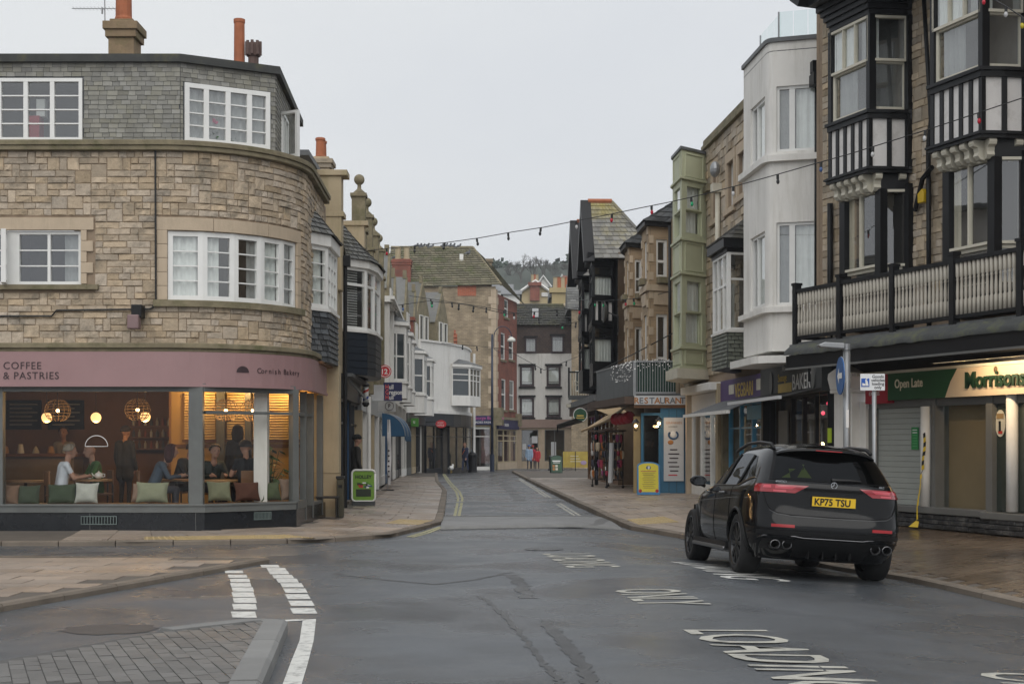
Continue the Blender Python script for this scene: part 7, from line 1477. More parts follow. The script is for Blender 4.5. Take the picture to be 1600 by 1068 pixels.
lantern(993.5, 665, 43.6, 'lit lantern left of the restaurant door'); lantern(1029.5, 661, 43.6, 'lit lantern over the restaurant window')
# ---- yellow board and far boards
def a_board(px, pyb, w_px, h_px, col, frame, label, rz=0):
    g = gpt(px, pyb, .12); k = g.y/F; W, H = w_px*k, h_px*k; t = thing('pavement_board', label, 'a-board', g, rz)
    for sgn, nm in ((-1, 'front_panel'), (1, 'back_panel')):
        b = MB(); n = 12; top = [(W/2*math.cos(q), H*.88+H*.12*math.sin(q)) for q in [math.pi*i/n for i in range(n+1)]]; pts = [(-W/2, 0.02)]+[(W/2, .02)]+top[1:-1] if False else [(W/2, .02)]+top+[(-W/2, .02)]
        yy = [sgn*(.02+.22*(1-z/H)) for x, z in pts]; V = [(x, y-.012, z) for (x, z), y in zip(pts, yy)]+[(x, y+.012, z) for (x, z), y in zip(pts, yy)]; m_ = len(pts)
        b.add(V, [tuple(range(m_))[::-1], tuple(range(m_, 2*m_))]+[(i, (i+1) % m_, m_+(i+1) % m_, m_+i) for i in range(m_)]); b.build(nm, frame, t, fix=True)
    tilt = lambda x, z, e=.016: (x, -(.02+.22*(1-z/H))-e, z)
    b = MB(); n = 12; pts = [(W*.44, H*.1)]+[(W*.44*math.cos(q), H*.86+H*.10*math.sin(q)) for q in [math.pi*i/n for i in range(n+1)]]+[(-W*.44, H*.1)]; b.add([tilt(x, z) for x, z in pts], [tuple(range(len(pts)))]); b.build('poster', col, t, fix=True)
    return t, W, H, tilt
t, W, H, tilt = a_board(1013, 773, 35, 52, mat('yellow_poster', (.60, .50, .02), .5, .04), mat('bright_blue_board', (.03, .17, .36), .5), 'yellow poster board in a blue frame outside the restaurant', R(-3))
def tline(t, tilt, x0, x1, z0, z1, m, e=.02): b = MB(); b.add([tilt(x0, z0, e), tilt(x1, z0, e), tilt(x1, z1, e), tilt(x0, z1, e)], [(0, 1, 2, 3)]); b.build('print_line', m, t)
DY = mat('dim_yellow_print', (.28, .22, .03), .5)
for k in range(9): tline(t, tilt, -W*.28+(k % 3)*.02, W*.3-(k % 2)*.05, H*.66-k*.055, H*.675-k*.055, DY if k != 1 else DTEXT)
tline(t, tilt, -W*.34, W*.34, H*.71, H*.735, OR); b = MB(); q = tilt(0, H*.82, .02); b.ball(q, (.07, .008, .06), 12, 8); b.build('logo_bird', BLUEP, t); b = MB(); q = tilt(0.01, H*.825, .03); b.ball(q, (.035, .008, .045), 10, 8); b.build('logo_bird', WL, t)
for sx__ in (-1, 1): b = MB(); b.ball(tilt(sx__*W*.37, H*.13, .018), (.05, .008, .06), 10, 6); b.build('corner_motif', MATS['red_plastic'], t)
t, W, H, tilt = a_board(869, 739, 18, 28, mat('menu_green', (.03, .075, .045), .5), mat('dark_green_frame', (.012, .04, .025), .5), 'dark green menu board at the far end of the pavement', R(8))
tline(t, tilt, -W*.35, W*.35, H*.66, H*.72, WL); tline(t, tilt, -W*.3, W*.3, H*.58, H*.61, WL)
for k in range(6): tline(t, tilt, -W*.36+(k % 3)*W*.25, -W*.16+(k % 3)*W*.25, H*(.18+.17*(k//3)), H*(.3+.17*(k//3)), [OR, CREAMP, LEAF][k % 3])
bp0, bp1 = gpt(879, 735, .12), gpt(919, 735, .12); Yb = bp0.y; t = thing('banner_barrier', 'golden yellow cafe barrier banner on short legs', 'barrier', (bp0.x, Yb, bp0.z)); W = (919-879)*Yb/F; hb_ = 30*Yb/F
MB().box(0, W, -.01, .01, .22, hb_).build('banner', mat('gold_banner', (.36, .27, .05), .6, .25, 2, stain=(.25, .1, .03), stain_amt=.6, stain_scale=1.5), t)
for x in (0, W*.5, W): MB().tube([(x, 0, 0), (x, 0, hb_)], .03, 6).build('leg', IRON, t); MB().box(x-.04, x+.04, -.25, .25, 0, .03).build('foot', IRON, t)
for k in range(3): MB().box(W*.3, W*(.62+.05*k), -.02, -.01, hb_*(.75-.14*k), hb_*(.78-.14*k)).build('print_line', CREAMP, t)
MB().ball((W*.82, -.015, hb_*.42), (.2, .008, .14), 12, 8).build('print_flower', mat('lilac_print', (.30, .22, .34), .6), t)
# goods rack
gr = Vector((3.42, 51.0, ground(3.42, 51)+.12)); t = thing('goods_rack', 'wheeled rail rack crowded with hanging souvenirs under the tan awning', 'rack', (gr.x, gr.y, gr.z), R(-78)); Wr, Hr = 1.9, 2.0
b = MB()
for x in (-Wr/2, Wr/2):
    for y in (-.3, .3): b.tube([(x, y, .1), (x, y, Hr)], .02, 6)
for z in (.3, .9, 1.4, Hr): b.tube([(-Wr/2, -.3, z), (Wr/2, -.3, z)], .016, 6); b.tube([(-Wr/2, .3, z), (Wr/2, .3, z)], .016, 6); b.tube([(-Wr/2, -.3, z), (-Wr/2, .3, z)], .016, 6); b.tube([(Wr/2, -.3, z), (Wr/2, .3, z)], .016, 6)
b.build('frame', IRON, t)
for x in (-Wr/2, Wr/2):
    for y in (-.3, .3): MB().lathe([(.05, -.02), (.05, .02)], (0, 0, 0), 10, lambda a, c, d, x=x, y=y: (x+d, y+a, .05+c)).build('castor', IRON, t)
MB().box(-Wr/2-.1, Wr/2+.1, -.4, .4, Hr, Hr+.06).build('top_board', BRC, t)
COLS = [(.45, .44, .42), (.03, .03, .035), (.30, .03, .06), (.04, .04, .06), (.5, .42, .3), (.28, .05, .16), (.02, .02, .02), (.42, .14, .03), (.05, .05, .055), (.2, .18, .16)]
for k in range(88):
    side = random.choice((0, 1, 2)); z = random.choice((.62, 1.0, 1.32, 1.62, 1.9)); h = random.uniform(.15, .34); wv = random.uniform(.06, .13); cm = mat('souvenir_%d' % (k % 10), COLS[k % 10], .8, .2, 9)
    b = MB(); r0 = [(wv*.35, 0), (wv*.55, -h*.2), (wv*.5, -h*.7), (wv*.2, -h)]
    if side == 0: c_ = (random.uniform(-Wr/2, Wr/2), -.33-random.random()*.06, z)
    else: c_ = (Wr/2+.04 if side == 1 else random.uniform(0, Wr/2), random.uniform(-.3, .3), z)
    b.lathe(r0, c_, 7); b.build('souvenir', cm, t)
MB().tube([(Wr/2+.15, -.2, .2), (Wr/2+.15, -.15, 1.6)], .09, 8).build('white_roll', LBOX, t)
# tan awning and red valance
b0, b1 = at(909, 673, 54), at(962, 652, 49); t = thing('tan_awning', 'tan canvas awning with a red rolled valance above the souvenir rack', 'awning', (b0.x, b0.y, b0.z)); d = b1-b0
TAN = mat('tan_canvas', (.46, .34, .20), .8, .1, 3)
MB().add([(0, 0, 0), (d.x, d.y, d.z), (d.x+.5, d.y+.6, d.z+.45), (.9, .8, .55)], [(0, 1, 2, 3)]).build('canvas', TAN, t); MB().tube([(0, 0, 0), (d.x, d.y, d.z)], .05, 6).build('front_bar', TAN, t)
a_, c_ = at(961, 656, 48.8)-b0, at(985, 651, 46)-b0; b = MB(); n = 12
b.tube([a_.lerp(c_, i/n)+Vector((0, 0, .04*math.sin(i*2.3))) for i in range(n+1)], [.17+.04*math.sin(i*1.9) for i in range(n+1)], 9); b.build('red_valance', mat('red_canvas', (.36, .015, .03), .8, .2, 5), t)
b = MB(); q0, q1 = at(932, 640, 52)-b0, at(957, 650, 51)-b0; b.add([q0, q1, q1+Vector((.6, 0, .1)), q0+Vector((.8, 0, .15))], [(0, 1, 2, 3)]); b.build('upper_flap', TAN, t)
# ================================================================ stone double-bay building
fD = Fr(4.75, 55, 5.3, 45.2); BD = fthing('stone_bay_building', 'sandstone building with two canted bays under slate roofs', 'building', fD); dL = lambda pts: [fD.loc(*p) for p in pts]
SAND = brick_mat('sandstone_ashlar', (.40, .295, .185), (.34, .25, .16), (.24, .18, .12), 1, .62, .3, .008, var=.2, bump=.3, stain=(.20, .15, .10), stain_amt=.4); zb_, zt_ = 3.3, 8.8
wall(BD, 0, fD.len, 3.2, 9.0, 0, [], SAND); shell(BD, 0, fD.len, 6, 0, 9.0, SAND)
for (pts, nm) in (([(4.95, 49.9), (4.38, 48.0), (4.46, 46.5), (5.35, 46.9)], 'near'), ([(4.8, 55.2), (4.2, 53.0), (4.245, 51.5), (4.95, 51.9)], 'far')):
    Q = dL(pts)
    for i in range(3):
        xf, Ln = seg_xf(Q[i], Q[i+1]); a, c = (Ln*.3, Ln*.74) if i == 2 else (Ln*.3, Ln*.7); ops = [(a, c, 3.4, 5.9), (a, c, 7.1, 8.35)] if i else []
        wall(BD, 0, Ln, zb_, zt_, 0, ops, SAND, xf=xf, name='bay_wall')
        for o_ in ops: window(BD, xf(o_[0], 0, 0), xf(o_[1], 0, 0), o_[2], o_[3], rows=(1, 1.4), v=.1, fm=UPVC, fw=.09, bw=.08, room=.25)
        if i:
            b = MB(); b.box(a-.1, c+.1, -.05, 0, 6.2, 6.6, xf); b.build('carved_panel', ASHLAR, BD); b = MB(); b.box(a, c, -.2, -.02, 6.9, 7.1, xf); b.build('window_box', LICHEN, BD)
            # a few courses of proud stones
            for z in range(9):
                for uu in (.02, .82): b = MB(); b.box(Ln*uu, Ln*uu+.16*Ln, -.03, 0, 3.4+z*.6+(.3 if uu > .5 else 0), 3.66+z*.6+(.3 if uu > .5 else 0), xf); b.build('quoin', ASHLAR, BD)
    b = MB(); b.strip(Q, -.3, .08, 6.65, 6.85); b.build('string_course', ASHLAR, BD); b = MB(); b.strip(Q, -.4, .16, zt_-.05, zt_+.1); b.build('gutter', BPAINT, BD)
    T = off_path(Q, .2); ax, ay = (Q[1][0]+Q[2][0])/2+.2, 1.6
    for i in range(3): qd = [(T[i].x, T[i].y, zt_+.1), (T[i+1].x, T[i+1].y, zt_+.1), (ax+.15, ay, zt_+1.75), (ax-.15, ay, zt_+1.75)]; MB().quad(*qd).build('bay_roof', DSLATE, BD); shingles(BD, *qd, 10, .28, DSLATE, 'slate', ind=20 if i == 2 else 0)
gable_roof(BD, 0, fD.len+.6, .6, 6, 8.9, 11.3, DSLATE, 14, .35)
u = fD.loc(5.1, 45.4); pipe(BD, [(u[0], -.25, 8.6), (u[0], -.25, 3.4)], .05)
# brick sliver beside it
BRK = fthing('brick_house_front', 'narrow red brick front squeezed between the black and the sandstone buildings', 'building', Fr(4.1, 57.5, 4.55, 55.2)); wall(BRK, 0, 2.4, 3.2, 7.6, 0, [(.5, 1.3, 6.0, 7.1), (.5, 1.3, 3.6, 5.3)], BRICKR); bx('coping', LICHEN, BRK, 0, 2.4, -.15, .2, 7.6, 7.8); box_win(BRK, .5, 1.3, 6.0, 7.1, 0, rows=(1, 1), v=.08, gm=DGLASS, room=0, fm=WPAINT); box_win(BRK, .5, 1.3, 3.6, 5.3, 0, rows=(1, 1), v=.08, gm=DGLASS, room=0, fm=WPAINT); shell(BRK, 0, 2.4, 4, 0, 7.6, BRICKR)
# ================================================================ black timbered building
fK = Fr(3.55, 67, 4.05, 54.6); BK = fthing('black_gabled_building', 'black timbered building with two steep gables and lichened slates', 'building', fK); kL = lambda pts: [fK.loc(*p) for p in pts]
wall(BK, 0, fK.len, 3.2, 8.8, 0, [], BPAINT); shell(BK, 0, fK.len, 6, 0, 8.8, mat('brown_flank', (.16, .11, .07), .9, .2, 2))
RSL = mat('lichened_slate', (.19, .185, .17), .75, .2, 2, .2, 30, rnd=.25, stain=(.34, .27, .03), stain_amt=.7, stain_scale=.5)
def black_bay(pts, apex, zap, win):
    Q = kL(pts); zz_ = [4.3, 4.75, 6.25, 6.4, 7.15, 7.3, 8.75, 9.0]
    b = MB(); b.strip(Q, -.5, 0, 3.9, 4.75); b.strip(Q, -.5, .05, 6.2, 6.42); b.strip(Q, -.5, .05, 7.15, 7.32); b.strip(Q, -.5, .04, 8.55, 8.75); b.strip(Q, -.6, .22, 8.75, 9.0); b.build('bay_frame', BPAINT, BK)
    b = MB(); b.strip(Q, -.4, -.02, 6.42, 7.15); b.build('infill_panel', DIRTYW, BK)
    for i in range(3):
        xf, Ln = seg_xf(Q[i], Q[i+1])
        for k in range(4): u = Ln*k/3; b = MB(); b.box(max(0, u-.07), min(Ln, u+.07), -.02, .1, 6.42, 7.15, xf); b.build('stud', BPAINT, BK)
        for (d, e) in ((4.75, 6.2), (7.32, 8.55)): window(BK, Q[i], Q[i+1], d, e, rows=(2.4, 1), v=.04, fm=BPAINT, fw=.09, bw=.09, room=0, curt=[(.06, .95, CURT, .02, .68)])
    bay_room(BK, Q, 4.75, 6.2); bay_room(BK, Q, 7.32, 8.55)
    # gable over the bay: gable faces the street, roof runs back
    (gx, gy) = fK.loc(*apex); hw = 1.55; ze_ = 8.95; yf = gy
    b = MB(); b.add([(gx-hw, yf, ze_), (gx+hw, yf, ze_), (gx, yf, zap), (gx-hw, yf+.12, ze_), (gx+hw, yf+.12, ze_), (gx, yf+.12, zap)], [(0, 1, 2), (5, 4, 3)]); b.build('gable', BPAINT, BK)
    for s_ in (-1, 1): b = MB(); b.add([(gx+s_*(hw+.15), yf-.5, ze_-.3), (gx, yf-.5, zap+.12), (gx, yf-.5, zap-.45), (gx+s_*(hw-.25), yf-.5, ze_-.3), (gx+s_*(hw+.15), yf-.1, ze_-.3), (gx, yf-.1, zap+.12), (gx, yf-.1, zap-.45), (gx+s_*(hw-.25), yf-.1, ze_-.3)], [(0, 1, 2, 3), (4, 7, 6, 5), (0, 4, 5, 1), (3, 2, 6, 7)]); b.build('barge_board', BPAINT, BK)
    A_, B_, C_, D_ = (gx+hw+.2, yf-.1, ze_-.2), (gx+hw+.2, yf+2.5, ze_-.2), (gx, yf+.75, zap+.05), (gx, yf-.1, zap+.05)
    MB().quad(A_, B_, C_, D_).build('roof', RSL, BK); shingles(BK, A_, B_, C_, D_, 13, .32, RSL, 'slate', ind=110 if win else 40)
    MB().poly([(gx+hw+.2, yf+2.5, ze_-.2), (gx-hw-.2, yf+2.5, ze_-.2), (gx, yf+.75, zap+.05)]).build('roof', RSL, BK); MB().quad((gx-hw-.2, yf+2.5, ze_-.2), (gx-hw-.2, yf-.1, ze_-.2), (gx, yf-.1, zap+.05), (gx, yf+.75, zap+.05)).build('roof', RSL, BK)
    MB().tube([(gx, yf-.2, zap+.08), (gx, yf+.75, zap+.08)], .1, 6).build('ridge_tile', TERRA, BK); MB().tube([(gx, yf+.75, zap+.06), (gx+hw+.2, yf+2.5, ze_-.15)], .07, 6).build('hip_tile', RSL, BK)
black_bay([(3.85, 58.5), (3.14, 57.6), (3.12, 54.9), (3.95, 55.3)], (3.2, 56.2), 11.15, True); black_bay([(3.7, 64.3), (2.98, 63.3), (3.0, 60.4), (3.75, 60.9)], (3.02, 61.9), 11.25, False)
shell(BK, 0, fK.len, 6, 3, 9.0, MATS['brown_flank'], 'upper_shell'); gable_roof(BK, -.2, fK.len+.2, 1.0, 6.2, 8.85, 9.9, RSL, 10, .35)
b = MB(); dq = at(944, 487, 54.6); lx, ly = fK.loc(dq.x, dq.y); b.lathe([(.05, .14), (.25, .1), (.38, .02), (.42, -.03), (.40, -.03)], (0, 0, 0), 18, lambda x, y, z: (lx+x, ly+z*1.0, dq.z-fK.o.x*0+y)); b.build('satellite_dish', GREYP, BK); b = MB(); b.tube([(lx, ly+.1, dq.z), (lx+.3, ly+.5, dq.z-.2), (lx+.3, ly+.5, dq.z-.8)], .03, 5); b.build('dish_arm', IRON, BK)
# lower part: canopy, shop
b = MB(); b.box(0, fK.len, -.9, .1, 3.3, 3.55); b.build('canopy', LEAD, BK); b = MB(); b.box(0, fK.len, -.85, -.75, 2.95, 3.3); b.build('canopy_fascia', BRC, BK)
for i in range(4): shopfront(BK, .2+i*3.1, 3.1+i*3.1, -.1, 2.95, .1, 2, WOOD)
for x in (12.3,): b = MB(); b.tube([(x, -.8, -.1), (x, -.8, 3.0)], .07, 8); b.build('canopy_post', BPAINT, BK)
# small ornate balcony at the far end
t = thing('ornate_balcony', 'small white iron balcony projecting from the far end of the black building', 'balcony', (2.72, 66, 3.9)); b = MB(); b.box(-.1, 1.0, -.1, .1, -.2, 0); b.build('deck', LEAD, t); b = MB(); b.box(-.1, 1.0, -.04, .0, 1.05, 1.12); b.box(-.12, -.04, -.06, .04, -.1, 1.3); b.build('rail', BPAINT, t)
for k in range(9): b = MB(); b.tube([(.02+k*.115, -.02, 0), (.02+k*.115, -.02, 1.05)], .022, 5); b.build('bar', CREAMP, t)
for k in range(3): b = MB(); b.tube([(.25+k*.28+.1*math.cos(a*.4), -.05, .55+.1*math.sin(a*.4)) for a in range(16)], .02, 4); b.build('scroll', CREAMP, t)
bx('deck_edge', CREAMP, t, -.2, 1.6, -.5, .1, -.55, -.4)
# round green sign
c_ = at(906.5, 648, 58); t = thing('round_pub_sign', 'round green sign with a white rim hanging over the far pavement', 'sign', c_); MB().lathe([(.27, -.05), (.27, .05)], (0, 0, 0), 28, lambda x, y, z: (x, z, y)).build('disc', mat('sign_green', (.02, .09, .04), .4, .3, 4), t); MB().tube([(.275*math.cos(a*math.pi/16), -.04, .275*math.sin(a*math.pi/16)) for a in range(33)], .018, 6).build('rim', WL, t); MB().box(-.14, .14, -.06, -.05, -.06, .0).build('print_line', YL, t); MB().box(-.17, .17, -.06, -.05, -.14, -.1).build('print_line', YL, t); MB().box(.2, .8, -.02, .02, .24, .28).build('bracket', IRON, t)
q0, q1 = at(871, 664, 60), at(900, 654, 57); t = thing('dark_awning_frame', 'dark folding awning frame reaching towards the white flats', 'awning', q0); d = q1-q0; MB().add([(0, 0, 0), d, d+Vector((.3, 0, -.12)), Vector((.05, 0, -.16))], [(0, 1, 2, 3)]).build('canvas', mat('dark_canvas', (.06, .06, .06), .8), t); MB().tube([(0, 0, 0), d], .04, 6).build('arm', BPAINT, t); MB().tube([(0, 0, 0), (0, 0, -.3)], .03, 6).build('drop_bar', BPAINT, t)
# buildings closing the gap behind
BX = thing('stone_backdrop_house', 'stone house showing between the white flats and the black building', 'house', (4.6, 110, Z0)); wall(BX, 0, 8, 0, 12.3, 0, [(.3, .9, 6, 7.6)], RUB); box_win(BX, .3, .9, 6, 7.6, 0, v=.08, gm=DGLASS, room=0, fm=WPAINT); gable_roof(BX, -.3, 8, 0, 6, 12.3, 14.6, ROOFSLATE, 10, .4)
# ================================================================ poles and signs, right
p = Vector((5.95, 25.2, 0)); p.z = ground(p.x, p.y)+.1
p.x = (1323-CX)*25.2/F
t = thing('lamp_column', 'grey steel lamp column carrying a blue arrow sign', 'lamp post', p); h = PZ(545, 25.2)-p.z
MB().tube([(0, 0, 0), (0, 0, h)], .065, 12).build('column', STEEL, t, smooth=True); MB().tube([(0, 0, h-.02), (0, 0, h+.09)], .075, 12).build('cap', STEEL, t); b = MB(); b.xprism([(-.05, h), (-.48, h+.03), (-.52, h+.07), (-.4, h+.12), (-.05, h+.1)], -.09, .09); b.build('lamp_head', STEEL, t, bevel=.015)
b = MB(); zc = PZ(587, 25.2)-p.z; a_ = R(-62); ca_, sa_ = math.cos(a_), math.sin(a_)
XFs = lambda x, y, z: (-.11-.02*x-.9998*z, -.03-.9998*x+.02*z, zc+y)
b.lathe([(.335, 0), (.335, .02)], (0, 0, 0), 32, XFs); b.build('sign_disc', mat('sign_blue', (.015, .10, .30), .4), t); b = MB(); b.lathe([(.345, -.004), (.345, -.002)], (0, 0, 0), 32, XFs); b.build('sign_rim', WL, t)
ar = [(-.2, 0), (-.05, .15), (-.05, .05), (.2, .05), (.2, -.05), (-.05, -.05), (-.05, -.15)]; b = MB(); b.add([XFs(x, y, .024) for x, y in ar], [tuple(range(7))]); b.build('arrow', WL, t)
bx('sticker', WL, t, -.03, .02, -.075, -.066, PZ(668, 25.2)-p.z, PZ(640, 25.2)-p.z)
Yl = 22.6; p = Vector(((1366-CX)*Yl/F, Yl, 0)); p.z = ground(p.x, Yl)+.1; t = thing('loading_sign', 'grey post with a white loading bay sign plate', 'sign', p); zt2 = PZ(584, Yl)-p.z; zb2 = PZ(610, Yl)-p.z; k = Yl/F
MB().tube([(0, 0, 0), (0, 0, zt2-.02)], .036, 10).build('post', STEEL, t, smooth=True); x0 = (1343-1366)*k; x1 = (1381.5-1366)*k; PL = bx('plate', mat('sign_white', (.72, .73, .74), .4, .02), t, x0, x1, -.05, -.038, zb2, zt2, bevel=.01)
bx('symbol_panel', mat('loading_blue', (.01, .09, .42), .4), PL, x0+.015, x0+.015+12.5*k, -.056, -.05, zb2+.06, zb2+.06+13*k)
b = MB(); sx0, sz0 = x0+.03, zb2+.075; b.add([(sx0+x, -.060, sz0+z) for x, z in ((.055, .0), (.10, .0), (.085, .07), (.06, .105), (.045, .095))], [(0, 1, 2, 3, 4)]); b.add([(sx0+x, -.060, sz0+z) for x, z in ((0, .0), (.05, .0), (.05, .03), (0, .045))], [(0, 1, 2, 3)]); b.ball((sx0+.07, -.06, sz0+.115), (.012, .003, .012), 8, 6); b.build('symbol_figure', WL, PL)
for i, s in enumerate(('Goods', 'vehicles', 'loading', 'only')): lettering(s, .068, BPAINT, PL, face_M((1370.5-1366)*k, -.052, zt2-.065-i*.057), depth=.001, align='CENTER', bold=.001)
# purple board leaning by the white shop
g = gpt(1100, 765, .12); t = thing('purple_board', 'purple sign board standing behind the car by the white shop', 'a-board', g, R(-8)); W = 34*g.y/F; MB().box(-W/2, W/2, -.03, .03, .05, 1.05).build('panel', mat('purple_board', (.06, .03, .13), .5), t, bevel=.01); MB().box(-W/2, W/2, -.15, .15, 0, .05).build('base', IRON, t)
# ================================================================ the parked car
CS = 1.06
PAINTK = mat('black_car_paint', (.003, .0033, .004), .09, 0, 3, coat=0, spec=.32)
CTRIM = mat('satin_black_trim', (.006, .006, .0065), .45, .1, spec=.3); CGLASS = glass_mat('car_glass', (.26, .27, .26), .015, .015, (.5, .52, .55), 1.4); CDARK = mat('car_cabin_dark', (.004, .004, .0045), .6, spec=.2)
TYRE = mat('tyre_rubber', (.009, .009, .0095), .8, .2, 12, .2, 60); RIMM = mat('dark_alloy', (.035, .036, .038), .3, .1, metal=.7); CHROME = mat('chrome', (.55, .56, .57), .12, .02, metal=1)
TLIT = mat('tail_light_red', (.26, .005, .012), .12, .08, 8, coat=1); TLIT2 = mat('tail_light_pink', (.50, .05, .07), .12, .1, 8, coat=1); REFL = mat('red_reflector', (.30, .006, .01), .2)
PLATE = mat('yellow_plate', (.66, .42, .01), .45, .03)
rl = Vector((3.01, 18.6, 0)); rr = Vector((4.745, 18.72, 0)); fl_ = Vector((2.79, 21.66, 0))
for q in (rl, rr, fl_): q.z = ground(q.x, q.y)
ex = (rr-rl).normalized(); ey = (fl_-rl); ey = (ey-ex*ey.dot(ex)).normalized(); ez = ex.cross(ey)
mid = (rl+rr)/2+ey*1.444*CS
CAR = bpy.data.objects.new('car', None); COL.objects.link(CAR); CAR.matrix_world = Matrix(((ex.x*CS, ey.x*CS, ez.x*CS, mid.x), (ex.y*CS, ey.y*CS, ez.y*CS, mid.y), (ex.z*CS, ey.z*CS, ez.z*CS, mid.z), (0, 0, 0, 1)))
props(CAR, 'black estate-style SUV with a yellow rear plate parked at the right kerb', 'car')
def cubic(tab, z):
    n = len(tab)
    if z <= tab[0][0]: return tab[0][1]
    if z >= tab[-1][0]: return tab[-1][1]
    for i in range(n-1):
        if tab[i][0] <= z <= tab[i+1][0]: break
    x0, y0 = tab[i]; x1, y1 = tab[i+1]; h = x1-x0; t = (z-x0)/h
    sl = lambda j: 0 if j <= 0 or j >= n-1 else (tab[j+1][1]-tab[j-1][1])/(tab[j+1][0]-tab[j-1][0])
    m0, m1 = sl(i)*h if i else (y1-y0), sl(i+1)*h if i+1 < n-1 else (y1-y0)
    return (2*t**3-3*t*t+1)*y0+(t**3-2*t*t+t)*m0+(-2*t**3+3*t*t)*y1+(t**3-t*t)*m1
YC = -.9
TW = [(.22, .84), (.32, .885), (.45, .93), (.6, .948), (.8, .948), (.95, .938), (1.04, .918), (1.12, .875), (1.22, .825), (1.35, .765), (1.48, .69), (1.56, .62), (1.61, .50), (1.635, .34)]
TR = [(.22, -2.12), (.32, -2.27), (.42, -2.37), (.55, -2.415), (.66, -2.41), (.72, -2.385), (.80, -2.36), (.95, -2.35), (1.04, -2.345), (1.10, -2.345), (1.15, -2.31), (1.22, -2.24), (1.35, -2.11), (1.48, -1.97), (1.56, -1.84), (1.61, -1.6), (1.635, -1.3)]
TF = [(.22, 2.1), (.35, 2.24), (.55, 2.3), (.75, 2.27), (.88, 2.18), (.97, 1.95), (1.02, 1.55), (1.06, 1.1), (1.12, .92), (1.22, .72), (1.35, .45), (1.48, .12), (1.56, -.1), (1.61, -.4), (1.635, -.7)]
NE = 5.2
def cpt(z, t, off=0):
    """body skin: t = 0 right flank, pi/2 rear, pi left flank, 3pi/2 nose"""
    w_ = cubic(TW, z)+off; c, s_ = math.cos(t), math.sin(t)
    L = (YC-cubic(TR, z)) if s_ >= 0 else (cubic(TF, z)-YC); L += off; n = NE if s_ >= 0 else 3.6
    x = w_*math.copysign(abs(c)**(2/n), c); y = YC-L*abs(s_)**(2/n) if s_ >= 0 else YC+L*abs(s_)**(2/n)
    return Vector((x, y, z))
def t_of_x(x, z): w_ = cubic(TW, z); k = min(1, abs(x)/w_)**(NE/2); t = math.acos(k); return t if x >= 0 else math.pi-t
def t_of_y(y, z, left=True):
    if y < YC: k = min(1, (YC-y)/(YC-cubic(TR, z)))**(NE/2); t = math.asin(k); return math.pi-t if left else t
    k = min(1, (y-YC)/(cubic(TF, z)-YC))**(3.6/2); t = math.asin(k); return math.pi+t if left else -t
zr_ = [.22, .26, .32, .38, .45, .52, .6, .66, .7, .74, .80, .88, .95, 1.0, 1.04, 1.08, 1.11, 1.14, 1.18, 1.22, 1.28, 1.35, 1.42, 1.48, 1.52, 1.56, 1.59, 1.61, 1.625, 1.635]
NT = 112; ts = [2*math.pi*i/NT for i in range(NT)]
b = MB(); V = [cpt(z, t) for z in zr_ for t in ts]; Fs = [(i*NT+k, i*NT+(k+1) % NT, (i+1)*NT+(k+1) % NT, (i+1)*NT+k) for i in range(len(zr_)-1) for k in range(NT)]
Fs += [tuple(range(NT))[::-1], tuple(range((len(zr_)-1)*NT, len(zr_)*NT))]; b.add(V, Fs); body = b.build('body', PAINTK, None, smooth=True, fix=True)
# wheel arches are cut out of the shell
cut = MB()
for y in (-1.444, 1.444):
    for s_ in (-1, 1): cut.lathe([(.415, -.30), (.415, .30)], (0, 0, 0), 40, lambda a, c, d, y=y, s_=s_: (s_*.85+d, y+a, .37+c))
co = cut.build('cutter', CDARK, None, fix=True)
for q in (body, co): COL.todo.remove(q); REAL.objects.link(q)
bo = body.modifiers.new('b', 'BOOLEAN'); bo.object = co; bo.operation = 'DIFFERENCE'; bo.solver = 'EXACT'
dg = bpy.context.evaluated_depsgraph_get(); nm = bpy.data.meshes.new_from_object(body.evaluated_get(dg)); body.modifiers.clear(); body.data = nm; bpy.data.objects.remove(co); body.parent = CAR
nm.materials.clear(); nm.materials.append(PAINTK)
for p_ in nm.polygons: p_.use_smooth = True; p_.material_index = 0
em = body.modifiers.new('es', 'EDGE_SPLIT'); em.split_angle = R(38)
bx('wheel_well', CDARK, CAR, -.78, .78, -2.0, 2.0, .24, .8); bx('underbody', CDARK, CAR, -.7, .7, -2.0, 1.9, .225, .26)
def skin(name, rows, m, off=.004, n=16, par=None, smooth=True):
    """a panel laid on the body: rows of (z, t0, t1)"""
    g = MB(); g.grid([[cpt(z, lerp(t0, t1, i/n), off) for i in range(n+1)] for z, t0, t1 in rows]); return g.build(name, m, par or CAR, smooth=smooth)
def rear(name, rows, m, off=.004, n=16, par=None): return skin(name, [(z, t_of_x(a, z), t_of_x(c, z)) for z, a, c in rows], m, off, n, par)
def side(name, rows, m, off=.004, n=18, left=True, par=None): return skin(name, [(z, t_of_y(a, z, left), t_of_y(c, z, left)) for z, a, c in rows], m, off, n, par)
def line(name, pts, wd, m, off=.003):
    """a shut line or trim strip through (x, z) points on the tail"""
    P = [cpt(z, t_of_x(x, z), off) for x, z in pts]; return MB().tube(P, wd, 5).build(name, m, CAR, smooth=True)
zs = lambda a, c, n: [lerp(a, c, i/n) for i in range(n+1)]
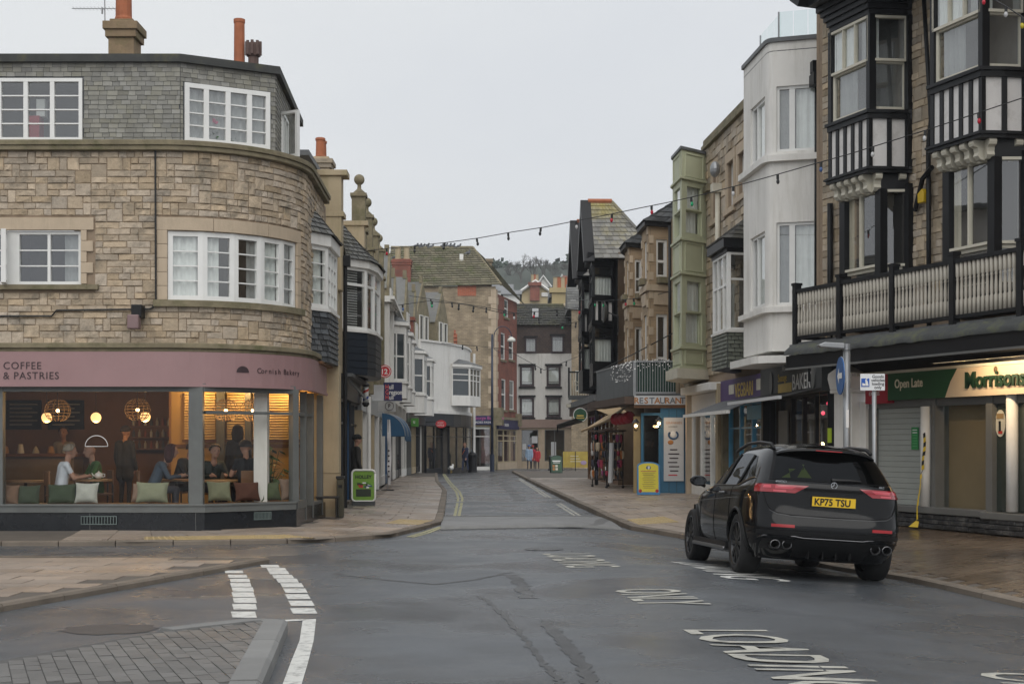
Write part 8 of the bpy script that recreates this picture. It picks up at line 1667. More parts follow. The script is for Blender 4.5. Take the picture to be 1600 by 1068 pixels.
# rear window with its dark surround, jackets on the parcel shelf
rear('tailgate_window_surround', [(z, -lerp(.73, .60, (z-1.16)/.36), lerp(.73, .60, (z-1.16)/.36)) for z in zs(1.16, 1.525, 8)], CDARK, .003)
HV = mat('hi_vis_cloth', (.28, .40, .04), .8)
jk = rear('hi_vis_jacket', [(z, -.60+.06*i, -.50-.0*i) for i, z in enumerate(zs(1.19, 1.30, 3))], HV, .006, 4); rear('hi_vis_jacket', [(z, -.42+.03*i, -.25-.02*i) for i, z in enumerate(zs(1.20, 1.36, 4))], HV, .006, 4)
rear('rear_window', [(z, -lerp(.70, .57, (z-1.17)/.34), lerp(.70, .57, (z-1.17)/.34)) for z in zs(1.172, 1.515, 8)], CGLASS, .010)
# spoiler
g = MB(); rows = []
for (y, z, w_) in ((-1.62, 1.612, .50), (-1.8, 1.60, .57), (-2.0, 1.565, .60), (-2.06, 1.545, .605), (-2.05, 1.525, .60), (-1.9, 1.52, .59)):
    rows.append([(w_*u, y+.10*u*u+(.05*abs(u)**6), z-.035*u*u-.03*abs(u)**6) for u in [i/8-1 for i in range(17)]])
g.grid(rows); g.build('roof_spoiler', PAINTK, CAR, smooth=True); g = MB(); g.box(-.16, .16, -2.065, -2.05, 1.532, 1.543); g.build('brake_light', REFL, CAR)
g = MB(); rows = []
for y in zs(-1.9, -.2, 10): rows.append([(.52*u, y, 1.648-.05*u*u-.02*abs(u)**4-.055*sstep(-1.3, -1.95, y)-.03*sstep(-.6, .1, y)) for u in [i/6-1 for i in range(13)]])
g.grid(rows); g.build('roof_panel', PAINTK, CAR, smooth=True)
for s_ in (-1, 1):
    g = MB(); g.tube([(s_*.60, -1.78, 1.545), (s_*.595, -1.62, 1.60), (s_*.585, -1.0, 1.64), (s_*.58, -.4, 1.635), (s_*.585, .0, 1.585), (s_*.60, .15, 1.55)], [.022, .024, .022, .022, .022, .02], 8); g.build('roof_rail', CTRIM, CAR, smooth=True)
# tail lights wrap from the tailgate on to the flank
for s_ in (-1, 1):
    f = (lambda x: s_*x)
    def lrow(z, k):
        a = t_of_x(s_*lerp(.46, .30, k), z); c = t_of_y(-2.03+.05*k, z, s_ < 0); return (z, a, c)
    tl = skin('tail_light', [lrow(z, k/5) for k, z in enumerate(zs(1.01, 1.105, 5))], TLIT, .010, 24)
    skin('light_element', [(z, t_of_x(s_*lerp(.50, .44, k/3), z), t_of_x(s_*.68, z)) for k, z in enumerate(zs(1.055, 1.09, 3))], TLIT2, .013, 10, tl)
    skin('light_element', [(z, t_of_x(s_*.72, z), t_of_y(-2.16, z, s_ < 0)) for k, z in enumerate(zs(1.06, 1.092, 3))], TLIT2, .013, 12, tl)
    skin('light_element', [(z, t_of_x(s_*.56, z), t_of_x(s_*.70, z)) for k, z in enumerate(zs(1.018, 1.04, 2))], TLIT2, .013, 8, tl)
    rear('reflector', [(z, s_*.46, s_*.72) for z in zs(.605, .64, 2)], REFL, .008, 8)
    # twin tail pipes in their recess
    rear('exhaust_surround', [(z, s_*.44, s_*.80) for z in zs(.34, .465, 4)], CTRIM, .006, 8)
    for x in (.53, .67):
        g = MB(); g.lathe([(.052, -.16), (.052, .0), (.046, .003), (.040, 0), (.036, -.1)], (0, 0, 0), 18, lambda a, c, d, x=x: (s_*x+a*1.1, -2.36-d, .40+c)); g.build('tail_pipe', CTRIM, CAR, smooth=True); g = MB(); g.lathe([(.045, .0), (.050, .006), (.054, .004), (.053, -.02)], (0, 0, 0), 22, lambda a, c, d, x=x: (s_*x+a*1.1, -2.36-d, .40+c), False); g.build('pipe_rim', mat('dark_chrome', (.16, .16, .165), .2, .02, metal=1), CAR)
rear('light_bridge', [(z, -.36, .36) for z in zs(1.045, 1.075, 2)], CDARK, .006)
# shut lines, bumper trims
line('shut_line', [(-.80, 1.005), (-.78, .9), (-.74, .82), (-.66, .775), (-.5, .755), (0, .75), (.5, .755), (.66, .775), (.74, .82), (.78, .9), (.80, 1.005)], .005, CDARK); line('shut_line_gleam', [(-.74, .80), (-.66, .757), (-.5, .738), (0, .732), (.5, .738), (.66, .757), (.74, .80)], .004, mat('paint_gleam', (.09, .092, .095), .25))  # the paler line under the seam is a gleam put into the colour
line('bumper_trim', [(-.84, .47), (-.78, .50), (-.45, .505), (-.35, .49), (.35, .49), (.45, .505), (.78, .50), (.84, .47)], .009, MATS['dark_chrome'])
rear('diffuser', [(z, -.44, .44) for z in zs(.26, .475, 5)], CTRIM, .005)
for x in (-.25, -.08, .08, .25): g = MB(); g.box(x-.008, x+.008, -2.30, -2.2, .25, .36); g.build('diffuser_fin', CDARK, CAR)
rear('bumper_shelf', [(z, -.86, .86) for z in zs(.515, .565, 2)], CTRIM, .003)
# plate, badge, letters, wiper
yp = cpt(.93, math.pi/2).y
g = MB(); g.box(-.27, .27, yp-.014, yp-.002, .868, .99); g.build('plate_holder', CTRIM, CAR); pl = bx('number_plate', PLATE, CAR, -.26, .26, yp-.02, yp-.014, .874, .985)
lettering('KP75 TSU', .112, BPAINT, pl, face_M(-.237, yp-.0215, .890), depth=.001, sx=.93, bold=.003)
yb = cpt(1.13, math.pi/2).y; g = MB(); g.tube([(.036*math.cos(a*math.pi/10), yb-.014, 1.128+.036*math.sin(a*math.pi/10)) for a in range(21)], .004, 5)
for a in (90, 210, 330): g.tube([(0, yb-.014, 1.128), (.034*math.cos(R(a)), yb-.014, 1.128+.034*math.sin(R(a)))], .004, 4)
g.build('badge', CHROME, CAR)
lettering('4MATIC+', .034, CHROME, CAR, face_M(-.70, cpt(1.125, t_of_x(-.6, 1.125)).y-.035, 1.128), depth=.001, name='badge_letters'); lettering('GLC', .034, CHROME, CAR, face_M(.55, cpt(1.125, t_of_x(.6, 1.125)).y-.02, 1.128), depth=.001, name='badge_letters')
yw = cpt(1.2, math.pi/2).y; g = MB(); g.tube([(-.02, yw-.03, 1.185), (.2, yw-.035, 1.195), (.34, yw-.03, 1.19)], [.026, .02, .012], 6); g.build('rear_wiper', CTRIM, CAR)
# flanks: glass, trims, handles, skirts, mirrors
for left in (True, False):
    s_ = -1 if left else 1
    def wz(y): return 1.50-.10*max(0, (-y-.7))**2*.9-.55*max(0, y-.05)**1.6
    g = MB(); rows = []
    ysw = zs(-1.86, .72, 26)
    for k in range(7):
        rw_ = []
        for y in ysw:
            lo = 1.085+.10*sstep(-1.2, -1.86, y); hi = max(lo+.002, min(wz(y), 1.50-.42*sstep(-1.35, -1.86, y)*.75)); z = lerp(lo, hi, k/6); rw_.append(cpt(z, t_of_y(y, z, left), .005))
        rows.append(rw_)
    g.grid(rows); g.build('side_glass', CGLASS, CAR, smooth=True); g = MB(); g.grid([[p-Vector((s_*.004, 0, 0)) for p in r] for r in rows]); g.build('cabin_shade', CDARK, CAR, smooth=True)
    for y in (-.45, -1.28): g = MB(); g.tube([cpt(z, t_of_y(y+(z-1.1)*(-.15), z, left), .008) for z in zs(1.085, wz(y)-.01, 5)], .018, 5); g.build('window_pillar', CTRIM, CAR)
    g = MB(); g.tube([cpt(1.08+.10*sstep(-1.2, -1.86, y), t_of_y(y, 1.08+.10*sstep(-1.2, -1.86, y), left), .008) for y in ysw], .008, 5); g.build('waist_trim', mat('satin_chrome', (.3, .3, .3), .3, .02, metal=1), CAR)
    for y in (-.62, .32):
        g = MB(); P_ = [cpt(.985, t_of_y(y+d, .985, left), .03 if 0 < i < 3 else .005) for i, d in enumerate((-.11, -.08, .08, .11))]; g.tube(P_, .014, 6); g.build('door_handle', MATS['satin_chrome'], CAR)
    for y in (-1.05, -.18, .83): g = MB(); g.tube([cpt(z, t_of_y(y, z, left), .002) for z in zs(.36, 1.08, 8)], .004, 4); g.build('shut_line', CDARK, CAR)
    g = MB(); g.tube([cpt(z, t_of_y(y, z, left), .004) for y, z in ((-1.9, .93), (-1.2, .925), (-.4, .90), (.4, .88), (1.0, .86))], .006, 5); g.build('body_crease', MATS['paint_gleam'], CAR)  # crease highlight drawn as a paler line, not left to the lighting
    g = MB(); g.box(s_*.86, s_*.985, -.98, .98, .25, .30); g.build('side_skirt', mat('scuffed_silver', (.16, .16, .165), .3, .15, 4, metal=.8), CAR, bevel=.02)
    g = MB(); g.box(s_*.9, s_*.955, -1.0, 1.0, .28, .36); g.build('sill_trim', CTRIM, CAR)
    g = MB(); g.ball((s_*1.0, .70, 1.13), (.12, .09, .075), 14, 10); g.tube([(s_*.9, .72, 1.06), (s_*1.0, .7, 1.10)], .025, 6); mr = g.build('door_mirror', PAINTK, CAR, smooth=True); g = MB(); g.lathe([(1, 0), (1, .004)], (0, 0, 0), 18, lambda a, c, d: (s_*1.0+a*.10, .612-d, 1.13+c*.06)); g.build('mirror_glass', mat('mirror_glass', (.10, .105, .11), .1, .02, metal=1), mr)
    for y in (-1.444, 1.444):
        g = MB(); g.tube([(cpt(max(.24, .37+.425*math.sin(q)), t_of_y(y+.425*math.cos(q), max(.24, .37+.425*math.sin(q)), left)).x+s_*.006, y+.425*math.cos(q), .37+.425*math.sin(q)) for q in [math.pi*(i/18)*1.12-.19 for i in range(19)]], .018, 6); g.build('arch_trim', CTRIM, CAR, smooth=True)
# wheels
def wheel(x, y, s_):
    X = lambda a, c, d: (x+s_*d, y+a, .367+c)
    g = MB(); g.lathe([(.272, .10), (.262, .13), (.255, .12), (.245, .02), (.24, -.1)], (0, 0, 0), 40, X, False); w0 = g.build('wheel', RIMM, CAR, smooth=True)
    g = MB(); g.lathe([(.262, -.135), (.33, -.137), (.355, -.125), (.367, -.09), (.367, .09), (.355, .125), (.33, .137), (.275, .132), (.262, .12)], (0, 0, 0), 44, X, False); g.build('tyre', TYRE, w0, smooth=True)
    for k in range(10):
        for dl in (-.10, .10):
            a = 2*math.pi*k/10; g = MB(); p0 = (.05*math.cos(a), .05*math.sin(a)); p1 = (.255*math.cos(a+dl), .255*math.sin(a+dl)); q = Vector((p1[0]-p0[0], p1[1]-p0[1])); nrm_ = Vector((-q.y, q.x)).normalized()
            wa, wb = .014, .009; V = []
            for (pp, ww) in ((p0, wa), (p1, wb)):
                for dd in (.075, .115):
                    for sg in (-1, 1): V.append(X(pp[0]+nrm_.x*ww*sg, pp[1]+nrm_.y*ww*sg, dd))
            g.add(V, [(0, 1, 3, 2), (4, 6, 7, 5), (0, 4, 5, 1), (2, 3, 7, 6), (0, 2, 6, 4), (1, 5, 7, 3)]); g.build('spoke', RIMM, w0, fix=True)
    g = MB(); g.lathe([(.06, .07), (.06, .11), (.045, .122)], (0, 0, 0), 18, X); g.build('hub', RIMM, w0, smooth=True); g = MB(); g.lathe([(.17, .0), (.17, .02)], (0, 0, 0), 26, X); g.build('brake_disc', STEEL, w0)
    g = MB(); g.tube([X(.266*math.cos(q), .266*math.sin(q), .128) for q in [i*math.pi/20 for i in range(41)]], .005, 5); g.build('rim_edge', mat('rim_bright', (.12, .12, .122), .25, .02, metal=1), w0)
for y in (-1.444, 1.444):
    for s_ in (-1, 1): wheel(s_*.80, y, s_)
# ================================================================ people
import numpy as np
SK = [(.36, .20, .14), (.30, .165, .11), (.42, .25, .18)]
def person(label, loc, rz, pose='stand', top=(.1, .1, .12), legs=(.04, .045, .07), hair=(.05, .04, .03), skin=0, hat=None, coat=False, sleeves=True, scale=1.0, bag=None, lean=0, group=None, bald=False, longhair=False, arms=None, stride=0, beard=False):
    t = thing('person', label, 'person', loc, rz, group); S = []   # S: (p, q, r0, r1, material)
    V3 = lambda *a: Vector(a)
    if pose == 'sit':
        hip = .50; H = {'hip': V3(0, 0, hip), 'ch': V3(0, .02+lean*.35, hip+.43), 'nk': V3(0, .05+lean*.5, hip+.55), 'hd': V3(0, .09+lean*.62, hip+.70)}
        for s in (-1, 1):
            kn = V3(s*.13, .44, hip+.02); an = V3(s*.14, .42, .10); S += [(V3(s*.09, 0, hip), kn, .085, .062, 1), (kn, an, .058, .042, 1), (an, V3(s*.15, .55, .04), .042, .035, 3)]
    else:
        hip = .90; H = {'hip': V3(0, 0, hip), 'ch': V3(0, .0+lean*.3, hip+.42), 'nk': V3(0, .01+lean*.4, hip+.55), 'hd': V3(0, .04+lean*.5, hip+.71)}
        for s in (-1, 1):
            st_ = s*stride; kn = V3(s*.10, st_*.16+.03, .50); an = V3(s*.10, st_*.30, .09 if st_ >= 0 else .13); S += [(V3(s*.09, 0, hip), kn, .085, .06, 1), (kn, an, .056, .042, 1), (an, an+V3(0, .16, -.05), .042, .034, 3)]
    hp, ch, nk, hd = H['hip'], H['ch'], H['nk'], H['hd']; cw = .02 if coat else 0
    for s in (-1, 1):
        S += [(hp+V3(s*.075, 0, .0), hp.lerp(ch, .55)+V3(s*.07, 0, 0), .105+cw, .10+cw, 0), (hp.lerp(ch, .5)+V3(s*.07, 0, 0), ch+V3(s*.085, 0, 0), .10+cw, .10+cw, 0), (ch+V3(s*.09, 0, .03), ch+V3(s*.165, 0, .04), .075+cw, .066+cw, 0)]
        if coat: S.append((hp+V3(s*.075, 0, 0), hp+V3(s*.09, 0, -.22) if pose != 'sit' else hp+V3(s*.09, .1, 0), .115, .12, 0))
        sh = ch+V3(s*.185, 0, .04)
        if arms and s in arms: el, ha = [Vector(a) for a in arms[s]]
        elif pose == 'sit': el = sh+V3(s*.06, .12, -.24); ha = el+V3(-s*.10, .22, .03)
        else: el = sh+V3(s*.05, -s*stride*.08, -.28); ha = el+V3(0, .08-s*stride*.12, -.24)
        am = 0 if sleeves else 2
        S += [(sh, sh.lerp(el, .55), .054+cw*.6, .048+cw*.6, 0), (sh.lerp(el, .5), el, .047+cw*.6, .042+cw*.6, am), (el, ha, .040+cw*.6, .030+cw*.6, am)]
        d = (ha-el).normalized(); o = d.orthogonal().normalized(); S.append((ha, ha+d*.07, .034, .034, 2))
        for k in range(4): b0 = ha+d*.08+o*(.022*(k-1.5)); S.append((b0, b0+d*(.05+.012*(1 if k in (1, 2) else 0))+V3(0, 0, -.02), .011, .010, 2))
        S.append((ha+d*.03+o*.03, ha+d*.075+o*.06, .012, .011, 2))
    S += [(nk-V3(0, 0, .06), nk+V3(0, .01, .07), .052, .05, 2)]
    S += [(hd+V3(0, -.02, .02), hd+V3(0, .02, .03), .088, .084, 2), (hd+V3(0, .025, -.06), hd+V3(0, .02, .0), .062, .075, 2), (hd+V3(0, .10, .0), hd+V3(0, .118, -.025), .014, .018, 2)]
    for s in (-1, 1): S.append((hd+V3(s*.082, -.005, .01), hd+V3(s*.086, -.01, -.03), .016, .014, 2))
    b = MB()
    for (p, q, r0, r1, m) in S:
        d = q-p; L = d.length; d = d.normalized() if L > 1e-6 else Vector((0, 0, 1)); n = 3; pts = []; rs = []
        for i in range(n+1): a = math.pi/2*i/n; pts.append(p-d*r0*math.cos(a)); rs.append(max(.002, r0*math.sin(a)))
        for i in range(n+1): a = math.pi/2*i/n; pts.append(q+d*r1*math.sin(a)); rs.append(max(.002, r1*math.cos(a)))
        b.tube(pts, rs, 12)
    o = b.build('body', None, None); COL.todo.remove(o); REAL.objects.link(o); rm = o.modifiers.new('r', 'REMESH'); rm.mode = 'VOXEL'; rm.voxel_size = .017; sm = o.modifiers.new('s', 'SMOOTH'); sm.iterations = 3; sm.factor = .5
    dg = bpy.context.evaluated_depsgraph_get(); me = bpy.data.meshes.new_from_object(o.evaluated_get(dg)); o.modifiers.clear(); o.parent = t; old = o.data; o.data = me; bpy.data.meshes.remove(old)
    nf = len(me.polygons); C = np.empty(nf*3); me.polygons.foreach_get('center', C); C = C.reshape(-1, 3); best = np.full(nf, 9.); mi = np.zeros(nf, dtype=np.int32)
    for (p, q, r0, r1, m) in S:
        p_ = np.array(p); d = np.array(q-p); L2 = max(1e-9, d@d); u = np.clip(((C-p_)@d)/L2, 0, 1); dist = np.linalg.norm(C-p_-u[:, None]*d, axis=1)-(r0+(r1-r0)*u); k = dist < best; best[k] = dist[k]; mi[k] = m
    nmz = lambda n_, c: mat('%s_%.3f_%.3f_%.3f' % (n_, *c), c, .85, .15, 8, .2, 60)
    me.materials.clear()
    for mm in (nmz('cloth', top), nmz('trousers', legs), nmz('skin', SK[skin]), nmz('shoe', (.03, .028, .026))): me.materials.append(mm)
    me.polygons.foreach_set('material_index', mi); me.polygons.foreach_set('use_smooth', np.ones(nf, dtype=bool)); me.update()
    if not bald:
        h = MB(); rows = []
        for j in range(9):
            r_ = []
            for q in [i*math.pi/10 for i in range(21)]:
                f_ = sstep(-.15, .75, math.sin(q)); am_ = lerp(2.25 if longhair else 1.75, .82, f_); a = math.pi/2-j/8*am_; bk = .0 if not longhair else .16*max(0, j-4)/4*(1-f_)
                r_.append((hd.x+.101*math.cos(a)*math.cos(q)*(1 if not bk else 1+bk), hd.y-.010+.118*math.cos(a)*math.sin(q), hd.z+.032+.103*math.sin(a)-bk))
            rows.append(r_)
        h.grid(rows); ho = h.build('hair', nmz('hair', hair), t, smooth=True); so = ho.modifiers.new('so', 'SOLIDIFY'); so.thickness = .015
    if hat:
        kind, col = hat; h = MB(); h.ball((hd.x, hd.y, hd.z+.055), (.104, .114, .088), 14, 8)
        if kind == 'bobble': h.ball((hd.x, hd.y-.01, hd.z+.165), .045, 8, 6)
        if kind == 'cap': h.add([(hd.x-.08, hd.y+.08, hd.z+.05), (hd.x+.08, hd.y+.08, hd.z+.05), (hd.x+.05, hd.y+.19, hd.z+.035), (hd.x-.05, hd.y+.19, hd.z+.035)], [(0, 1, 2, 3)])
        h.build('hat', nmz('hat', col), t, smooth=True)
    for s in (-1, 1): MB().ball((hd.x+s*.034, hd.y+.092, hd.z+.02), .010, 6, 5).build('eye', BPAINT, t)
    MB().box(hd.x-.022, hd.x+.022, hd.y+.082, hd.y+.092, hd.z-.052, hd.z-.044).build('mouth', nmz('lips', (.3, .12, .1)), t)
    if bag:
        if bag == 'strap': MB().tube([ch+V3(-.16, .0, .1), ch+V3(-.05, .135, -.05), ch+V3(.1, .14, -.25), ch+V3(.17, 0, -.42), ch+V3(.05, -.14, -.2), ch+V3(-.14, -.06, .08)], .016, 6).build('shoulder_strap', mat('orange_strap', (.6, .12, .02), .6), t)
        if bag == 'pack': h = MB(); h.ball((0, ch.y-.2, ch.z-.12), (.17, .11, .24), 12, 8); h.build('backpack', nmz('pack', (.30, .02, .03)), t, smooth=True)
    t.scale = (scale,)*3; return t
G1 = 'people sitting in the cafe'
fz = .26
def seat(px, Y): return ((px-CX)*Y/F, Y, fz)
def chair(px, Y, rz, label):
    t = thing('cafe_chair', label, 'chair', seat(px, Y), rz, 'cafe chairs'); MB().box(-.2, .2, -.2, .2, .42, .46).build('seat', WOOD, t, bevel=.01); MB().box(-.2, .2, -.22, -.19, .62, .88).build('backrest', WOOD, t, bevel=.01)
    for x in (-.18, .18):
        for y in (-.2, .18): MB().tube([(x, y, 0), (x, y, .42 if y > 0 else .66)], .016, 6).build('leg', IRON, t)
zs_ = .28
person('man in a pale blue T-shirt seated with his back to the window', (at(94, 0, 25.25).x, 25.25, zs_), R(-60), 'sit', (.50, .54, .60), (.05, .06, .09), (.22, .19, .15), 0, sleeves=False, lean=.15, group=G1)
chair(92, 25.25, R(-60), 'wooden cafe chair under the man in the pale T-shirt')
person('bald man in a green jumper seated at the teapot table', (at(153, 0, 26.25).x, 26.25, zs_), R(120), 'sit', (.06, .14, .035), (.05, .055, .08), (.3, .28, .26), 2, bald=True, lean=.1, group=G1)
chair(155, 26.25, R(120), 'wooden cafe chair under the man in the green jumper')
person('woman with long dark red hair leaning over a cafe table', (at(236, 0, 25.8).x, 25.8, zs_), R(-70), 'sit', (.06, .085, .12), (.04, .04, .05), (.06, .02, .02), 2, longhair=True, lean=.45, group=G1)
chair(234, 25.8, R(-70), 'wooden cafe chair under the red-haired woman')
person('person in a red bobble hat and black coat seated in the cafe', (at(278, 0, 27.3).x, 27.3, zs_+.03), R(-100), 'sit', (.015, .018, .022), (.03, .03, .035), (.05, .03, .02), 0, hat=('bobble', (.30, .02, .04)), coat=True, lean=.35, group=G1)
chair(275, 27.3, R(-100), 'wooden cafe chair under the person in the red hat')
person('person in a dark patterned top facing out at the corner window', (at(329, 0, 26.6).x, 26.6, zs_), R(-150), 'sit', (.03, .04, .035), (.03, .03, .04), (.07, .05, .03), 2, lean=.3, group=G1)
chair(328, 26.6, R(-150), 'wooden cafe chair in the corner window, left of the round table')
person('man in a black T-shirt seated with his back to the corner window', (at(388, 0, 25.95).x, 25.95, zs_), R(25), 'sit', (.014, .016, .02), (.03, .03, .04), (.03, .022, .016), 2, sleeves=False, lean=.2, scale=1.06, group=G1)
chair(389, 25.95, R(25), 'wooden cafe chair under the man in the black T-shirt')
person('dark-haired person in a black coat standing at the back of the cafe', (at(372, 0, 28.8).x, 28.8, fz), R(30), 'stand', (.02, .02, .022), (.03, .03, .04), (.02, .015, .012), 1, coat=True, longhair=True, group='people standing in the cafe')
person('customer in a dark jacket standing at the cafe counter', (at(195, 0, 30.0).x, 30.0, fz), R(-25), 'stand', (.014, .016, .02), (.02, .02, .025), (.02, .015, .012), 1, coat=True, group='people standing in the cafe')
person('barista in a pale apron behind the cafe counter', (at(100, 0, 31.2).x, 31.2, fz), R(180), 'stand', (.28, .25, .21), (.03, .03, .04), (.04, .03, .02), 0, group='people standing in the cafe')
G2 = 'people in the street'
person('person in dark clothes and a black cap in the shop doorway', (-4.06, 37.0, .13), R(-70), 'stand', (.03, .028, .026), (.02, .02, .025), (.02, .02, .02), 0, hat=('cap', (.012, .012, .014)), coat=True, group=G2)
def street(px, pyf, Y, **k):
    x = (px-CX)*Y/F; return (x, Y, ground(x, Y)+.09)
person('walker in navy with an orange strap passing the dark shopfront', street(727, 732, 91), R(140), 'stand', (.02, .026, .055), (.03, .045, .09), (.12, .08, .05), 0, coat=True, bag='strap', scale=1.08, group=G2, stride=.5)
person('person in a pale blue jacket and blue cap walking towards us', street(827, 732, 104), R(175), 'stand', (.22, .30, .40), (.03, .03, .04), (.1, .1, .1), 2, hat=('cap', (.02, .10, .30)), coat=True, scale=1.03, group=G2, stride=.4)
person('person in a red coat walking beside the pale blue jacket', street(839.5, 732, 104), R(170), 'stand', (.36, .02, .03), (.025, .025, .03), (.02, .02, .025), 2, coat=True, scale=.93, group=G2, longhair=True, stride=.4)
person('person in a dark red coat half hidden behind the blue jacket', street(832.5, 731, 106), R(180), 'stand', (.28, .02, .04), (.03, .03, .04), (.05, .03, .02), 0, hat=('cap', (.34, .02, .02)), coat=True, scale=1.02, group=G2)
# litter bin beside the walker, dog-sized white bag, far bollard
g = Vector(((738-CX)*92/F, 92, 0)); g.z = ground(g.x, 92)+.05; t = thing('litter_bin', 'dark round-topped litter bin beside the walker in navy', 'bin', g); MB().lathe([(.3, 0), (.3, .95), (.33, .97), (.33, 1.02)], (0, 0, 0), 16).build('body', BPAINT, t); MB().lathe([(.33, 1.02), (.28, 1.2), (.1, 1.32)], (0, 0, 0), 16).build('hood', BPAINT, t, smooth=True)
g = Vector(((705-CX)*86/F, 86, 0)); g.z = ground(g.x, 86)+.1; t = thing('gull', 'white gull standing on the far left kerb', 'bird', g, R(60)); WG = mat('gull_white', (.62, .62, .6), .8); MB().ball((0, 0, .3), (.22, .12, .13), 10, 8).build('body', WG, t, smooth=True); MB().ball((.18, 0, .47), .075, 8, 6).build('head', WG, t, smooth=True); MB().tube([(.12, 0, .36), (.17, 0, .45)], [.09, .06], 6).build('neck', WG, t); MB().tube([(.25, 0, .46), (.33, 0, .44)], [.02, .008], 5).build('beak', YL, t); MB().tube([(-.18, 0, .3), (-.4, 0, .26)], [.08, .02], 6).build('tail', GREYP, t)
for s in (-1, 1): MB().tube([(0, s*.04, .2), (0, s*.04, 0)], .012, 4).build('leg', YL, t)
g = Vector(((859.5-CX)*98/F, 98, 0)); g.z = ground(g.x, 98)+.1; t = thing('bollard', 'black iron bollard near the far menu board', 'bollard', g); MB().lathe([(.14, 0), (.14, .1), (.09, .14), (.08, .85), (.11, .88), (.11, .95), (.05, 1.02)], (0, 0, 0), 12).build('post', IRON, t, smooth=True); MB().lathe([(.115, .6), (.115, .64)], (0, 0, 0), 12).build('collar', IRON, t)
# ================================================================ festoon lights across the street
BC = {'r': mat('red_bulb', (.45, .01, .03), .2, 0), 'g': mat('green_bulb', (.01, .30, .12), .2, 0), 'b': mat('blue_bulb', (.05, .10, .25), .2, 0), 'w': mat('clear_bulb', (.5, .5, .5), .2, 0), 'k': mat('dead_bulb', (.02, .02, .022), .3, 0), 'y': mat('yellow_bulb', (.5, .4, .02), .2, 0)}
def festoon(label, pts, Y0, Y1, bulbs, r=.010, bs=1.0):
    """pts: cable points seen in the picture, from Y0 to Y1 along the cable"""
    n = len(pts); x0, x1 = pts[0][0], pts[-1][0]
    def P(px, py): u = (px-x0)/(x1-x0); Y = 1/lerp(1/Y0, 1/Y1, u); return at(px, py, Y)
    W = [P(*p) for p in pts]; t = thing('festoon_lights', label, 'string lights', W[0], 0, 'strings of coloured bulbs over the street'); o = W[0]; MB().tube([q-o for q in W], r, 5).build('cable', CABLE, t, smooth=True)
    for (px, c) in bulbs:
        for i in range(n-1):
            if min(pts[i][0], pts[i+1][0]) <= px <= max(pts[i][0], pts[i+1][0]): py = lerp(pts[i][1], pts[i+1][1], (px-pts[i][0])/(pts[i+1][0]-pts[i][0])); break
        q = P(px, py)-o; tl = random.uniform(-.03, .03); k = bs
        h = MB(); h.tube([q, q+Vector((tl*.4, 0, -.09*k))], .026*k, 8); hb_ = h.build('lamp_holder', CABLE, t); h = MB(); c_ = q+Vector((tl, 0, -.135*k)); h.ball(c_, (.032*k, .032*k, .05*k), 10, 8); h.build('bulb', BC[c], hb_, smooth=True)
festoon('long string of coloured bulbs rising from left to right across the sky', [(540, 399), (560, 396), (580, 391), (600, 388.5), (650, 384), (700, 378.5), (750, 371.5), (800, 362.5), (850, 355), (900, 345), (950, 335.5), (1000, 325), (1050, 315), (1100, 303.5), (1150, 290.5), (1215, 272.5), (1280, 254), (1330, 240), (1365, 229), (1447, 203.5), (1530, 176), (1610, 149)], 40, 22.5,
        [(545, 'g'), (562, 'r'), (604, 'r'), (648, 'k'), (695, 'k'), (745, 'k'), (794, 'k'), (845, 'k'), (900, 'w'), (956, 'r'), (1018, 'r'), (1080, 'g'), (1146, 'w'), (1215, 'k'), (1283, 'b'), (1364, 'w'), (1446, 'w'), (1529, 'r')])
festoon('short string of bulbs crossing the top right corner', [(1535, -12), (1572, 10), (1605, 32)], 17, 16, [(1540, 'r'), (1572, 'w'), (1598, 'y')], .008, .7)
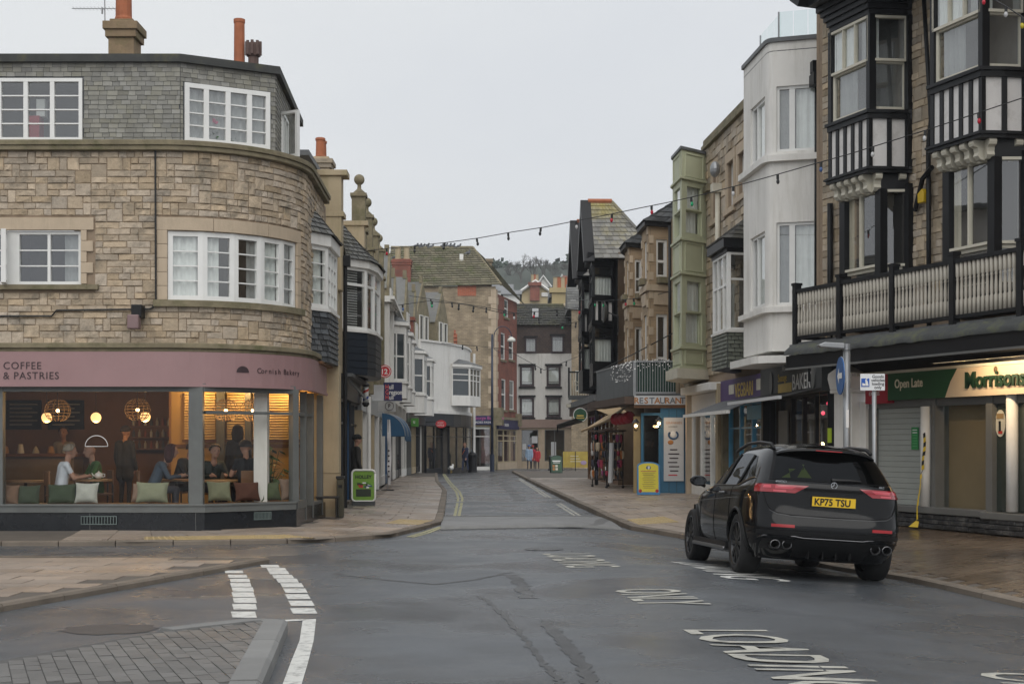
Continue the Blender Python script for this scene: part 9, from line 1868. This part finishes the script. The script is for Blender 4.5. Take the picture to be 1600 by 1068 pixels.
festoon('string of bulbs crossing below the mossy roof', [(612, 478), (670, 470), (730, 476), (790, 490), (850, 486), (910, 480)], 62, 60, [(629, 'b'), (675, 'g'), (717, 'k'), (740, 'k'), (803, 'w'), (835, 'r'), (870, 'k'), (905, 'r')], .014, 1.5)
festoon('string of bulbs crossing in front of the rubble wall', [(640, 462), (700, 471), (760, 480), (820, 492), (880, 506), (925, 500)], 70, 68, [(673, 'g'), (706, 'k'), (760, 'k'), (787, 'g'), (842, 'k'), (878, 'g'), (900, 'k')], .014, 1.5)
festoon('string of bulbs between the black building and the green bay', [(900, 468), (940, 470), (985, 467), (1020, 462), (1060, 452), (1100, 440)], 58, 42, [(930, 'g'), (942, 'g'), (977, 'r'), (990, 'g'), (1023, 'g'), (1057, 'r')], .012, 1.3)
festoon('lowest string of bulbs in front of the white flats', [(690, 536), (740, 540), (790, 545), (850, 578), (905, 556)], 80, 76, [(723, 'k'), (745, 'k'), (836, 'k'), (845, 'k'), (885, 'k')], .014, 1.5)
MB_t = thing('stay_wire', 'dark stay cable sloping across the terrace to the sandstone building', 'cable', at(930, 582, 51)); q = at(1052, 520, 45)-at(930, 582, 51); MB().tube([(0, 0, 0), q*.5+Vector((0, 0, -.03)), q], .02, 5).build('cable', CABLE, MB_t); MB().ball((0, 0, 0), .05, 8, 6).build('anchor', IRON, MB_t)
# ================================================================ damp sea air
AIR = True
if AIR:
    m_ = bpy.data.materials.new('damp_air'); m_.use_nodes = True; t_ = m_.node_tree; t_.nodes.clear(); o_ = t_.nodes.new('ShaderNodeOutputMaterial'); v_ = t_.nodes.new('ShaderNodeVolumePrincipled')
    v_.inputs['Density'].default_value = .00045; v_.inputs['Color'].default_value = (.86, .90, .95, 1); v_.inputs['Anisotropy'].default_value = .2; t_.links.new(v_.outputs[0], o_.inputs['Volume'])
    hz_ = MB().box(-1300, 1300, -80, 1550, -2.5, 75).build('haze', m_); hz_['kind'] = 'stuff'; hz_['label'] = 'thin pale sea haze lying over the whole street and hill'
for o_ in COL.todo: REAL.objects.link(o_)
